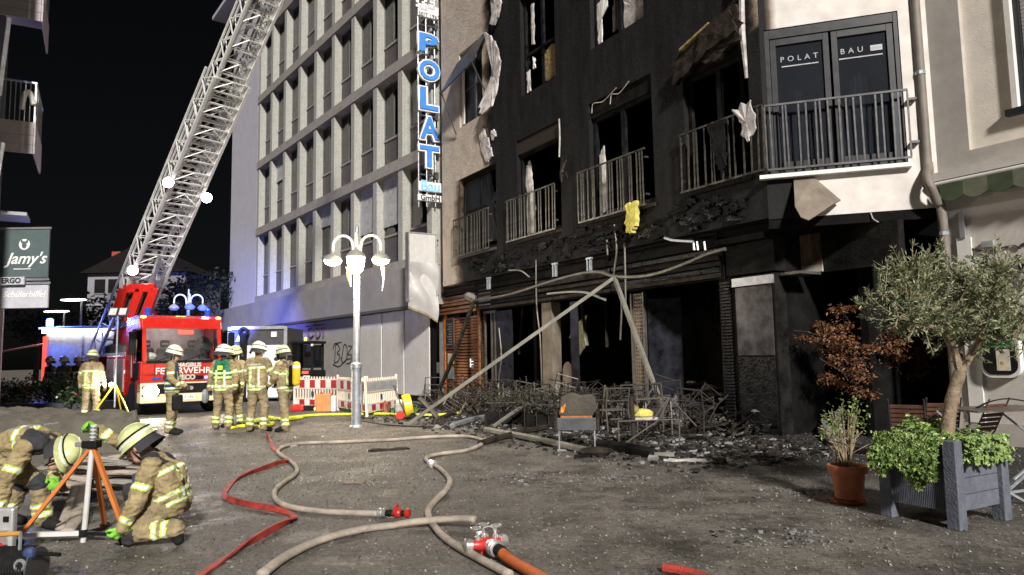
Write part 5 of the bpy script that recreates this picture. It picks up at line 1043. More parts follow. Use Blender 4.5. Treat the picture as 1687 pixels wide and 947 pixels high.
# kneeling and stooping pair at the tripod, joints set by hand (metres from the spot on the ground)
K1=G(250,893)
JK=dict(pel=V(.12,.1,.33),chest=V(.08,.08,.54),neck=V(-.05,.08,.70),head=V(-.16,.05,.79),hipR=V(.12,-.0,.31),hipL=V(.1,.2,.31),kneR=V(-.11,-.13,.1),kneL=V(-.34,.3,.36),ankR=V(.24,-.1,.13),ankL=V(-.2,.34,.12),toeR=V(.27,-.1,.04),toeL=V(-.36,.34,.05),
 shR=V(.03,-.11,.64),shL=V(-.12,.2,.68),elR=V(-.03,-.21,.38),elL=V(-.36,.2,.78),wrR=V(-.13,-.23,.17),wrL=V(-.56,.12,.93),hdR=V(-.6,-.1,-.7),hdL=V(-.6,-.4,.5),pnR=V(-.6,.5,.2),pnL=V(.2,-.6,-.6),look=V(-.82,-.1,-.56).normalized(),right=V(.12,-1,.02))
KN=person('kneeling firefighter in lime helmet gripping the tripod foot and column',K1,0.,JK,dict(glove='glove_lime',pads=True,hem=False,rings=(-.05,.12,.6),curl=.95),vox=.009,scale=1.0)
MB().b(-.02,.02,-.03,.03,-.09,.06).build('radio','navy',KN,bevel=.01,M=T((-.12,-.06,.52)))
K2=G(40,880)
JB=dict(pel=V(-.3,.1,.74),chest=V(-.05,.06,.83),neck=V(.2,.02,.81),head=V(.33,-.05,.69),hipR=V(-.3,.0,.72),hipL=V(-.3,.22,.72),kneR=V(.07,.06,.44),kneL=V(-.25,.32,.4),ankR=V(.1,.1,.1),ankL=V(-.42,.34,.1),toeR=V(.28,.06,.05),toeL=V(-.25,.34,.05),
 shR=V(.06,-.15,.76),shL=V(.16,.2,.76),elR=V(-.02,-.24,.5),elL=V(.13,.22,.52),wrR=V(-.07,-.26,.24),wrL=V(.22,.03,.46),hdR=V(-.05,0,-1),hdL=V(.6,-.6,-.1),pnR=V(.5,.6,0),pnL=V(-.2,-.5,-.7),look=V(.5,-.35,-.79).normalized(),right=V(.1,-1,.0))
BN=person('stooping firefighter at the left edge holding an orange tripod leg, helmet turned down',K2,0.,JB,dict(glove='glove_lime',pads=True,rings=(.1,.62),curl=.95),vox=.009)
lettering('lettering','FEUERWEHR',.07,'grey_plastic',BN,(.75,.25,.1),(-.2,.95,.25),(.07,-.035,.955),.002)
# ================================================================ hoses and fittings
def hose(label,px,r,mat,name='fire_hose',flat=1.,extra=None,z=None):
    pts=[G(*p) for p in px]; pts=smoothpath(pts,7)
    pts=[Vector((p.x,p.y,r*flat+.004+(extra(i/(len(pts)-1)) if extra else 0))) for i,p in enumerate(pts)]
    rs=[r*(1+.09*mnoise.noise(p*3.1)+.05*mnoise.noise(p*11)) for p in pts]; o=MB().tube(pts,rs,10,fx=1,fy=flat).build(name,mat,None,smooth='all'); tag(o,label,'hose','fire hoses on the ground' ); return o
def fitting(parent,p,d,prof,mat,name='coupling'):
    q=Vector(d).to_track_quat('Z','Y').to_matrix().to_4x4(); return MB().lathe(prof,14,0,T(p)@q).build(name,mat,parent,smooth=True)
# beige hose ending in the red-black nozzle
h1=[(800,729),(770,722),(720,722),(650,727),(560,731),(500,733),(470,738),(458,746),(462,753),(478,763),(489,775),(486,786),(470,797),(455,810),(452,823),(463,835),(490,843),(540,849),(590,851),(622,852)]
hose('beige hose curving from the rubble to the nozzle lying on the ground',h1,.029,'hose_beige')
nz_=thing('hose_nozzle','black and red branch nozzle lying at the end of the beige hose','nozzle'); a=G(622,852); b_=G(668,853); d=(b_-a).normalized(); p0=a+Vector((0,0,.055))
fitting(nz_,p0,d,[(.045,0),(.06,.01),(.06,.05),(.05,.06),(.058,.07),(.058,.1),(.04,.11)],'alu','coupling'); fitting(nz_,p0+d*.11,d,[(.04,0),(.045,.02),(.042,.12),(.035,.13)],'black','barrel'); fitting(nz_,p0+d*.23,d,[(.05,0),(.062,.02),(.062,.06),(.045,.08)],'red_plastic','control_ring'); fitting(nz_,p0+d*.31,d,[(.035,0),(.04,.03),(.03,.05)],'black','throat'); fitting(nz_,p0+d*.36,d,[(.045,0),(.06,.02),(.06,.06),(.04,.065)],'red_plastic','bumper')
MB().tube(smoothpath([p0+d*.2+V(0,-.045,-.01),p0+d*.22+V(0,-.07,.02),p0+d*.24+V(0,-.05,.085),p0+d*.27+V(0,.0,.1),p0+d*.24+V(0,.05,.07)],4),.015,6).build('lever','red_plastic',nz_)
MB().tube([p0+d*.15,p0+d*.16+V(0,0,-.045)],.016,6).build('grip','black',nz_)
_q=V(p0.x,p0.y,0); nz_.location=_q*(1-.76); nz_.scale=(.76,)*3
# second beige hose with a coupling
h2=[(800,726),(790,737),(765,746),(725,751),(703,758),(707,766),(722,774),(735,786),(741,797),(735,812),(719,828),(706,845),(707,860),(716,874),(728,888),(750,905),(790,928),(840,955)]
hose('long grey-beige hose snaking from the rubble to the bottom edge',h2,.033,'hose_beige',flat=.9)
cp=thing('hose_coupling','silver coupling joining the long snaking hose near its bend','coupling'); a=G(712,770); fitting(cp,a+V(0,0,.045)-(G(722,774)-G(707,766)).normalized()*.06,G(722,774)-G(707,766),[(.045,0),(.062,.01),(.062,.05),(.05,.06),(.062,.07),(.062,.12),(.045,.13)],'alu','ring')
# wide pale hose to the manifold
h3=[(430,955),(470,925),(520,900),(580,882),(640,873),(700,870),(750,870),(783,874)]
hose('broad pale hose arching from the bottom edge up to the red manifold',h3,.041,'hose_beige',flat=.75,extra=lambda t:.06*max(0,(t-.6)/.4)**.6)
h4=[(800,873),(816,880),(824,888)]
# manifold
mf=thing('dividing_breeching','red dividing manifold with three hand wheels and silver couplings','manifold'); C=G(803,915)+V(0,0,.13)
din=(G(905,960)-G(828,920)).normalized()
side_=Vector((-din.y,din.x,0)); back=-din
def valve(dirv,base):
    q=dirv.normalized(); fitting(mf,base,q,[(.06,0),(.07,.02),(.062,.1),(.055,.13)],'red_plastic','outlet'); fitting(mf,base+q*.13,q,[(.06,0),(.075,.01),(.075,.045),(.065,.05),(.08,.06),(.08,.09),(.06,.1)],'alu','outlet_coupling')
    sp=base+q*.06; fitting(mf,sp,V(0,0,1)+q*.15,[(.03,.03),(.03,.1),(.012,.11),(.012,.19)],'alu','spindle'); w=sp+(V(0,0,1)+q*.15).normalized()*.2
    m=MB(); m.tube([w+V(.055*math.cos(a),.055*math.sin(a),0) for a in np.linspace(0,6.283,15)],.012,6); m.tube([w+V(-.05,0,0),w+V(.05,0,0)],.009,5); m.tube([w+V(0,-.05,0),w+V(0,.05,0)],.009,5); m.build('hand_wheel','alu',mf)
m=MB(); m.ball(C,(.12,.11,.085),16); m.build('body','red_plastic',mf,smooth='all')
fitting(mf,C-back*.06,din,[(.07,0),(.085,.05),(.085,.09),(.1,.1),(.1,.15),(.085,.16),(.095,.17),(.095,.2),(.07,.21)],'alu','inlet_coupling'); fitting(mf,C+din*.27,din,[(.062,0),(.068,.01),(.066,.12),(.06,.13)],'rubber','inlet_collar')
valve(back*.8+side_*.2+V(0,0,.1),C+back*.05); valve(back*.2+side_*-1.+V(0,0,.05),C-side_*.05); valve(back*.3+side_*1.,C+side_*.05)
m=MB(); m.tube(smoothpath([C+V(-.06,.02,.08),C+V(-.05,.03,.18),C+V(.06,.05,.19),C+V(.1,.03,.1)],4),.012,6); m.build('carry_handle','alu',mf)
for s in (-1,1): MB().tube([C+side_*.07*s+V(0,0,-.05),C+side_*.08*s+V(0,0,-.128)],.014,6).build('foot','red_plastic',mf)
C0=V(C.x,C.y,0); mf.location=C0*(1-.64); mf.scale=(.64,)*3; C=C0+V(0,0,.13*.64)
pts=[C+din*.2,C+din*.4+V(0,0,-.03),C+din*1.1+V(0,0,-.04),C+din*2.2+V(0,0,-.042)]
tag(MB().tube(smoothpath(pts,6),.04,12).build('supply_hose','hose_orange',None,smooth='all'),'thick orange supply hose running off the bottom edge from the manifold','hose','fire hoses on the ground')
# red flat hose
h5=[(440,716),(444,730),(451,741),(466,752),(476,762),(455,768),(425,779),(392,790),(376,804),(371,822),(392,833),(430,841),(470,848),(484,853),(480,862),(455,876),(420,896),(380,918),(330,950)]
pts=smoothpath([G(*p) for p in h5],6); N=len(pts)
m=MB(); w=.031
for i,p in enumerate(pts):
    t=(pts[min(i+1,N-1)]-pts[max(i-1,0)]).normalized(); s_=Vector((-t.y,t.x,0)); tw=.5+.5*math.sin(i*.21+1.0); a=math.pi*.5*tw
    off=s_*math.cos(a)*w+V(0,0,math.sin(a)*w); c=p+V(0,0,.012+abs(math.sin(a))*w)
    nrm=t.cross(off).normalized()*.009
    m.v+=[tuple(c-off-nrm),tuple(c+off-nrm),tuple(c+off+nrm),tuple(c-off+nrm)]
for i in range(N-1):
    for k in range(4): m.f.append((i*4+k,i*4+(k+1)%4,i*4+4+(k+1)%4,i*4+4+k)); m.m.append(0)
m.f+= [(0,1,2,3),(N*4-1,N*4-2,N*4-3,N*4-4)]; m.m+=[0,0]
tag(m.build('flat_hose','hose_red',None,smooth=True),'flat red hose twisting from the firefighters to the bottom edge','hose','fire hoses on the ground')
hose('fluorescent yellow hose stretched behind the lamp post',[(395,698),(440,694),(480,690),(520,686),(560,685),(620,684),(660,685),(720,686),(760,682)],.045,'yellow_hose',flat=.8)
hose('yellow hose bundle lying at the feet of the firefighter group',[(380,708),(400,705),(430,706),(450,700),(420,697),(440,690),(470,694),(500,690)],.04,'yellow_hose')
tag(MB().tube(smoothpath([G(*p)+V(0,0,.012) for p in [(595,694),(640,701),(700,704),(760,704)]],4),.014,6).build('cable','black'),'thin black cable on the ground right of the lamp post','cable')
tag(MB().tube(smoothpath([G(*p)+V(0,0,.03) for p in [(1094,943),(1128,949),(1180,966)]],4),.035,8).build('hose_end','hose_red'),'red hose tip poking up from the bottom edge','hose')
# ================================================================ big tripod in the foreground
Yt=G(137,893).y
def at3(x,y,dY=0): return atY(x,y,Yt+dY)
tb_=thing('tripod','large tripod with orange legs and silver column between two firefighters','tripod')
MB().tube([at3(137,893),at3(152,733)],.022,10).build('column','alu_bright',tb_); MB().tube([at3(152,735),at3(155,700)],.026,10).build('column_head','alu_bright',tb_)
for k in range(4): a=at3(155-k*.5,704+k*6); MB().lathe([(.031,-.008),(.031,.008)],12,0,T(a)).build('collar_ring','steel',tb_)
m=MB(); c=at3(152,733); m.b(c.x-.07,c.x+.06,c.y-.05,c.y+.05,c.z-.025,c.z+.04); m.build('hub','black',tb_,bevel=.01); MB().b(c.x-.13,c.x-.05,c.y-.04,c.y+.03,c.z-.01,c.z+.03).build('clamp','alu',tb_,bevel=.008)
for p,dY in (((32,884),-.1),((205,874),-.05),((173,868),.5)): MB().bar(at3(153,733),at3(*p,dY),.042,.03).build('leg','orange_wood',tb_,bevel=.004)
c=at3(137,878); MB().lathe([(.035,-.03),(.035,.03)],12,0,T(c)).build('slider','black',tb_)
MB().bar(c,at3(40,881,-.1),.036).build('spreader','alu_bright',tb_); MB().bar(c,at3(204,880,-.05),.03).build('spreader','black',tb_); MB().bar(c,at3(175,868,.5),.03).build('spreader','black',tb_)
for p,dY in (((205,876),-.05),((173,870),.5),((31,886),-.1)): a=at3(*p,dY); MB().ball((a.x,a.y,.03),(.05,.05,.03),8).build('foot','rubber',tb_)
m=MB(); a=at3(200,882,-.1); m.tube(smoothpath([a,a+V(.03,0,-.03),a+V(.05,-.02,-.09),a+V(0,-.03,-.06)],4),.008,5); m.build('strap','black',tb_)
# ================================================================ tarpaulin heap behind the tripod
def heap(name,label,cat,x0,x1,y0,y1,hf,mat,nx=46,ny=26,group=None):
    vs=[];fs=[]
    for i in range(nx+1):
        for j in range(ny+1):
            x=x0+(x1-x0)*i/nx; y=y0+(y1-y0)*j/ny; vs.append((x*(1+.9*(y/y0-1)),y,hf(x,y,i/nx,j/ny)))
    for i in range(nx):
        for j in range(ny): k=i*(ny+1)+j; fs.append((k,k+ny+1,k+ny+2,k+1))
    return tag(MB().add(vs,fs).build(name,mat,None,smooth='all'),label,cat)
hx1=G(232,742).x; hy=G(200,745).y
def hfun(x,y,s,t):
    e=min(1,(1-s)*60)**.7*min(1,t*45)**.7*min(1,(1-t)*14)
    f=.46+.2*math.exp(-((s-.45)/.3)**2)*math.exp(-((t-.6)/.4)**2)+.07*mnoise.noise(V(x*1.7,y*2.5,0))+.09*(1-2.5*abs(mnoise.noise(V(x*1.9+y*1.3,y*1.6-x*.8,3))))+.05*(1-2.5*abs(mnoise.noise(V(x*3.4-y*2,y*4,7))))+.02*mnoise.noise(V(x*9,y*9,5))-.07*t
    return max(.0,f*e)+.0
heap('tarpaulin_heap','khaki tarpaulin draped over a low square heap behind the firefighters','tarpaulin',hx1-6.5,hx1,hy,hy+3.4,hfun,'tarp',120,70)
bx=thing('tool_case','long aluminium case lying on the tarpaulin heap beside the hedge','case',loc=(G(98,652).x+1.6,hy+3.6,0)); MB().b(-1.0,.9,0,.35,.35,.82).build('body','crate_steel',bx,bevel=.02,M=RZ(R_(-8))); 
for x in (-.6,.4): MB().b(x,x+.12,-.02,.0,.5,.66).build('latch','dark_grey',bx,M=RZ(R_(-8)))
# pile of folded hose lengths
fp=thing('folded_hoses','pile of folded grey-beige hose lengths behind the tripod','hose pile'); cpt=G(165,815)
for k in range(24):
    x=cpt.x+random.uniform(-.5,.25); y=cpt.y+random.uniform(-.15,.75); L=random.uniform(.5,.95); z=.04+.036*(k%9)+.02*random.random(); a=random.uniform(-.25,.25)
    d=V(math.cos(a),math.sin(a),0); n_=V(-d.y,d.x,0); pts=[]
    for q in range(3): s_=1 if q%2==0 else -1; pts+=[V(x,y,z+q*.012)+d*(-L/2*s_)+n_*.02*q,V(x,y,z+.03+q*.012)+n_*.03*math.sin(q+k),V(x,y,z+q*.012)+d*(L/2*s_)+n_*.02*q]
    MB().tube(smoothpath(pts,5),.055,8,fx=1,fy=.28).build('hose_length',random.choice(['hose_beige','hose_grey','hose_beige']),fp,smooth='all')
for k,(px) in enumerate(([(105,775),(118,790),(140,785),(165,778)],[(128,760),(118,800),(105,832),(96,845)],[(140,765),(128,805),(118,838),(104,850)],[(90,790),(100,770),(135,760),(170,762),(195,770)])):
    MB().tube(smoothpath([G(x,y+38)+V(0,.05,.2-.05*i) for i,(x,y) in enumerate(px)],5),.06,8,fx=1,fy=.35).build('hose_length','hose_beige',fp,smooth='all')
# ================================================================ case and cable reel at the lower left corner
eq=thing('equipment_box','pale metal equipment box with red catch cut by the left edge','box'); a=G(18,925); MB().b(a.x-.5,a.x,a.y,a.y+.06,0,.4).build('body','crate_steel',eq,bevel=.015); MB().b(a.x-.07,a.x-.03,a.y-.012,a.y-.002,.3,.34).build('slot','black',eq); MB().b(a.x-.09,a.x-.03,a.y-.03,a.y-.002,.13,.24).build('catch','alu',eq); MB().lathe([(.03,0),(.035,.02)],12,0,T((a.x-.07,a.y-.02,.12))@RX(R_(90))).build('red_button','red_plastic',eq)
cr_=thing('cable_reel','black cable reel with wooden carrying bar and blue hub at the lower left','cable reel'); a=G(70,965); c=V(a.x-.3,a.y,.13)
m=MB(); 
for k in range(30): m.tube([c+V(-.32+k*.019,.0,0)+V(0,.125*math.cos(w),.125*math.sin(w)) for w in np.linspace(0,6.283,19)],.012,5)
m.build('wound_cable','rubber',cr_,kind='stuff'); 
for s in (-.35,.25): MB().lathe([(.02,0),(.13,.0),(.13,.012),(.02,.012)],20,0,T(c+V(s,0,0))@RY(R_(90))).build('flange','dark_grey',cr_)
MB().tube([c+V(-.6,-.04,.2),c+V(.16,-.04,.23)],.016,8).build('wooden_bar','orange_bar',cr_); MB().tube([c+V(.16,-.04,-.15),c+V(.16,-.04,.24)],.012,6).build('stay','galv',cr_)
MB().ball(c+V(.24,-.06,.1),(.045,.04,.045),10).build('hub','sign_navy',cr_); m=MB(); m.tube([c+V(.22,-.12,.04)+V(.032*math.cos(w),0,.032*math.sin(w)) for w in np.linspace(0,6.283,13)],.012,6); m.build('ring','galv',cr_); MB().tube([c+V(.27,-.05,.1),c+V(.45,-.06,.09)],.014,6).build('crank','black',cr_)
# ================================================================ barriers, blower, jug and bits by the lamp
bar_lab=['red and white plastic barrier at the left, partly behind the orange jug','red and white plastic barrier in the middle directly behind the lamp post','plastic barrier with grey top panel leaning right of the lamp post']
BM={}
def barrier(a,b_,label,top,lean):
    A=G(*a); B_=G(*b_); L=(B_-A).length; ang=math.atan2(B_.y-A.y,B_.x-A.x); o=thing('barrier',label,'barrier',loc=A,rz=ang,group='site barriers'); o.rotation_euler=(lean,0,ang)
    H=1.0; MB().b(0,.05,-.03,.03,0,H+.06).build('end_post','barrier_white',o); MB().b(L-.05,L,-.03,.03,0,H+.06).build('end_post','barrier_white',o)
    for z in (.1,.3,.62,.9): MB().b(.05,L-.05,-.02,.02,z,z+.035).build('rail','barrier_white',o)
    n=int(L/.13)
    sl=MB().b(-.028,.028,-.014,.014,.335,.62).mesh('slat','barrier_white'); nb=MB().b(-.022,.022,-.012,.012,.935,1.0).mesh('picket_tip','barrier_white')
    for k in range(1,n): x=.05+(L-.1)*k/n; link('slat',sl,o,T((x,0,0))); link('picket_tip',nb,o,T((x,0,0)))
    if top: MB().b(.05,L-.05,-.024,-.015,.66,.9).build('top_panel','barrier_grey',o)
    w=(L-.1)/8
    for k in range(8):
        mt='barrier_red' if k%2 else 'white'
        if not top: MB().b(.05+w*k,.05+w*(k+1),-.024,-.01,.66,.895).build('stripe_field',mt,o)
        MB().b(.05+w*k,.05+w*(k+1),-.022,-.01,.136,.295).build('stripe_field',mt,o)
    MB().b(L*.42,L*.42+.12,-.03,-.024,.4,.55).build('owner_plate','sign_navy',o)
    return o
barrier((484,673),(557,676),bar_lab[0],False,0); barrier((557,676),(606,686),bar_lab[1],False,0.03); barrier((604,687),(656,676),bar_lab[2],True,-.05)
jg=thing('orange_jug','orange canister box standing before the left barrier','canister',loc=G(535,678)); MB().b(-.25,.2,-.15,.15,0,.52).build('body','jug',jg,bevel=.03); MB().b(.2,.34,-.12,.1,0,.46).build('side_can','white_paint',jg,bevel=.03); MB().lathe([(.04,0),(.04,.05)],10,0,T((-.1,0,.52))).build('cap','red_plastic',jg)
rd=thing('red_tool','red portable tool lying at the foot of the barriers','tool',loc=G(496,677)); MB().b(-.3,.1,-.12,.12,.0,.2).build('body','red_plastic',rd,bevel=.05); MB().b(.1,.4,-.08,.08,.02,.16).build('motor','black',rd,bevel=.03); MB().ball((.45,-.05,.06),.05,8).build('lamp','amber_glow',rd)
cn=thing('traffic_cone','flattened dull red traffic cone by the yellow blower','cone',loc=G(634,681)); MB().lathe([(.2,0),(.2,.02),(.14,.03),(.03,.35),(.0,.36)],14).build('cone','cone_red',cn); MB().b(-.22,.22,-.2,.2,0,.015).build('foot','rubber',cn)
bl=thing('fan_blower','yellow wheeled fan blower with small engine beside the leaning beam','fan',loc=G(664,691),rz=R_(15)); bl.scale=(.88,)*3
m=MB(); m.lathe([(.30,-.12),(.33,-.1),(.33,.1),(.30,.12),(.28,.1),(.28,-.1),(.30,-.12)],26,0,T((.12,0,.38))@RY(R_(80)),cap=False); m.build('fan_ring','yellow',bl,smooth=True)
for k in range(6): a=k*math.pi/3; MB().bar((.12,0,.38),(.12,.26*math.cos(a),.38+.26*math.sin(a)),.1,.015).build('blade','dark_grey',bl)
MB().b(-.22,.0,-.12,.12,.2,.45).build('engine','grey_plastic',bl,bevel=.03); MB().b(-.2,-.02,-.1,.1,.45,.56).build('fuel_tank','barrier_white',bl,bevel=.03); MB().lathe([(.12,0),(.12,.06)],14,0,T((-.1,-.18,.14))@RX(R_(90))).build('recoil_starter','red_plastic',bl)
for y in (-.25,.25): w=MB().lathe([(.05,-.03),(.1,-.03),(.1,.03),(.05,.03)],14,0,T((.25,y,.1))@RX(R_(90))).build('wheel','rubber',bl)
m=MB(); 
for y in (-.2,.2): m.tube([(-.25,y,.02),(-.2,y,.2),(.1,y,.12),(-.1,y,.5),(-.25,y,.95)],.013,6)
m.tube([(-.25,-.2,.95),(-.25,.2,.95)],.013,6); m.build('frame','rail_dark',bl)
hv=thing('safety_vest','fluorescent yellow vest draped over the middle barrier','vest',loc=G(598,682)); n=8
MB().add([(x,-.06-.02*math.sin(x*30),z) for x in (-.14,-.05,.05,.14) for z in (.5,.75,.98)]+[(x,.08,z) for x in (-.14,-.05,.05,.14) for z in (.55,.75,1.0)],[(3*i+j,3*i+j+1,3*i+j+4,3*i+j+3) for i in range(3) for j in range(2)]+[(12+3*i+j,12+3*i+j+1,12+3*i+j+4,12+3*i+j+3) for i in range(3) for j in range(2)]+[(3*i+2,3*i+5,12+3*i+5,12+3*i+2) for i in range(3)]).build('cloth','yellow_hose',hv,smooth='all')
tg=MB()
for k in range(160): 
    p=G(random.uniform(565,690),random.uniform(676,684)); leaf(tg,Vector((p.x,p.y,.02)),random.uniform(.12,.3),.03,Vector((random.gauss(0,.5),random.gauss(0,.5),1)).normalized())
o=tg.build('weeds','shrub_leaf'); o['kind']='stuff'; o['label']='low green weeds under the barriers'; o['category']='weeds'
# hedge planting at far left
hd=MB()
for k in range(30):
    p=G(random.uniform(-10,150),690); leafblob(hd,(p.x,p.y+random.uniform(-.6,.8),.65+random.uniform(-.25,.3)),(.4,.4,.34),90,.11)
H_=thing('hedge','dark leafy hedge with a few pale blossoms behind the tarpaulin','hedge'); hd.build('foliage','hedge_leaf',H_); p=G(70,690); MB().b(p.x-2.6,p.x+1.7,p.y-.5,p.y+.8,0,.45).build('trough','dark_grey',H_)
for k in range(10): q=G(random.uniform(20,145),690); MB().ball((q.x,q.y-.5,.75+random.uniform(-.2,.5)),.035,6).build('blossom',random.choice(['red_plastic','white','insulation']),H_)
# ================================================================ planter with olive tree and ivy
Lp,Cp,Rp=G(1467,850),G(1578,872),G(1640,852)
e1=(Lp-Cp); w1=e1.length; ang1=math.atan2((Cp-Lp).y,(Cp-Lp).x); w2=.68; HP=.70
pl=thing('wood_planter','blue-grey slatted wooden planter box under the olive tree','planter',loc=Lp,rz=ang1)      # local x: left to front corner, y: away to the back right
PW=.07
post=MB().b(-PW/2-.02,PW/2+.02,-PW/2-.02,PW/2+.02,0,HP+.03).mesh('post','planter_wood')
for x in (0,w1):
    for y in (0,w2): 
        o=link('post',post,pl,T((x,y,0))); md=o.modifiers.new('bevel','BEVEL'); md.width=.006; md.segments=2
nb=5; bw=(w1-.11)/nb
for sy in (0,w2):
    for k in range(nb):
        m=MB(); x0=.055+k*bw
        m.b(x0+.002,x0+bw-.002,sy-.012,sy+.012,.14,HP-.03)
        for j in range(6): m.b(x0+.006+j*bw/6,x0+.006+j*bw/6+bw/6-.009,sy-.022,sy-.0125,.14,HP-.03)
        m.build('grooved_board','planter_wood',pl)
for sx in (0,w1):
    for k in range(4): MB().b(sx-.014,sx+.014,.05,w2-.05,.14+k*.135,.14+k*.135+.13).build('plank','planter_wood',pl,bevel=.004)
MB().b(.02,w1-.02,.02,w2-.02,.5,.6).build('soil','soil',pl)
MB().lathe([(.02,0),(.035,.0),(.035,.012)],12,0,T((0,-.058,HP-.08))@RX(R_(90))).build('knot_cap','terracotta',pl)
PM=T(Lp)@RZ(ang1)
# ivy
iv=thing('ivy','bright green ivy spilling over the planter edges','ivy',M=PM)
def ivyleaf(mb,p,s,nrm):
    nrm=nrm.normalized(); a=nrm.cross(V(random.gauss(0,1),random.gauss(0,1),random.gauss(0,1))).normalized(); b_=nrm.cross(a)
    vs=[p]
    for k,(r,w) in enumerate(((1,90),(.5,125),(.85,155),(.45,190),(.55,230),(.35,270),(.55,310),(.45,350),(.85,25),(.5,55))): vs.append(p+(a*math.cos(R_(w))+b_*math.sin(R_(w)))*r*s+nrm*(.12*s if r<.6 else -.05*s))
    mb.add(vs,[(0,i,i%10+1) for i in range(1,11)])
def ivymass(name,x0,x1,y0,y1,depth,n,face):
    mb=MB()
    for k in range(n):
        t=random.random(); 
        if face=='front': x=random.uniform(x0,x1); low=HP-.06-depth*(.55+.45*mnoise.noise(V(x*7,1,0))) - .1*math.exp(-((x-x1*.75)/.12)**2); z=random.uniform(low,HP+.05); q=(HP-z)/max(depth,.01); y=-.06-.12*math.sin(min(1,q)*2.2)*random.uniform(.55,1.1)-.02; nr=V(random.gauss(0,.5),-1,random.gauss(.5,.5))
        elif face=='side': y=random.uniform(y0,y1); z=random.uniform(HP-depth*(.7+.3*mnoise.noise(V(y*8,4,0))),HP+.05); x=w1+.05+.1*random.random(); nr=V(1,random.gauss(-.4,.5),random.gauss(.4,.5))
        else: x=random.uniform(x0,x1); y=random.uniform(y0,y1); z=HP-.06+.16*mnoise.noise(V(x*5,y*5,2))+random.uniform(0,.1)+ .1*math.exp(-((x-.15)/.15)**2); nr=V(random.gauss(0,.5),random.gauss(-.4,.5),1)
        ivyleaf(mb,V(x,y,z),random.uniform(.02,.04),nr)
    return mb.build(name,'ivy_leaf',iv)
ivymass('foliage',-.06,w1-.05,0,0,.33,1700,'front'); ivymass('foliage',0,0,.06,w2-.02,.24,420,'side'); ivymass('foliage',-.02,w1,-.04,w2,.1,1200,'top')
m=MB(); m.tube(smoothpath([(.3,-.1,.5),(.38,-.15,.38),(.5,-.16,.36)],4),.003,4); m.build('runner','twig',iv)
# olive tree
ot_=thing('olive_tree','small olive tree with forked trunk growing from the wooden planter','tree'); base=PM@V(w1*.55,w2*.5,.58)
def oT(x,y,dY=0): return atY(x,y,base.y+dY)
tr=MB(); fork=oT(1582,612); tr.tube(smoothpath([base,oT(1563,690),oT(1570,650),fork],5),[.062]*5+[.056]*5+[.052]*6,10)
limbs=[[fork,oT(1600,585),oT(1625,560,.1),oT(1650,530,.15),oT(1668,500,.2)],[fork,oT(1572,580),oT(1555,545,-.1),oT(1535,510,-.15),oT(1500,480,-.2),oT(1440,500,-.1)],[fork,oT(1583,570,.1),oT(1592,530,.15),oT(1590,480,.2),oT(1570,445,.25)],[oT(1572,580),oT(1555,550,.25),oT(1540,500,.35),oT(1545,440,.35)],[oT(1600,585),oT(1620,540,-.25),oT(1640,480,-.3),oT(1655,440,-.3)],[oT(1555,545,-.1),oT(1510,530,-.25),oT(1470,520,-.3)],[oT(1625,560,.1),oT(1670,545,-.1),oT(1710,520,-.1)],[oT(1535,510,-.15),oT(1515,470,-.1),oT(1490,450,0)],[oT(1592,530,.15),oT(1620,490,.3),oT(1615,440,.35)]]
LM=[]
for i,l in enumerate(limbs):
    s=smoothpath(l,4); r0=.036 if i<2 else .02; tr.tube(s,[r0*(1-k/len(s))+.005 for k in range(len(s))],7); LM.append(s)
tr.build('trunk','bark',ot_,smooth=True)
lf=MB(); tw=MB()
for k in range(620):
    s=random.choice(LM); q=s[int(random.uniform(.3,1)*(len(s)-1))]; d=(V(random.gauss(0,1),random.gauss(0,1),random.gauss(.35,.8))).normalized(); L=random.uniform(.12,.36); e=q+d*L+V(0,0,.05)
    if e.z<1.22: continue
    pth=smoothpath([q,q+d*L*.5,e],4); tw.tube(pth,[.006-.004*i/(len(pth)-1) for i in range(len(pth))],4)
    for j in range(26):
        t=random.uniform(.15,1); p=pth[min(int(t*(len(pth)-1)),len(pth)-1)]+V(random.gauss(0,.008),random.gauss(0,.008),random.gauss(0,.008)); dv=(d*.7+V(random.gauss(0,.7),random.gauss(0,.7),random.gauss(.1,.6))).normalized(); leaf(lf,p,random.uniform(.04,.068),.013,dv)
for (x,y) in ((1548,400),(1463,440),(1475,462),(1412,495),(1430,478),(1625,425),(1600,425),(1655,430),(1520,425),(1550,420),(1420,520),(1675,425),(1690,450)):   # upright leading shoots
    e=oT(x,y,random.uniform(-.2,.2)); q=min((p for s in LM for p in s),key=lambda p:(p-e).length); pth=smoothpath([q,(q+e)/2+V(0,0,-.03),e],6); tw.tube(pth,.004,4); d=(e-q).normalized()
    for p in pth[4:]:
        for j in range(7): leaf(lf,p+V(random.gauss(0,.01),random.gauss(0,.01),random.gauss(0,.01)),random.uniform(.04,.07),.014,(d*.8+V(random.gauss(0,.6),random.gauss(0,.6),random.gauss(.2,.4))).normalized())
lf.build('crown','olive_leaf',ot_); tw.build('twigs','twig',ot_)
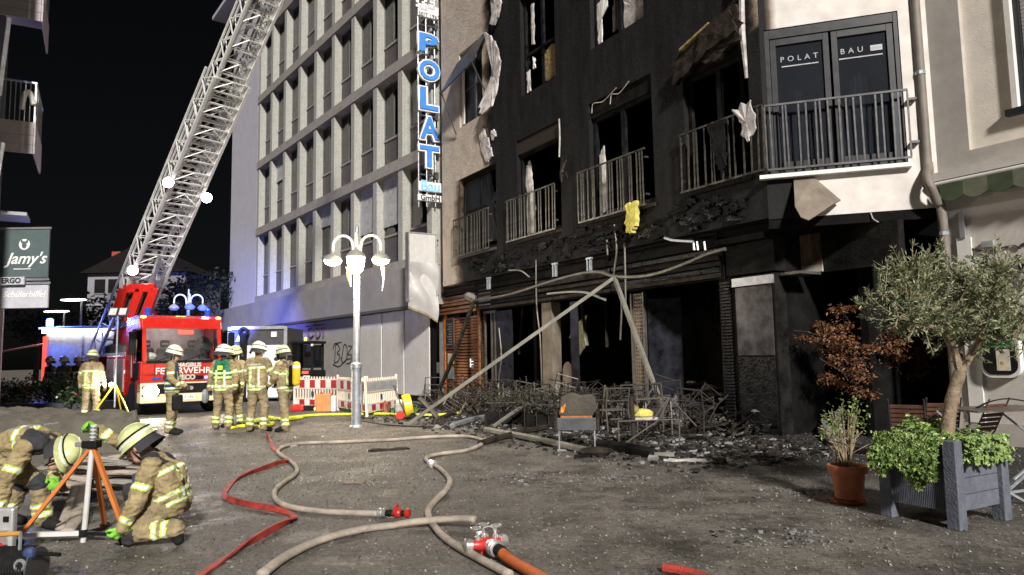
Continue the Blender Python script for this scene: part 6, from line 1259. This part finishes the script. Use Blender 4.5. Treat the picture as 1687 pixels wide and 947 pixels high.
# red maple behind
mp=thing('red_maple','small maple with rust-red leaves standing behind the olive tree','tree'); mb_=G(1443,716); Ym=mb_.y
def mT(x,y,dY=0): return atY(x,y,Ym+dY)
tr=MB(); tr.tube(smoothpath([mb_,mT(1440,670),mT(1436,630)],4),.035,8); LM=[]
for l in ([mT(1436,630),mT(1410,590,-.2),mT(1370,560,-.3),mT(1340,550,-.3)],[mT(1436,630),mT(1430,580,.1),mT(1400,530),mT(1380,505)],[mT(1436,630),mT(1470,590,.2),mT(1500,550,.2),mT(1530,520)],[mT(1436,630),mT(1480,610,.2),mT(1530,590,.2),mT(1560,570)],[mT(1436,630),mT(1450,570,-.2),mT(1450,530,-.2)],[mT(1436,635),mT(1400,620,-.2),mT(1350,590,-.2)]):
    s=smoothpath(l,4); tr.tube(s,[.022*(1-k/len(s))+.004 for k in range(len(s))],6); LM.append(s)
tr.build('trunk','bark_dark',mp,smooth=True); lf=MB()
CC=[]
for k in range(75):
    s=random.choice(LM); CC.append(s[int(random.uniform(.3,1)*(len(s)-1))]+V(random.gauss(0,.17),random.gauss(0,.2),random.gauss(-.02,.09)))
for k in range(6500):
    q=random.choice(CC); leaf(lf,q+V(random.gauss(0,.085),random.gauss(0,.1),random.gauss(-.02,.045)),random.uniform(.045,.1),.03,V(random.gauss(0,1),random.gauss(0,1),random.gauss(-.6,.5)).normalized())
for k in range(160): q=mT(random.uniform(1405,1440),random.uniform(600,655),random.uniform(-.1,.1)); leaf(lf,q,random.uniform(.05,.1),.03,V(random.gauss(0,1),random.gauss(0,1),-1).normalized())
lf.build('crown','maple_leaf',mp); tw=MB()
for k in range(160):
    s=random.choice(LM); q=s[int(random.uniform(.3,1)*(len(s)-1))]; e=q+V(random.gauss(0,.17),random.gauss(0,.17),random.gauss(0,.12)); tw.tube([q,(q+e)/2+V(0,0,.02),e],.0035,4)
tw.build('twigs','bark_dark',mp)
# terracotta pot with bare shrub
pp=G(1400,828); tpot=thing('terracotta_pot','terracotta pot with saucer in the planter shadow','pot',loc=pp); MB().lathe([(.1,.03),(.13,.05),(.155,.3),(.185,.3),(.19,.37),(.165,.37),(.16,.33)],24).build('body','terracotta',tpot,smooth=True); MB().lathe([(.08,0),(.15,.0),(.165,.035),(.15,.035),(.14,.015)],24).build('saucer','terracotta',tpot,smooth=True); MB().lathe([(.0,.34),(.16,.34),(.16,.335)],20,cap=False).build('soil','soil',tpot)
sh=thing('bare_shrub','mostly bare twiggy shrub in the terracotta pot','shrub',loc=pp); tw=MB(); lf=MB()
for k in range(34):
    a=random.uniform(0,6.28); r=random.uniform(.02,.2); e=V(r*math.cos(a)-.04,r*math.sin(a),.36+random.uniform(.3,.62)); pth=smoothpath([V(random.gauss(0,.03),random.gauss(0,.03),.34),e*.6+V(0,0,.12),e],3); tw.tube(pth,[.008-.005*i/(len(pth)-1) for i in range(len(pth))],5)
    for j in range(2): q=pth[-1-random.randint(1,4)]; tw.tube([q,q+V(random.gauss(0,.08),random.gauss(0,.08),random.uniform(.02,.12))],.0035,4)
    if random.random()<.5:
        for j in range(12): leaf(lf,pth[-1]+V(random.gauss(0,.03)+.02,random.gauss(0,.03),random.gauss(0,.05)),.04,.02)
for k in range(60): leaf(lf,V(.13+random.gauss(0,.05),random.gauss(0,.06),.8+random.gauss(0,.07)),.045,.022)
tw.build('stems','twig',sh); lf.build('leaves','ivy_leaf',sh)
# ================================================================ terrace furniture at right
def slat_chair(loc,rz,label):
    c=thing('slat_chair',label,'chair',loc=loc,rz=rz,group='brown slatted chairs on the terrace'); c.scale=(.9,.9,.86)
    for k in range(6): MB().b(-.22,.22,-.012,.012,-.025,.025).build('back_slat','brown_wood',c,M=T((0,.2+.03*k,.5+.072*k))@RX(R_(-20)))
    for k in range(5): MB().b(-.22,.22,-.028,.028,-.01,.01).build('seat_slat','brown_wood',c,M=T((0,-.2+.075*k,.45)))
    for s in (-1,1):
        MB().tube([(s*.235,.42,.98),(s*.235,.17,.45),(s*.235,-.2,0)],.012,6).build('leg','rail_dark',c); MB().tube([(s*.225,-.22,.44),(s*.225,.22,.0)],.012,6).build('leg','rail_dark',c)
    return c
for (x,y,rz,lab) in ((1500,757,150,'brown slatted chair with its back left of the olive trunk'),(1548,752,165,'brown slatted chair half hidden behind the olive trunk'),(1608,757,205,'brown slatted chair against the cream wall, right of the trunk')):
    slat_chair(G(x,y),R_(rz),lab)
tbp=G(1650,765); tb3=thing('slat_table','dark slatted folding table behind the planter at the right edge','table',loc=tbp,rz=R_(12))
for k in range(8): MB().b(-.6,.7,-.3+k*.085,-.3+k*.085+.075,.7,.725).build('top_slat','wood_wet',tb3)
for s in (-.45,.5): MB().tube([(s-.25,-.25,0),(s+.25,.25,.69)],.014,6).build('leg','galv',tb3); MB().tube([(s+.25,-.25,0),(s-.25,.25,.69)],.014,6).build('leg','galv',tb3)
m=MB(); m.tube(smoothpath([(-.3,.0,.74),(0,.1,.8),(.3,.1,.83),(.5,-.1,.78),(.7,-.15,.76)],5),.022,6,fy=.4); tag(m.build('strap','black',None,M=T(tbp)@RZ(R_(12))),'black strap lying across the slatted table','strap')
fc=thing('folded_chair','folded metal chair frame lying behind the planter at the right edge','chair frame',loc=G(1668,835)); 
for a,b_ in (((-.2,0,.02),(.25,.1,.3)),((-.25,.15,.3),(.2,.1,.02)),((-.25,.2,.05),(.35,.2,.12)),((0,.3,.02),(.35,.25,.32))): MB().tube([a,b_],.016,6).build('tube','galv',fc)
for k,(x,y) in enumerate(((1413,706),(1450,704),(1382,712))):
    b_=thing('bollard',['square concrete bollard behind the chairs, nearest the maple trunk','square concrete bollard between the maple and the olive trunk','square concrete bollard in shade left of the maple'][k],'bollard',loc=G(x,y),group='concrete bollards'); MB().b(-.1,.1,-.1,.1,0,.34).build('shaft','concrete',b_,bevel=.01); MB().b(-.11,.11,-.11,.11,.34,.38).build('cap','concrete',b_,bevel=.01)
bk=thing('crumpled_bin','crumpled pale metal bin at the passage mouth beside the column','bin',loc=G(1318,706)); m=MB(); n=14; vs=[]
for j,(r,z) in enumerate(((.26,0),(.25,.25),(.27,.5),(.3,.72))):
    for k in range(n): a=2*math.pi*k/n; q=r*(1+.2*mnoise.noise(V(k*.7,j*1.3,1))); vs.append((q*math.cos(a),q*math.sin(a),z+.05*mnoise.noise(V(k*.9,j,5))))
m.add(vs,[(j*n+k,j*n+(k+1)%n,(j+1)*n+(k+1)%n,(j+1)*n+k) for j in range(3) for k in range(n)]); m.build('shell','galv',bk,smooth=True); ragged('crumpled_cover','insulation',bk,[(-.35,0),(.2,.02),(.1,.55),(-.1,.45)],.05,-.35,.06,3,.2)
MB().bar(G(1375,735)+V(0,0,.1),G(1342,690)+V(0,0,.35),.1,.03).build('metal_strip','galv',None); tag(bpy.data.objects['metal_strip'],'bent bright metal strip leaning by the bare shrub','metal strip')
# ================================================================ burnt terrace in front of the shop
def metal_chair(loc,rz,label,mat='rust',tilt=0.,seat=True):
    c=thing('chair_frame',label,'chair',loc=loc,rz=rz,group='burnt chair frames'); c.rotation_euler=(tilt,tilt*.4,rz); w=.24; c.location.z=.28*min(1,abs(tilt)/.8)
    for s in (-1,1):
        MB().tube([(s*w,-.22,0),(s*w,-.22,.62),(s*w,.15,.64)],.014,6).build('front_leg',mat,c); MB().tube([(s*w,.26,0),(s*w,.2,.45),(s*w,.27,.86)],.014,6).build('back_leg',mat,c)
        MB().tube([(s*w,-.22,.43),(s*w,.2,.43)],.012,6).build('seat_rail',mat,c)
    MB().tube([(-w,.27,.86),(w,.27,.86)],.014,6).build('top_rail',mat,c); MB().tube([(-w,.24,.62),(w,.24,.62)],.01,6).build('back_rail',mat,c); MB().tube([(-w,-.22,.43),(w,-.22,.43)],.012,6).build('seat_rail',mat,c)
    if seat:
        for k in range(4): MB().tube([(-w,-.15+k*.1,.43),(w,-.15+k*.1,.43)],.006,4).build('seat_wire',mat,c)
    return c
cl_=[((1010,712),200,'burnt chair frame with pale top bar behind the charred armchair',0,'alu_burnt'),((830,688),170,'burnt chair frame left of the drooping planter among the rubble',.12,'rust'),((880,694),200,'burnt chair frame in the rubble below the leaning beam',-.1,'rust'),((1080,722),150,'tilted burnt chair frame beside yellow wool scraps',.2,'alu_burnt'),((765,682),120,'burnt chair frame nearest the slatted entrance',.1,'rust'),((712,664),190,'dark metal chair frame by the grey pier left of the entrance',0,'rail_dark'),((915,690),185,'burnt chair frame behind the scorched plants',0,'alu_burnt')]
cl_+=[((790,694),100,'burnt chair frame lying tilted behind the left plant trough',.5,'rust'),((945,700),215,'burnt chair frame directly behind the charred armchair seat',.1,'rust'),((1110,716),170,'burnt chair frame under the right leaning bar',.25,'rust'),((1150,716),140,'burnt chair frame by the ribbed post',-.2,'rail_dark'),((1040,700),180,'burnt chair frame close to the perforated screen',0,'rail_dark')]
_pl=['lying toppled nearest the pier','lying toppled below the leaning beam foot','upside down beside the left trough','lying toppled between the two troughs','lying toppled behind the right trough','lying toppled right behind the armchair','lying toppled in front of the perforated screen','lying toppled under the right leaning bar','lying toppled on the ash heap','lying toppled before the ribbed post']
for k_ in range(10): cl_.append(((745+44*k_,680+3.2*k_+random.uniform(0,6)),random.uniform(0,360),'burnt chair frame '+_pl[k_],random.choice([.9,-1.1,1.4,.7,-.8]),random.choice(['rust','rail_dark','alu_burnt'])))
for px,rz,lab,ti,mt in cl_: metal_chair(G(*px),R_(rz),lab,mt,ti)
ac_=thing('charred_armchair','charred armchair with grey front panel and singed orange edge','armchair',loc=G(951,743),rz=R_(-8))
MB().b(-.31,.31,-.02,.02,.32,.52).build('front_panel','sheet_grey',ac_,bevel=.01); MB().b(-.3,.3,.02,.5,.4,.5).build('seat','wood_burnt',ac_,bevel=.04); MB().prism([(-.3,.5),(.3,.5),(.3,.8),(.22,.87),(.05,.85),(-.1,.9),(-.28,.82)],.46,.54).build('backrest','beige_char',ac_,bevel=.03)
for s in (-1,1):
    MB().b(s*.33-.03,s*.33+.03,-.02,.45,.3,.62).build('arm','wood_burnt',ac_,bevel=.02); MB().tube([(s*.28,.0,0),(s*.28,.0,.32)],.013,6).build('leg','galv',ac_); MB().tube([(s*.28,.45,0),(s*.28,.45,.4)],.013,6).build('leg','galv',ac_)
MB().b(-.25,.25,-.015,.03,.521,.55).build('singed_edge','rust_orange',ac_); ragged('singed_leaf','amber',ac_,[(-.26,.6),(-.2,.6),(-.17,.74),(-.25,.68)],.01,.1,.01)
tf=thing('table_frame','collapsed lattice table frame with yellow wool scraps right of the armchair','table frame',loc=G(1068,735),rz=R_(10))
for a,b_ in (((-.5,0,.42),(.55,0,.42)),((-.5,.4,.42),(.55,.4,.42)),((-.5,0,0),(-.5,0,.42)),((.55,0,0),(.55,0,.42)),((-.5,0,0),(.2,0,.42)),((.2,0,.42),(.4,0,.78)),((.4,0,.78),(-.2,0,.76)),((.4,0,.78),(.85,0,.3)),((.1,0,.44),(.38,0,.77))): MB().tube([a,b_],.014,6).build('bar','alu_burnt',tf)
wl3=thing('wool_scrap','bright yellow insulation wool scrap lying on the table frame','insulation',loc=G(1062,735)+V(0,0,.43)); MB().ball((0,.1,.09),(.19,.12,.09),10).build('tuft','insul_yellow',wl3); MB().ball((-.12,.1,.14),(.08,.1,.1),8).build('tuft','foam_scorch',wl3); MB().ball((.05,.12,.0),(.25,.15,.05),8).build('tuft','insulation',wl3)
for k,(x0,y0,x1,y1,mt,w,lab) in enumerate(((800,712,985,752,'awning_alu',.09,'fallen pale awning tube with charred cloth end on the ground'),(985,738,1078,755,'char',.14,'charred black roll with pale tip lying before the armchair'),(745,705,800,690,'galv',.1,'scorched metal profile in black debris near the snaking hose'),(728,692,775,672,'wood_burnt',.1,'charred plank leaning out of the rubble at left'),(790,735,905,706,'wood_burnt',.08,'charred black plank lying below the leaning beam'),(812,707,870,665,'awning_alu',.06,'thin pale bar propped up out of the scorched plants'),(870,667,925,672,'awning_alu',.05,'thin pale bar lying level on the scorched plants'),(1045,735,1040,655,'rust',.06,'upright rusty post stump beside the table frame'),(690,655,720,670,'alu_burnt',.1,'short grey board sticking out near the blower'))):
    a=G(x0,y0)+V(0,0,.05); b_=G(x1,y1)+V(0,0,.05)
    if k==5: b_=atY(x1,y1,a.y+.6)
    if k==6: a=atY(x0,y0,G(812,707).y+.6); b_=atY(x1,y1,a.y)
    if k==7: b_=atY(x1,y1,a.y)
    if k==8: b_=G(720,690)+V(0,0,.05); a=atY(x0,y0,b_.y)
    o=thing('debris_bar' if k not in (3,4) else 'charred_plank',lab,'debris'); MB().tube(smoothpath([a,(a+b_)/2+V(0,0,.02),b_],4),w/1.5,6).build('bar',mt,o)
    if k==0: MB().ball(b_+V(-.05,0,.02),(.28,.13,.08),8).build('charred_cloth','wood_burnt',o)
    if k==1: MB().tube([b_,b_+V(.28,-.04,0)],.04,6).build('pale_tip','awning_alu',o)
# scorched planter troughs with wilted plants
for k,(x0,y0,x1,y1,lab) in enumerate(((800,702,868,700,'scorched plant trough with wilted leaves below the leaning beam'),(865,706,925,707,'scorched plant trough with wilted leaves left of the armchair'))):
    a=G(x0,y0); b_=G(x1,y1); o=thing('plant_trough',lab,'planter',loc=a,rz=math.atan2(b_.y-a.y,b_.x-a.x),group='scorched plant troughs'); L=(b_-a).length
    MB().b(0,L,.05,.3,.0,.28).build('trough','char',o,bevel=.02); [MB().tube([(L*q,-.02,0),(L*q,-.02,.5)],.012,5).build('rail_post','rust',o) for q in (0,.33,.66,1)]; MB().tube([(0,-.02,.5),(L,-.02,.5)],.012,5).build('rail','alu_burnt',o); m=MB()
    for j in range(480): leaf(m,V(random.uniform(-.1,L+.1),random.uniform(-.1,.4),.4+abs(random.gauss(0,.2))),random.uniform(.08,.2),.03,V(random.gauss(0,.8),random.gauss(0,.6),random.gauss(-.2,.6)).normalized())
    m.build('wilted_leaves','dead_leaf',o)
def bars():
    m=MB()
    for k in range(150):
        u=random.uniform(.6,10.2); n=random.uniform(.15,1.5); p=FA.at(u,n,.02); hgt=random.uniform(.3,.85); tl=V(random.gauss(0,.16),random.gauss(0,.16),1)*hgt; w=random.choice([.014,.02,.028]); m.bar(p,p+tl,w,None,random.randrange(3))
        if random.random()<.6: q=p+tl; a=random.uniform(0,6.28); m.bar(q,q+V(math.cos(a),math.sin(a),random.gauss(0,.1))*random.uniform(.2,.6),w,None,random.randrange(3))
    o=m.build('bent_bars',['rust','alu_burnt','char_gloss']); o['kind']='stuff'; o['label']='thicket of bent burnt metal bars standing in the rubble'; o['category']='debris'
bars()
# inside: tables and hanging remains
for k,(u,n,s) in enumerate(((4.4,-1.6,1.),(1.0,-1.4,.9),(7.9,-1.3,1.),(3.3,-2.8,1.),(0.2,-2.6,1.))):
    p=FA.at(u,n); t_=thing('bistro_table',['burnt round table inside the shop behind the surf-shaped panel','burnt round table inside behind the perforated screen','burnt round table inside behind the sooty door glass','burnt round table deep inside the middle opening','burnt round table deep inside the right opening'][k],'table',loc=p,group='burnt tables inside'); MB().lathe([(.0,.72),(.38*s,.72),(.38*s,.75),(0,.75)],18).build('top','beige_char' if k==0 else 'wood_burnt',t_); MB().tube([(0,0,0),(0,0,.72)],.04,8).build('column','alu_burnt',t_); MB().lathe([(.22,0),(.2,.03),(.05,.05)],14).build('foot','char',t_)
    for j in range(3): MB().ball((random.uniform(-.25,.25),random.uniform(-.25,.25),.77),(random.uniform(.04,.12),.06,.04),6).build('ash_lump',random.choice(['insulation','rubble','beige_char']),t_)
for k in range(7):
    u_=[.6,1.2,3.4,4.1,5.0,7.4,8.4][k]; o=thing('charred_strip',['charred strip hanging inside nearest the ribbed post','charred strip hanging inside right of the perforated screen','charred strip hanging inside left of the perforated screen','charred strip hanging inside beside the pale striped sheet','charred strip hanging inside right of the surf-shaped panel','charred strip hanging inside left of the brown pier','charred strip hanging inside beside the sooty door posts'][k],'debris',M=FA.M,group='charred strips hanging inside'); n_=-random.uniform(.4,1.4); MB().tube(smoothpath([(u_,n_,3.6),(u_+random.gauss(0,.1),n_,2.9),(u_+random.gauss(0,.25),n_+.1,2.2-random.random())],4),.03,5,fx=1.6,fy=.4).build('strip','wood_burnt' if k%2 else 'alu_burnt',o)
hp=thing('hanging_sheet','striped pale sheet scrap hanging inside the middle opening','sheet',M=FA.M); u,z=FA.hit(952,565,-.8)
ragged('sheet','insul_pale',hp,[(u-.42,z+.75),(u-.3,z+.35),(u-.32,z-.1),(u-.05,z-.35),(u+.1,z+.1),(u+.42,z+.15),(u+.1,z+.5)],.02,-.8,.02,2)
for u2 in (.15,.25,-.2): MB().tube([(u+u2,-.8,z+1.9),(u+u2+.02,-.8,z+.1)],.01,4).build('cord','char_gloss',hp)
for k,(u,n,s,lab) in enumerate(((.55,.75,.42,'grey ash-covered heap of burnt upholstery left of the ribbed post'),(8.9,.5,.36,'pale scorched cushion heap near the sooty door posts'),(2.2,.6,.4,'lumpy ash heap under the right leaning bar'),(3.6,.5,.36,'lumpy ash heap behind the pale-topped chair frame'),(5.2,.45,.38,'lumpy ash heap before the surf-shaped panel'),(7.2,.6,.4,'lumpy ash heap behind the scorched troughs'),(10.,.8,.34,'lumpy ash heap at the foot of the slatted entrance'))):
    m=MB(); hp_=thing('upholstery_heap',lab,'debris heap',loc=FA.at(u,n)); nn=16; vs=[]
    for i in range(nn+1):
        for j in range(nn+1):
            x,y=(i/nn-.5)*2,(j/nn-.5)*2; r=math.sqrt(x*x+y*y); vs.append((x*s*1.3,y*s,max(0,(1-r)*1.3+.35*mnoise.noise(V(x*2.2+k*9,y*2.2,0))+.25*mnoise.noise(V(x*6,y*6,k)))*s*1.2 if r<1.15 else 0.))
    m.add(vs,[(i*(nn+1)+j,(i+1)*(nn+1)+j,(i+1)*(nn+1)+j+1,i*(nn+1)+j+1) for i in range(nn) for j in range(nn)]); m.build('heap','ash_heap',hp_)
# rubble: too much and too small to count
def chunks(n,fn,smin,smax,mats,name,label):
    m=MB()
    for k in range(n):
        p=fn(); s=random.uniform(smin,smax)*(1 if random.random()<.85 else 1.8); a=random.uniform(0,6.28); M=T(p)@RZ(a)@RX(random.uniform(-.7,.7))@Matrix.Diagonal((s,s*random.uniform(.3,1),s*random.uniform(.15,.6),1))
        q=[(x+random.uniform(-.25,.25),y+random.uniform(-.25,.25),z+random.uniform(-.25,.25)) for x,y,z in ((-.5,-.5,-.5),(.5,-.5,-.5),(.5,.5,-.5),(-.5,.5,-.5),(-.5,-.5,.5),(.5,-.5,.5),(.5,.5,.5),(-.5,.5,.5))]
        m.add(q,[(0,3,2,1),(4,5,6,7),(0,1,5,4),(1,2,6,5),(2,3,7,6),(3,0,4,7)],random.randrange(len(mats)),M)
    o=m.build(name,mats); o['kind']='stuff'; o['label']=label; o['category']='debris'; return o
def near(): 
    u=-1.2+12*random.random()**.75; n=abs(random.gauss(0,.7))+.02; hh=(.5+.4*mnoise.noise(V(u*.9,3,0)))*math.exp(-(n/.8)**2)*min(1,.35+max(0,u)*.14); return FA.at(u,n,.02+hh*random.random())
chunks(4600,near,.02,.15,['rubble','char','wood_burnt','char_gloss','rubble','char','rubble','wood_burnt','ash'],'rubble','charred rubble heaped along the burnt shopfront')
def inside(): return FA.at(random.uniform(-1.2,9.6),-random.random()**1.5*4.,random.random()**2*.6)
chunks(1300,inside,.05,.3,['rubble','ash_heap','wood_burnt','beige_char'],'rubble','burnt rubble on the floor inside the shop')
def mid(): 
    u=random.uniform(-3.5,9.5); n=random.uniform(.3,1)**.7*4.2*random.random()+.6; return FA.at(u,n,.012)
chunks(5200,mid,.012,.08,['rubble','char','wood_burnt','rubble','rubble','ash'],'scattered_debris','small burnt debris strewn over the square')
def sticks():
    m=MB()
    for k in range(750):
        p=near(); a=random.uniform(0,6.28); L=random.uniform(.2,.9); d=V(math.cos(a),math.sin(a),random.uniform(-.1,.6)).normalized(); m.bar(p+V(0,0,.02),p+V(0,0,.02)+d*L,random.uniform(.012,.04))
    o=m.build('charred_laths','wood_burnt'); o['kind']='stuff'; o['label']='splintered charred laths sticking out of the rubble'; o['category']='debris'
sticks()
def wires():
    m=MB()
    for k in range(190):
        p=near(); a=random.uniform(0,6.28); q=[p+V(0,0,.05)]
        for j in range(4): a+=random.gauss(0,.9); q.append(q[-1]+V(math.cos(a),math.sin(a),random.gauss(.15,.6))*random.uniform(.08,.25))
        for w in q: w.z=max(w.z,.02)
        m.tube(smoothpath(q,3),random.choice([.005,.007,.011]),4,random.randrange(3))
    o=m.build('wire_tangle',['rust','alu_burnt','char_gloss']); o['kind']='stuff'; o['label']='tangled burnt wires and tubes in the rubble'; o['category']='debris'
wires()
def shards(n,fn,smin,smax,mats,name,label):
    m=MB()
    for k in range(n):
        p=fn(); s=random.uniform(smin,smax); a=random.uniform(0,6.28); tx,ty=random.gauss(0,.35),random.gauss(0,.35)
        q=[p+V(s*math.cos(a+w),s*math.sin(a+w)*.8,s*(math.cos(a+w)*tx+math.sin(a+w)*ty)+s*.5+.003) for w in (0,1.9,4.0)]
        m.add(q,[(0,1,2)],random.randrange(len(mats)))
    o=m.build(name,mats); o['kind']='stuff'; o['label']=label; o['category']='shards'
def sq():
    y=4.2+random.random()**.8*16; x=random.uniform(-.62,.66)*y*1.05; return V(x,y,0)
def sq2():
    p=G(random.gauss(560,140),random.uniform(700,800)); return V(p.x,p.y,0)
shards(70000,sq,.004,.015,['grit','grit2','grit','grit2','grit3'],'grit','grit and fine glass strewn across the wet square')
shards(2000,sq2,.004,.012,['shard','shard','sign_white'],'glass_shards','glittering broken glass between the hoses')
lit_px=((1015,792,.35),(1330,800,.3),(820,793,.5),(1120,690,.3))
for k,(x,y,r) in enumerate(((842,790,.5),(1005,788,.3),(1300,885,.35),(1330,812,.3))):
    c=G(x,y); vs_=[]; o=None
    def ashf(c=c,r=r): return c+V(random.gauss(0,r*.9),random.gauss(0,r*.5),.006)
    chunks(130,ashf,.006,.028,['ash','rubble','ash'],'ash_scatter',['pale ash flakes right of the snaking hose','pale ash flakes in the middle of the square','pale scraps near the lower right of the square','pale scraps near the terracotta pot'][k])
for k,(x,y,w,mt,lab) in enumerate(((585,796,.12,'beige_panel','small flat board scrap lying between the two hoses'),(1130,760,.3,'insulation','pale board scrap on the ground in front of the shop'),(640,742,.35,'wood_burnt','charred lump beside the upper hose loop'),(475,736,.14,'grey_plastic','grey crushed scrap by the hose loop'))):
    o=thing('scrap',lab,'debris',loc=G(x,y),rz=random.uniform(-.5,.5)); ragged('piece',mt,o,[(-w,-.06),(w,-.05),(w*.9,.05),(-w*.8,.06)],.03,0,.015,2,M=RX(R_(-90)))
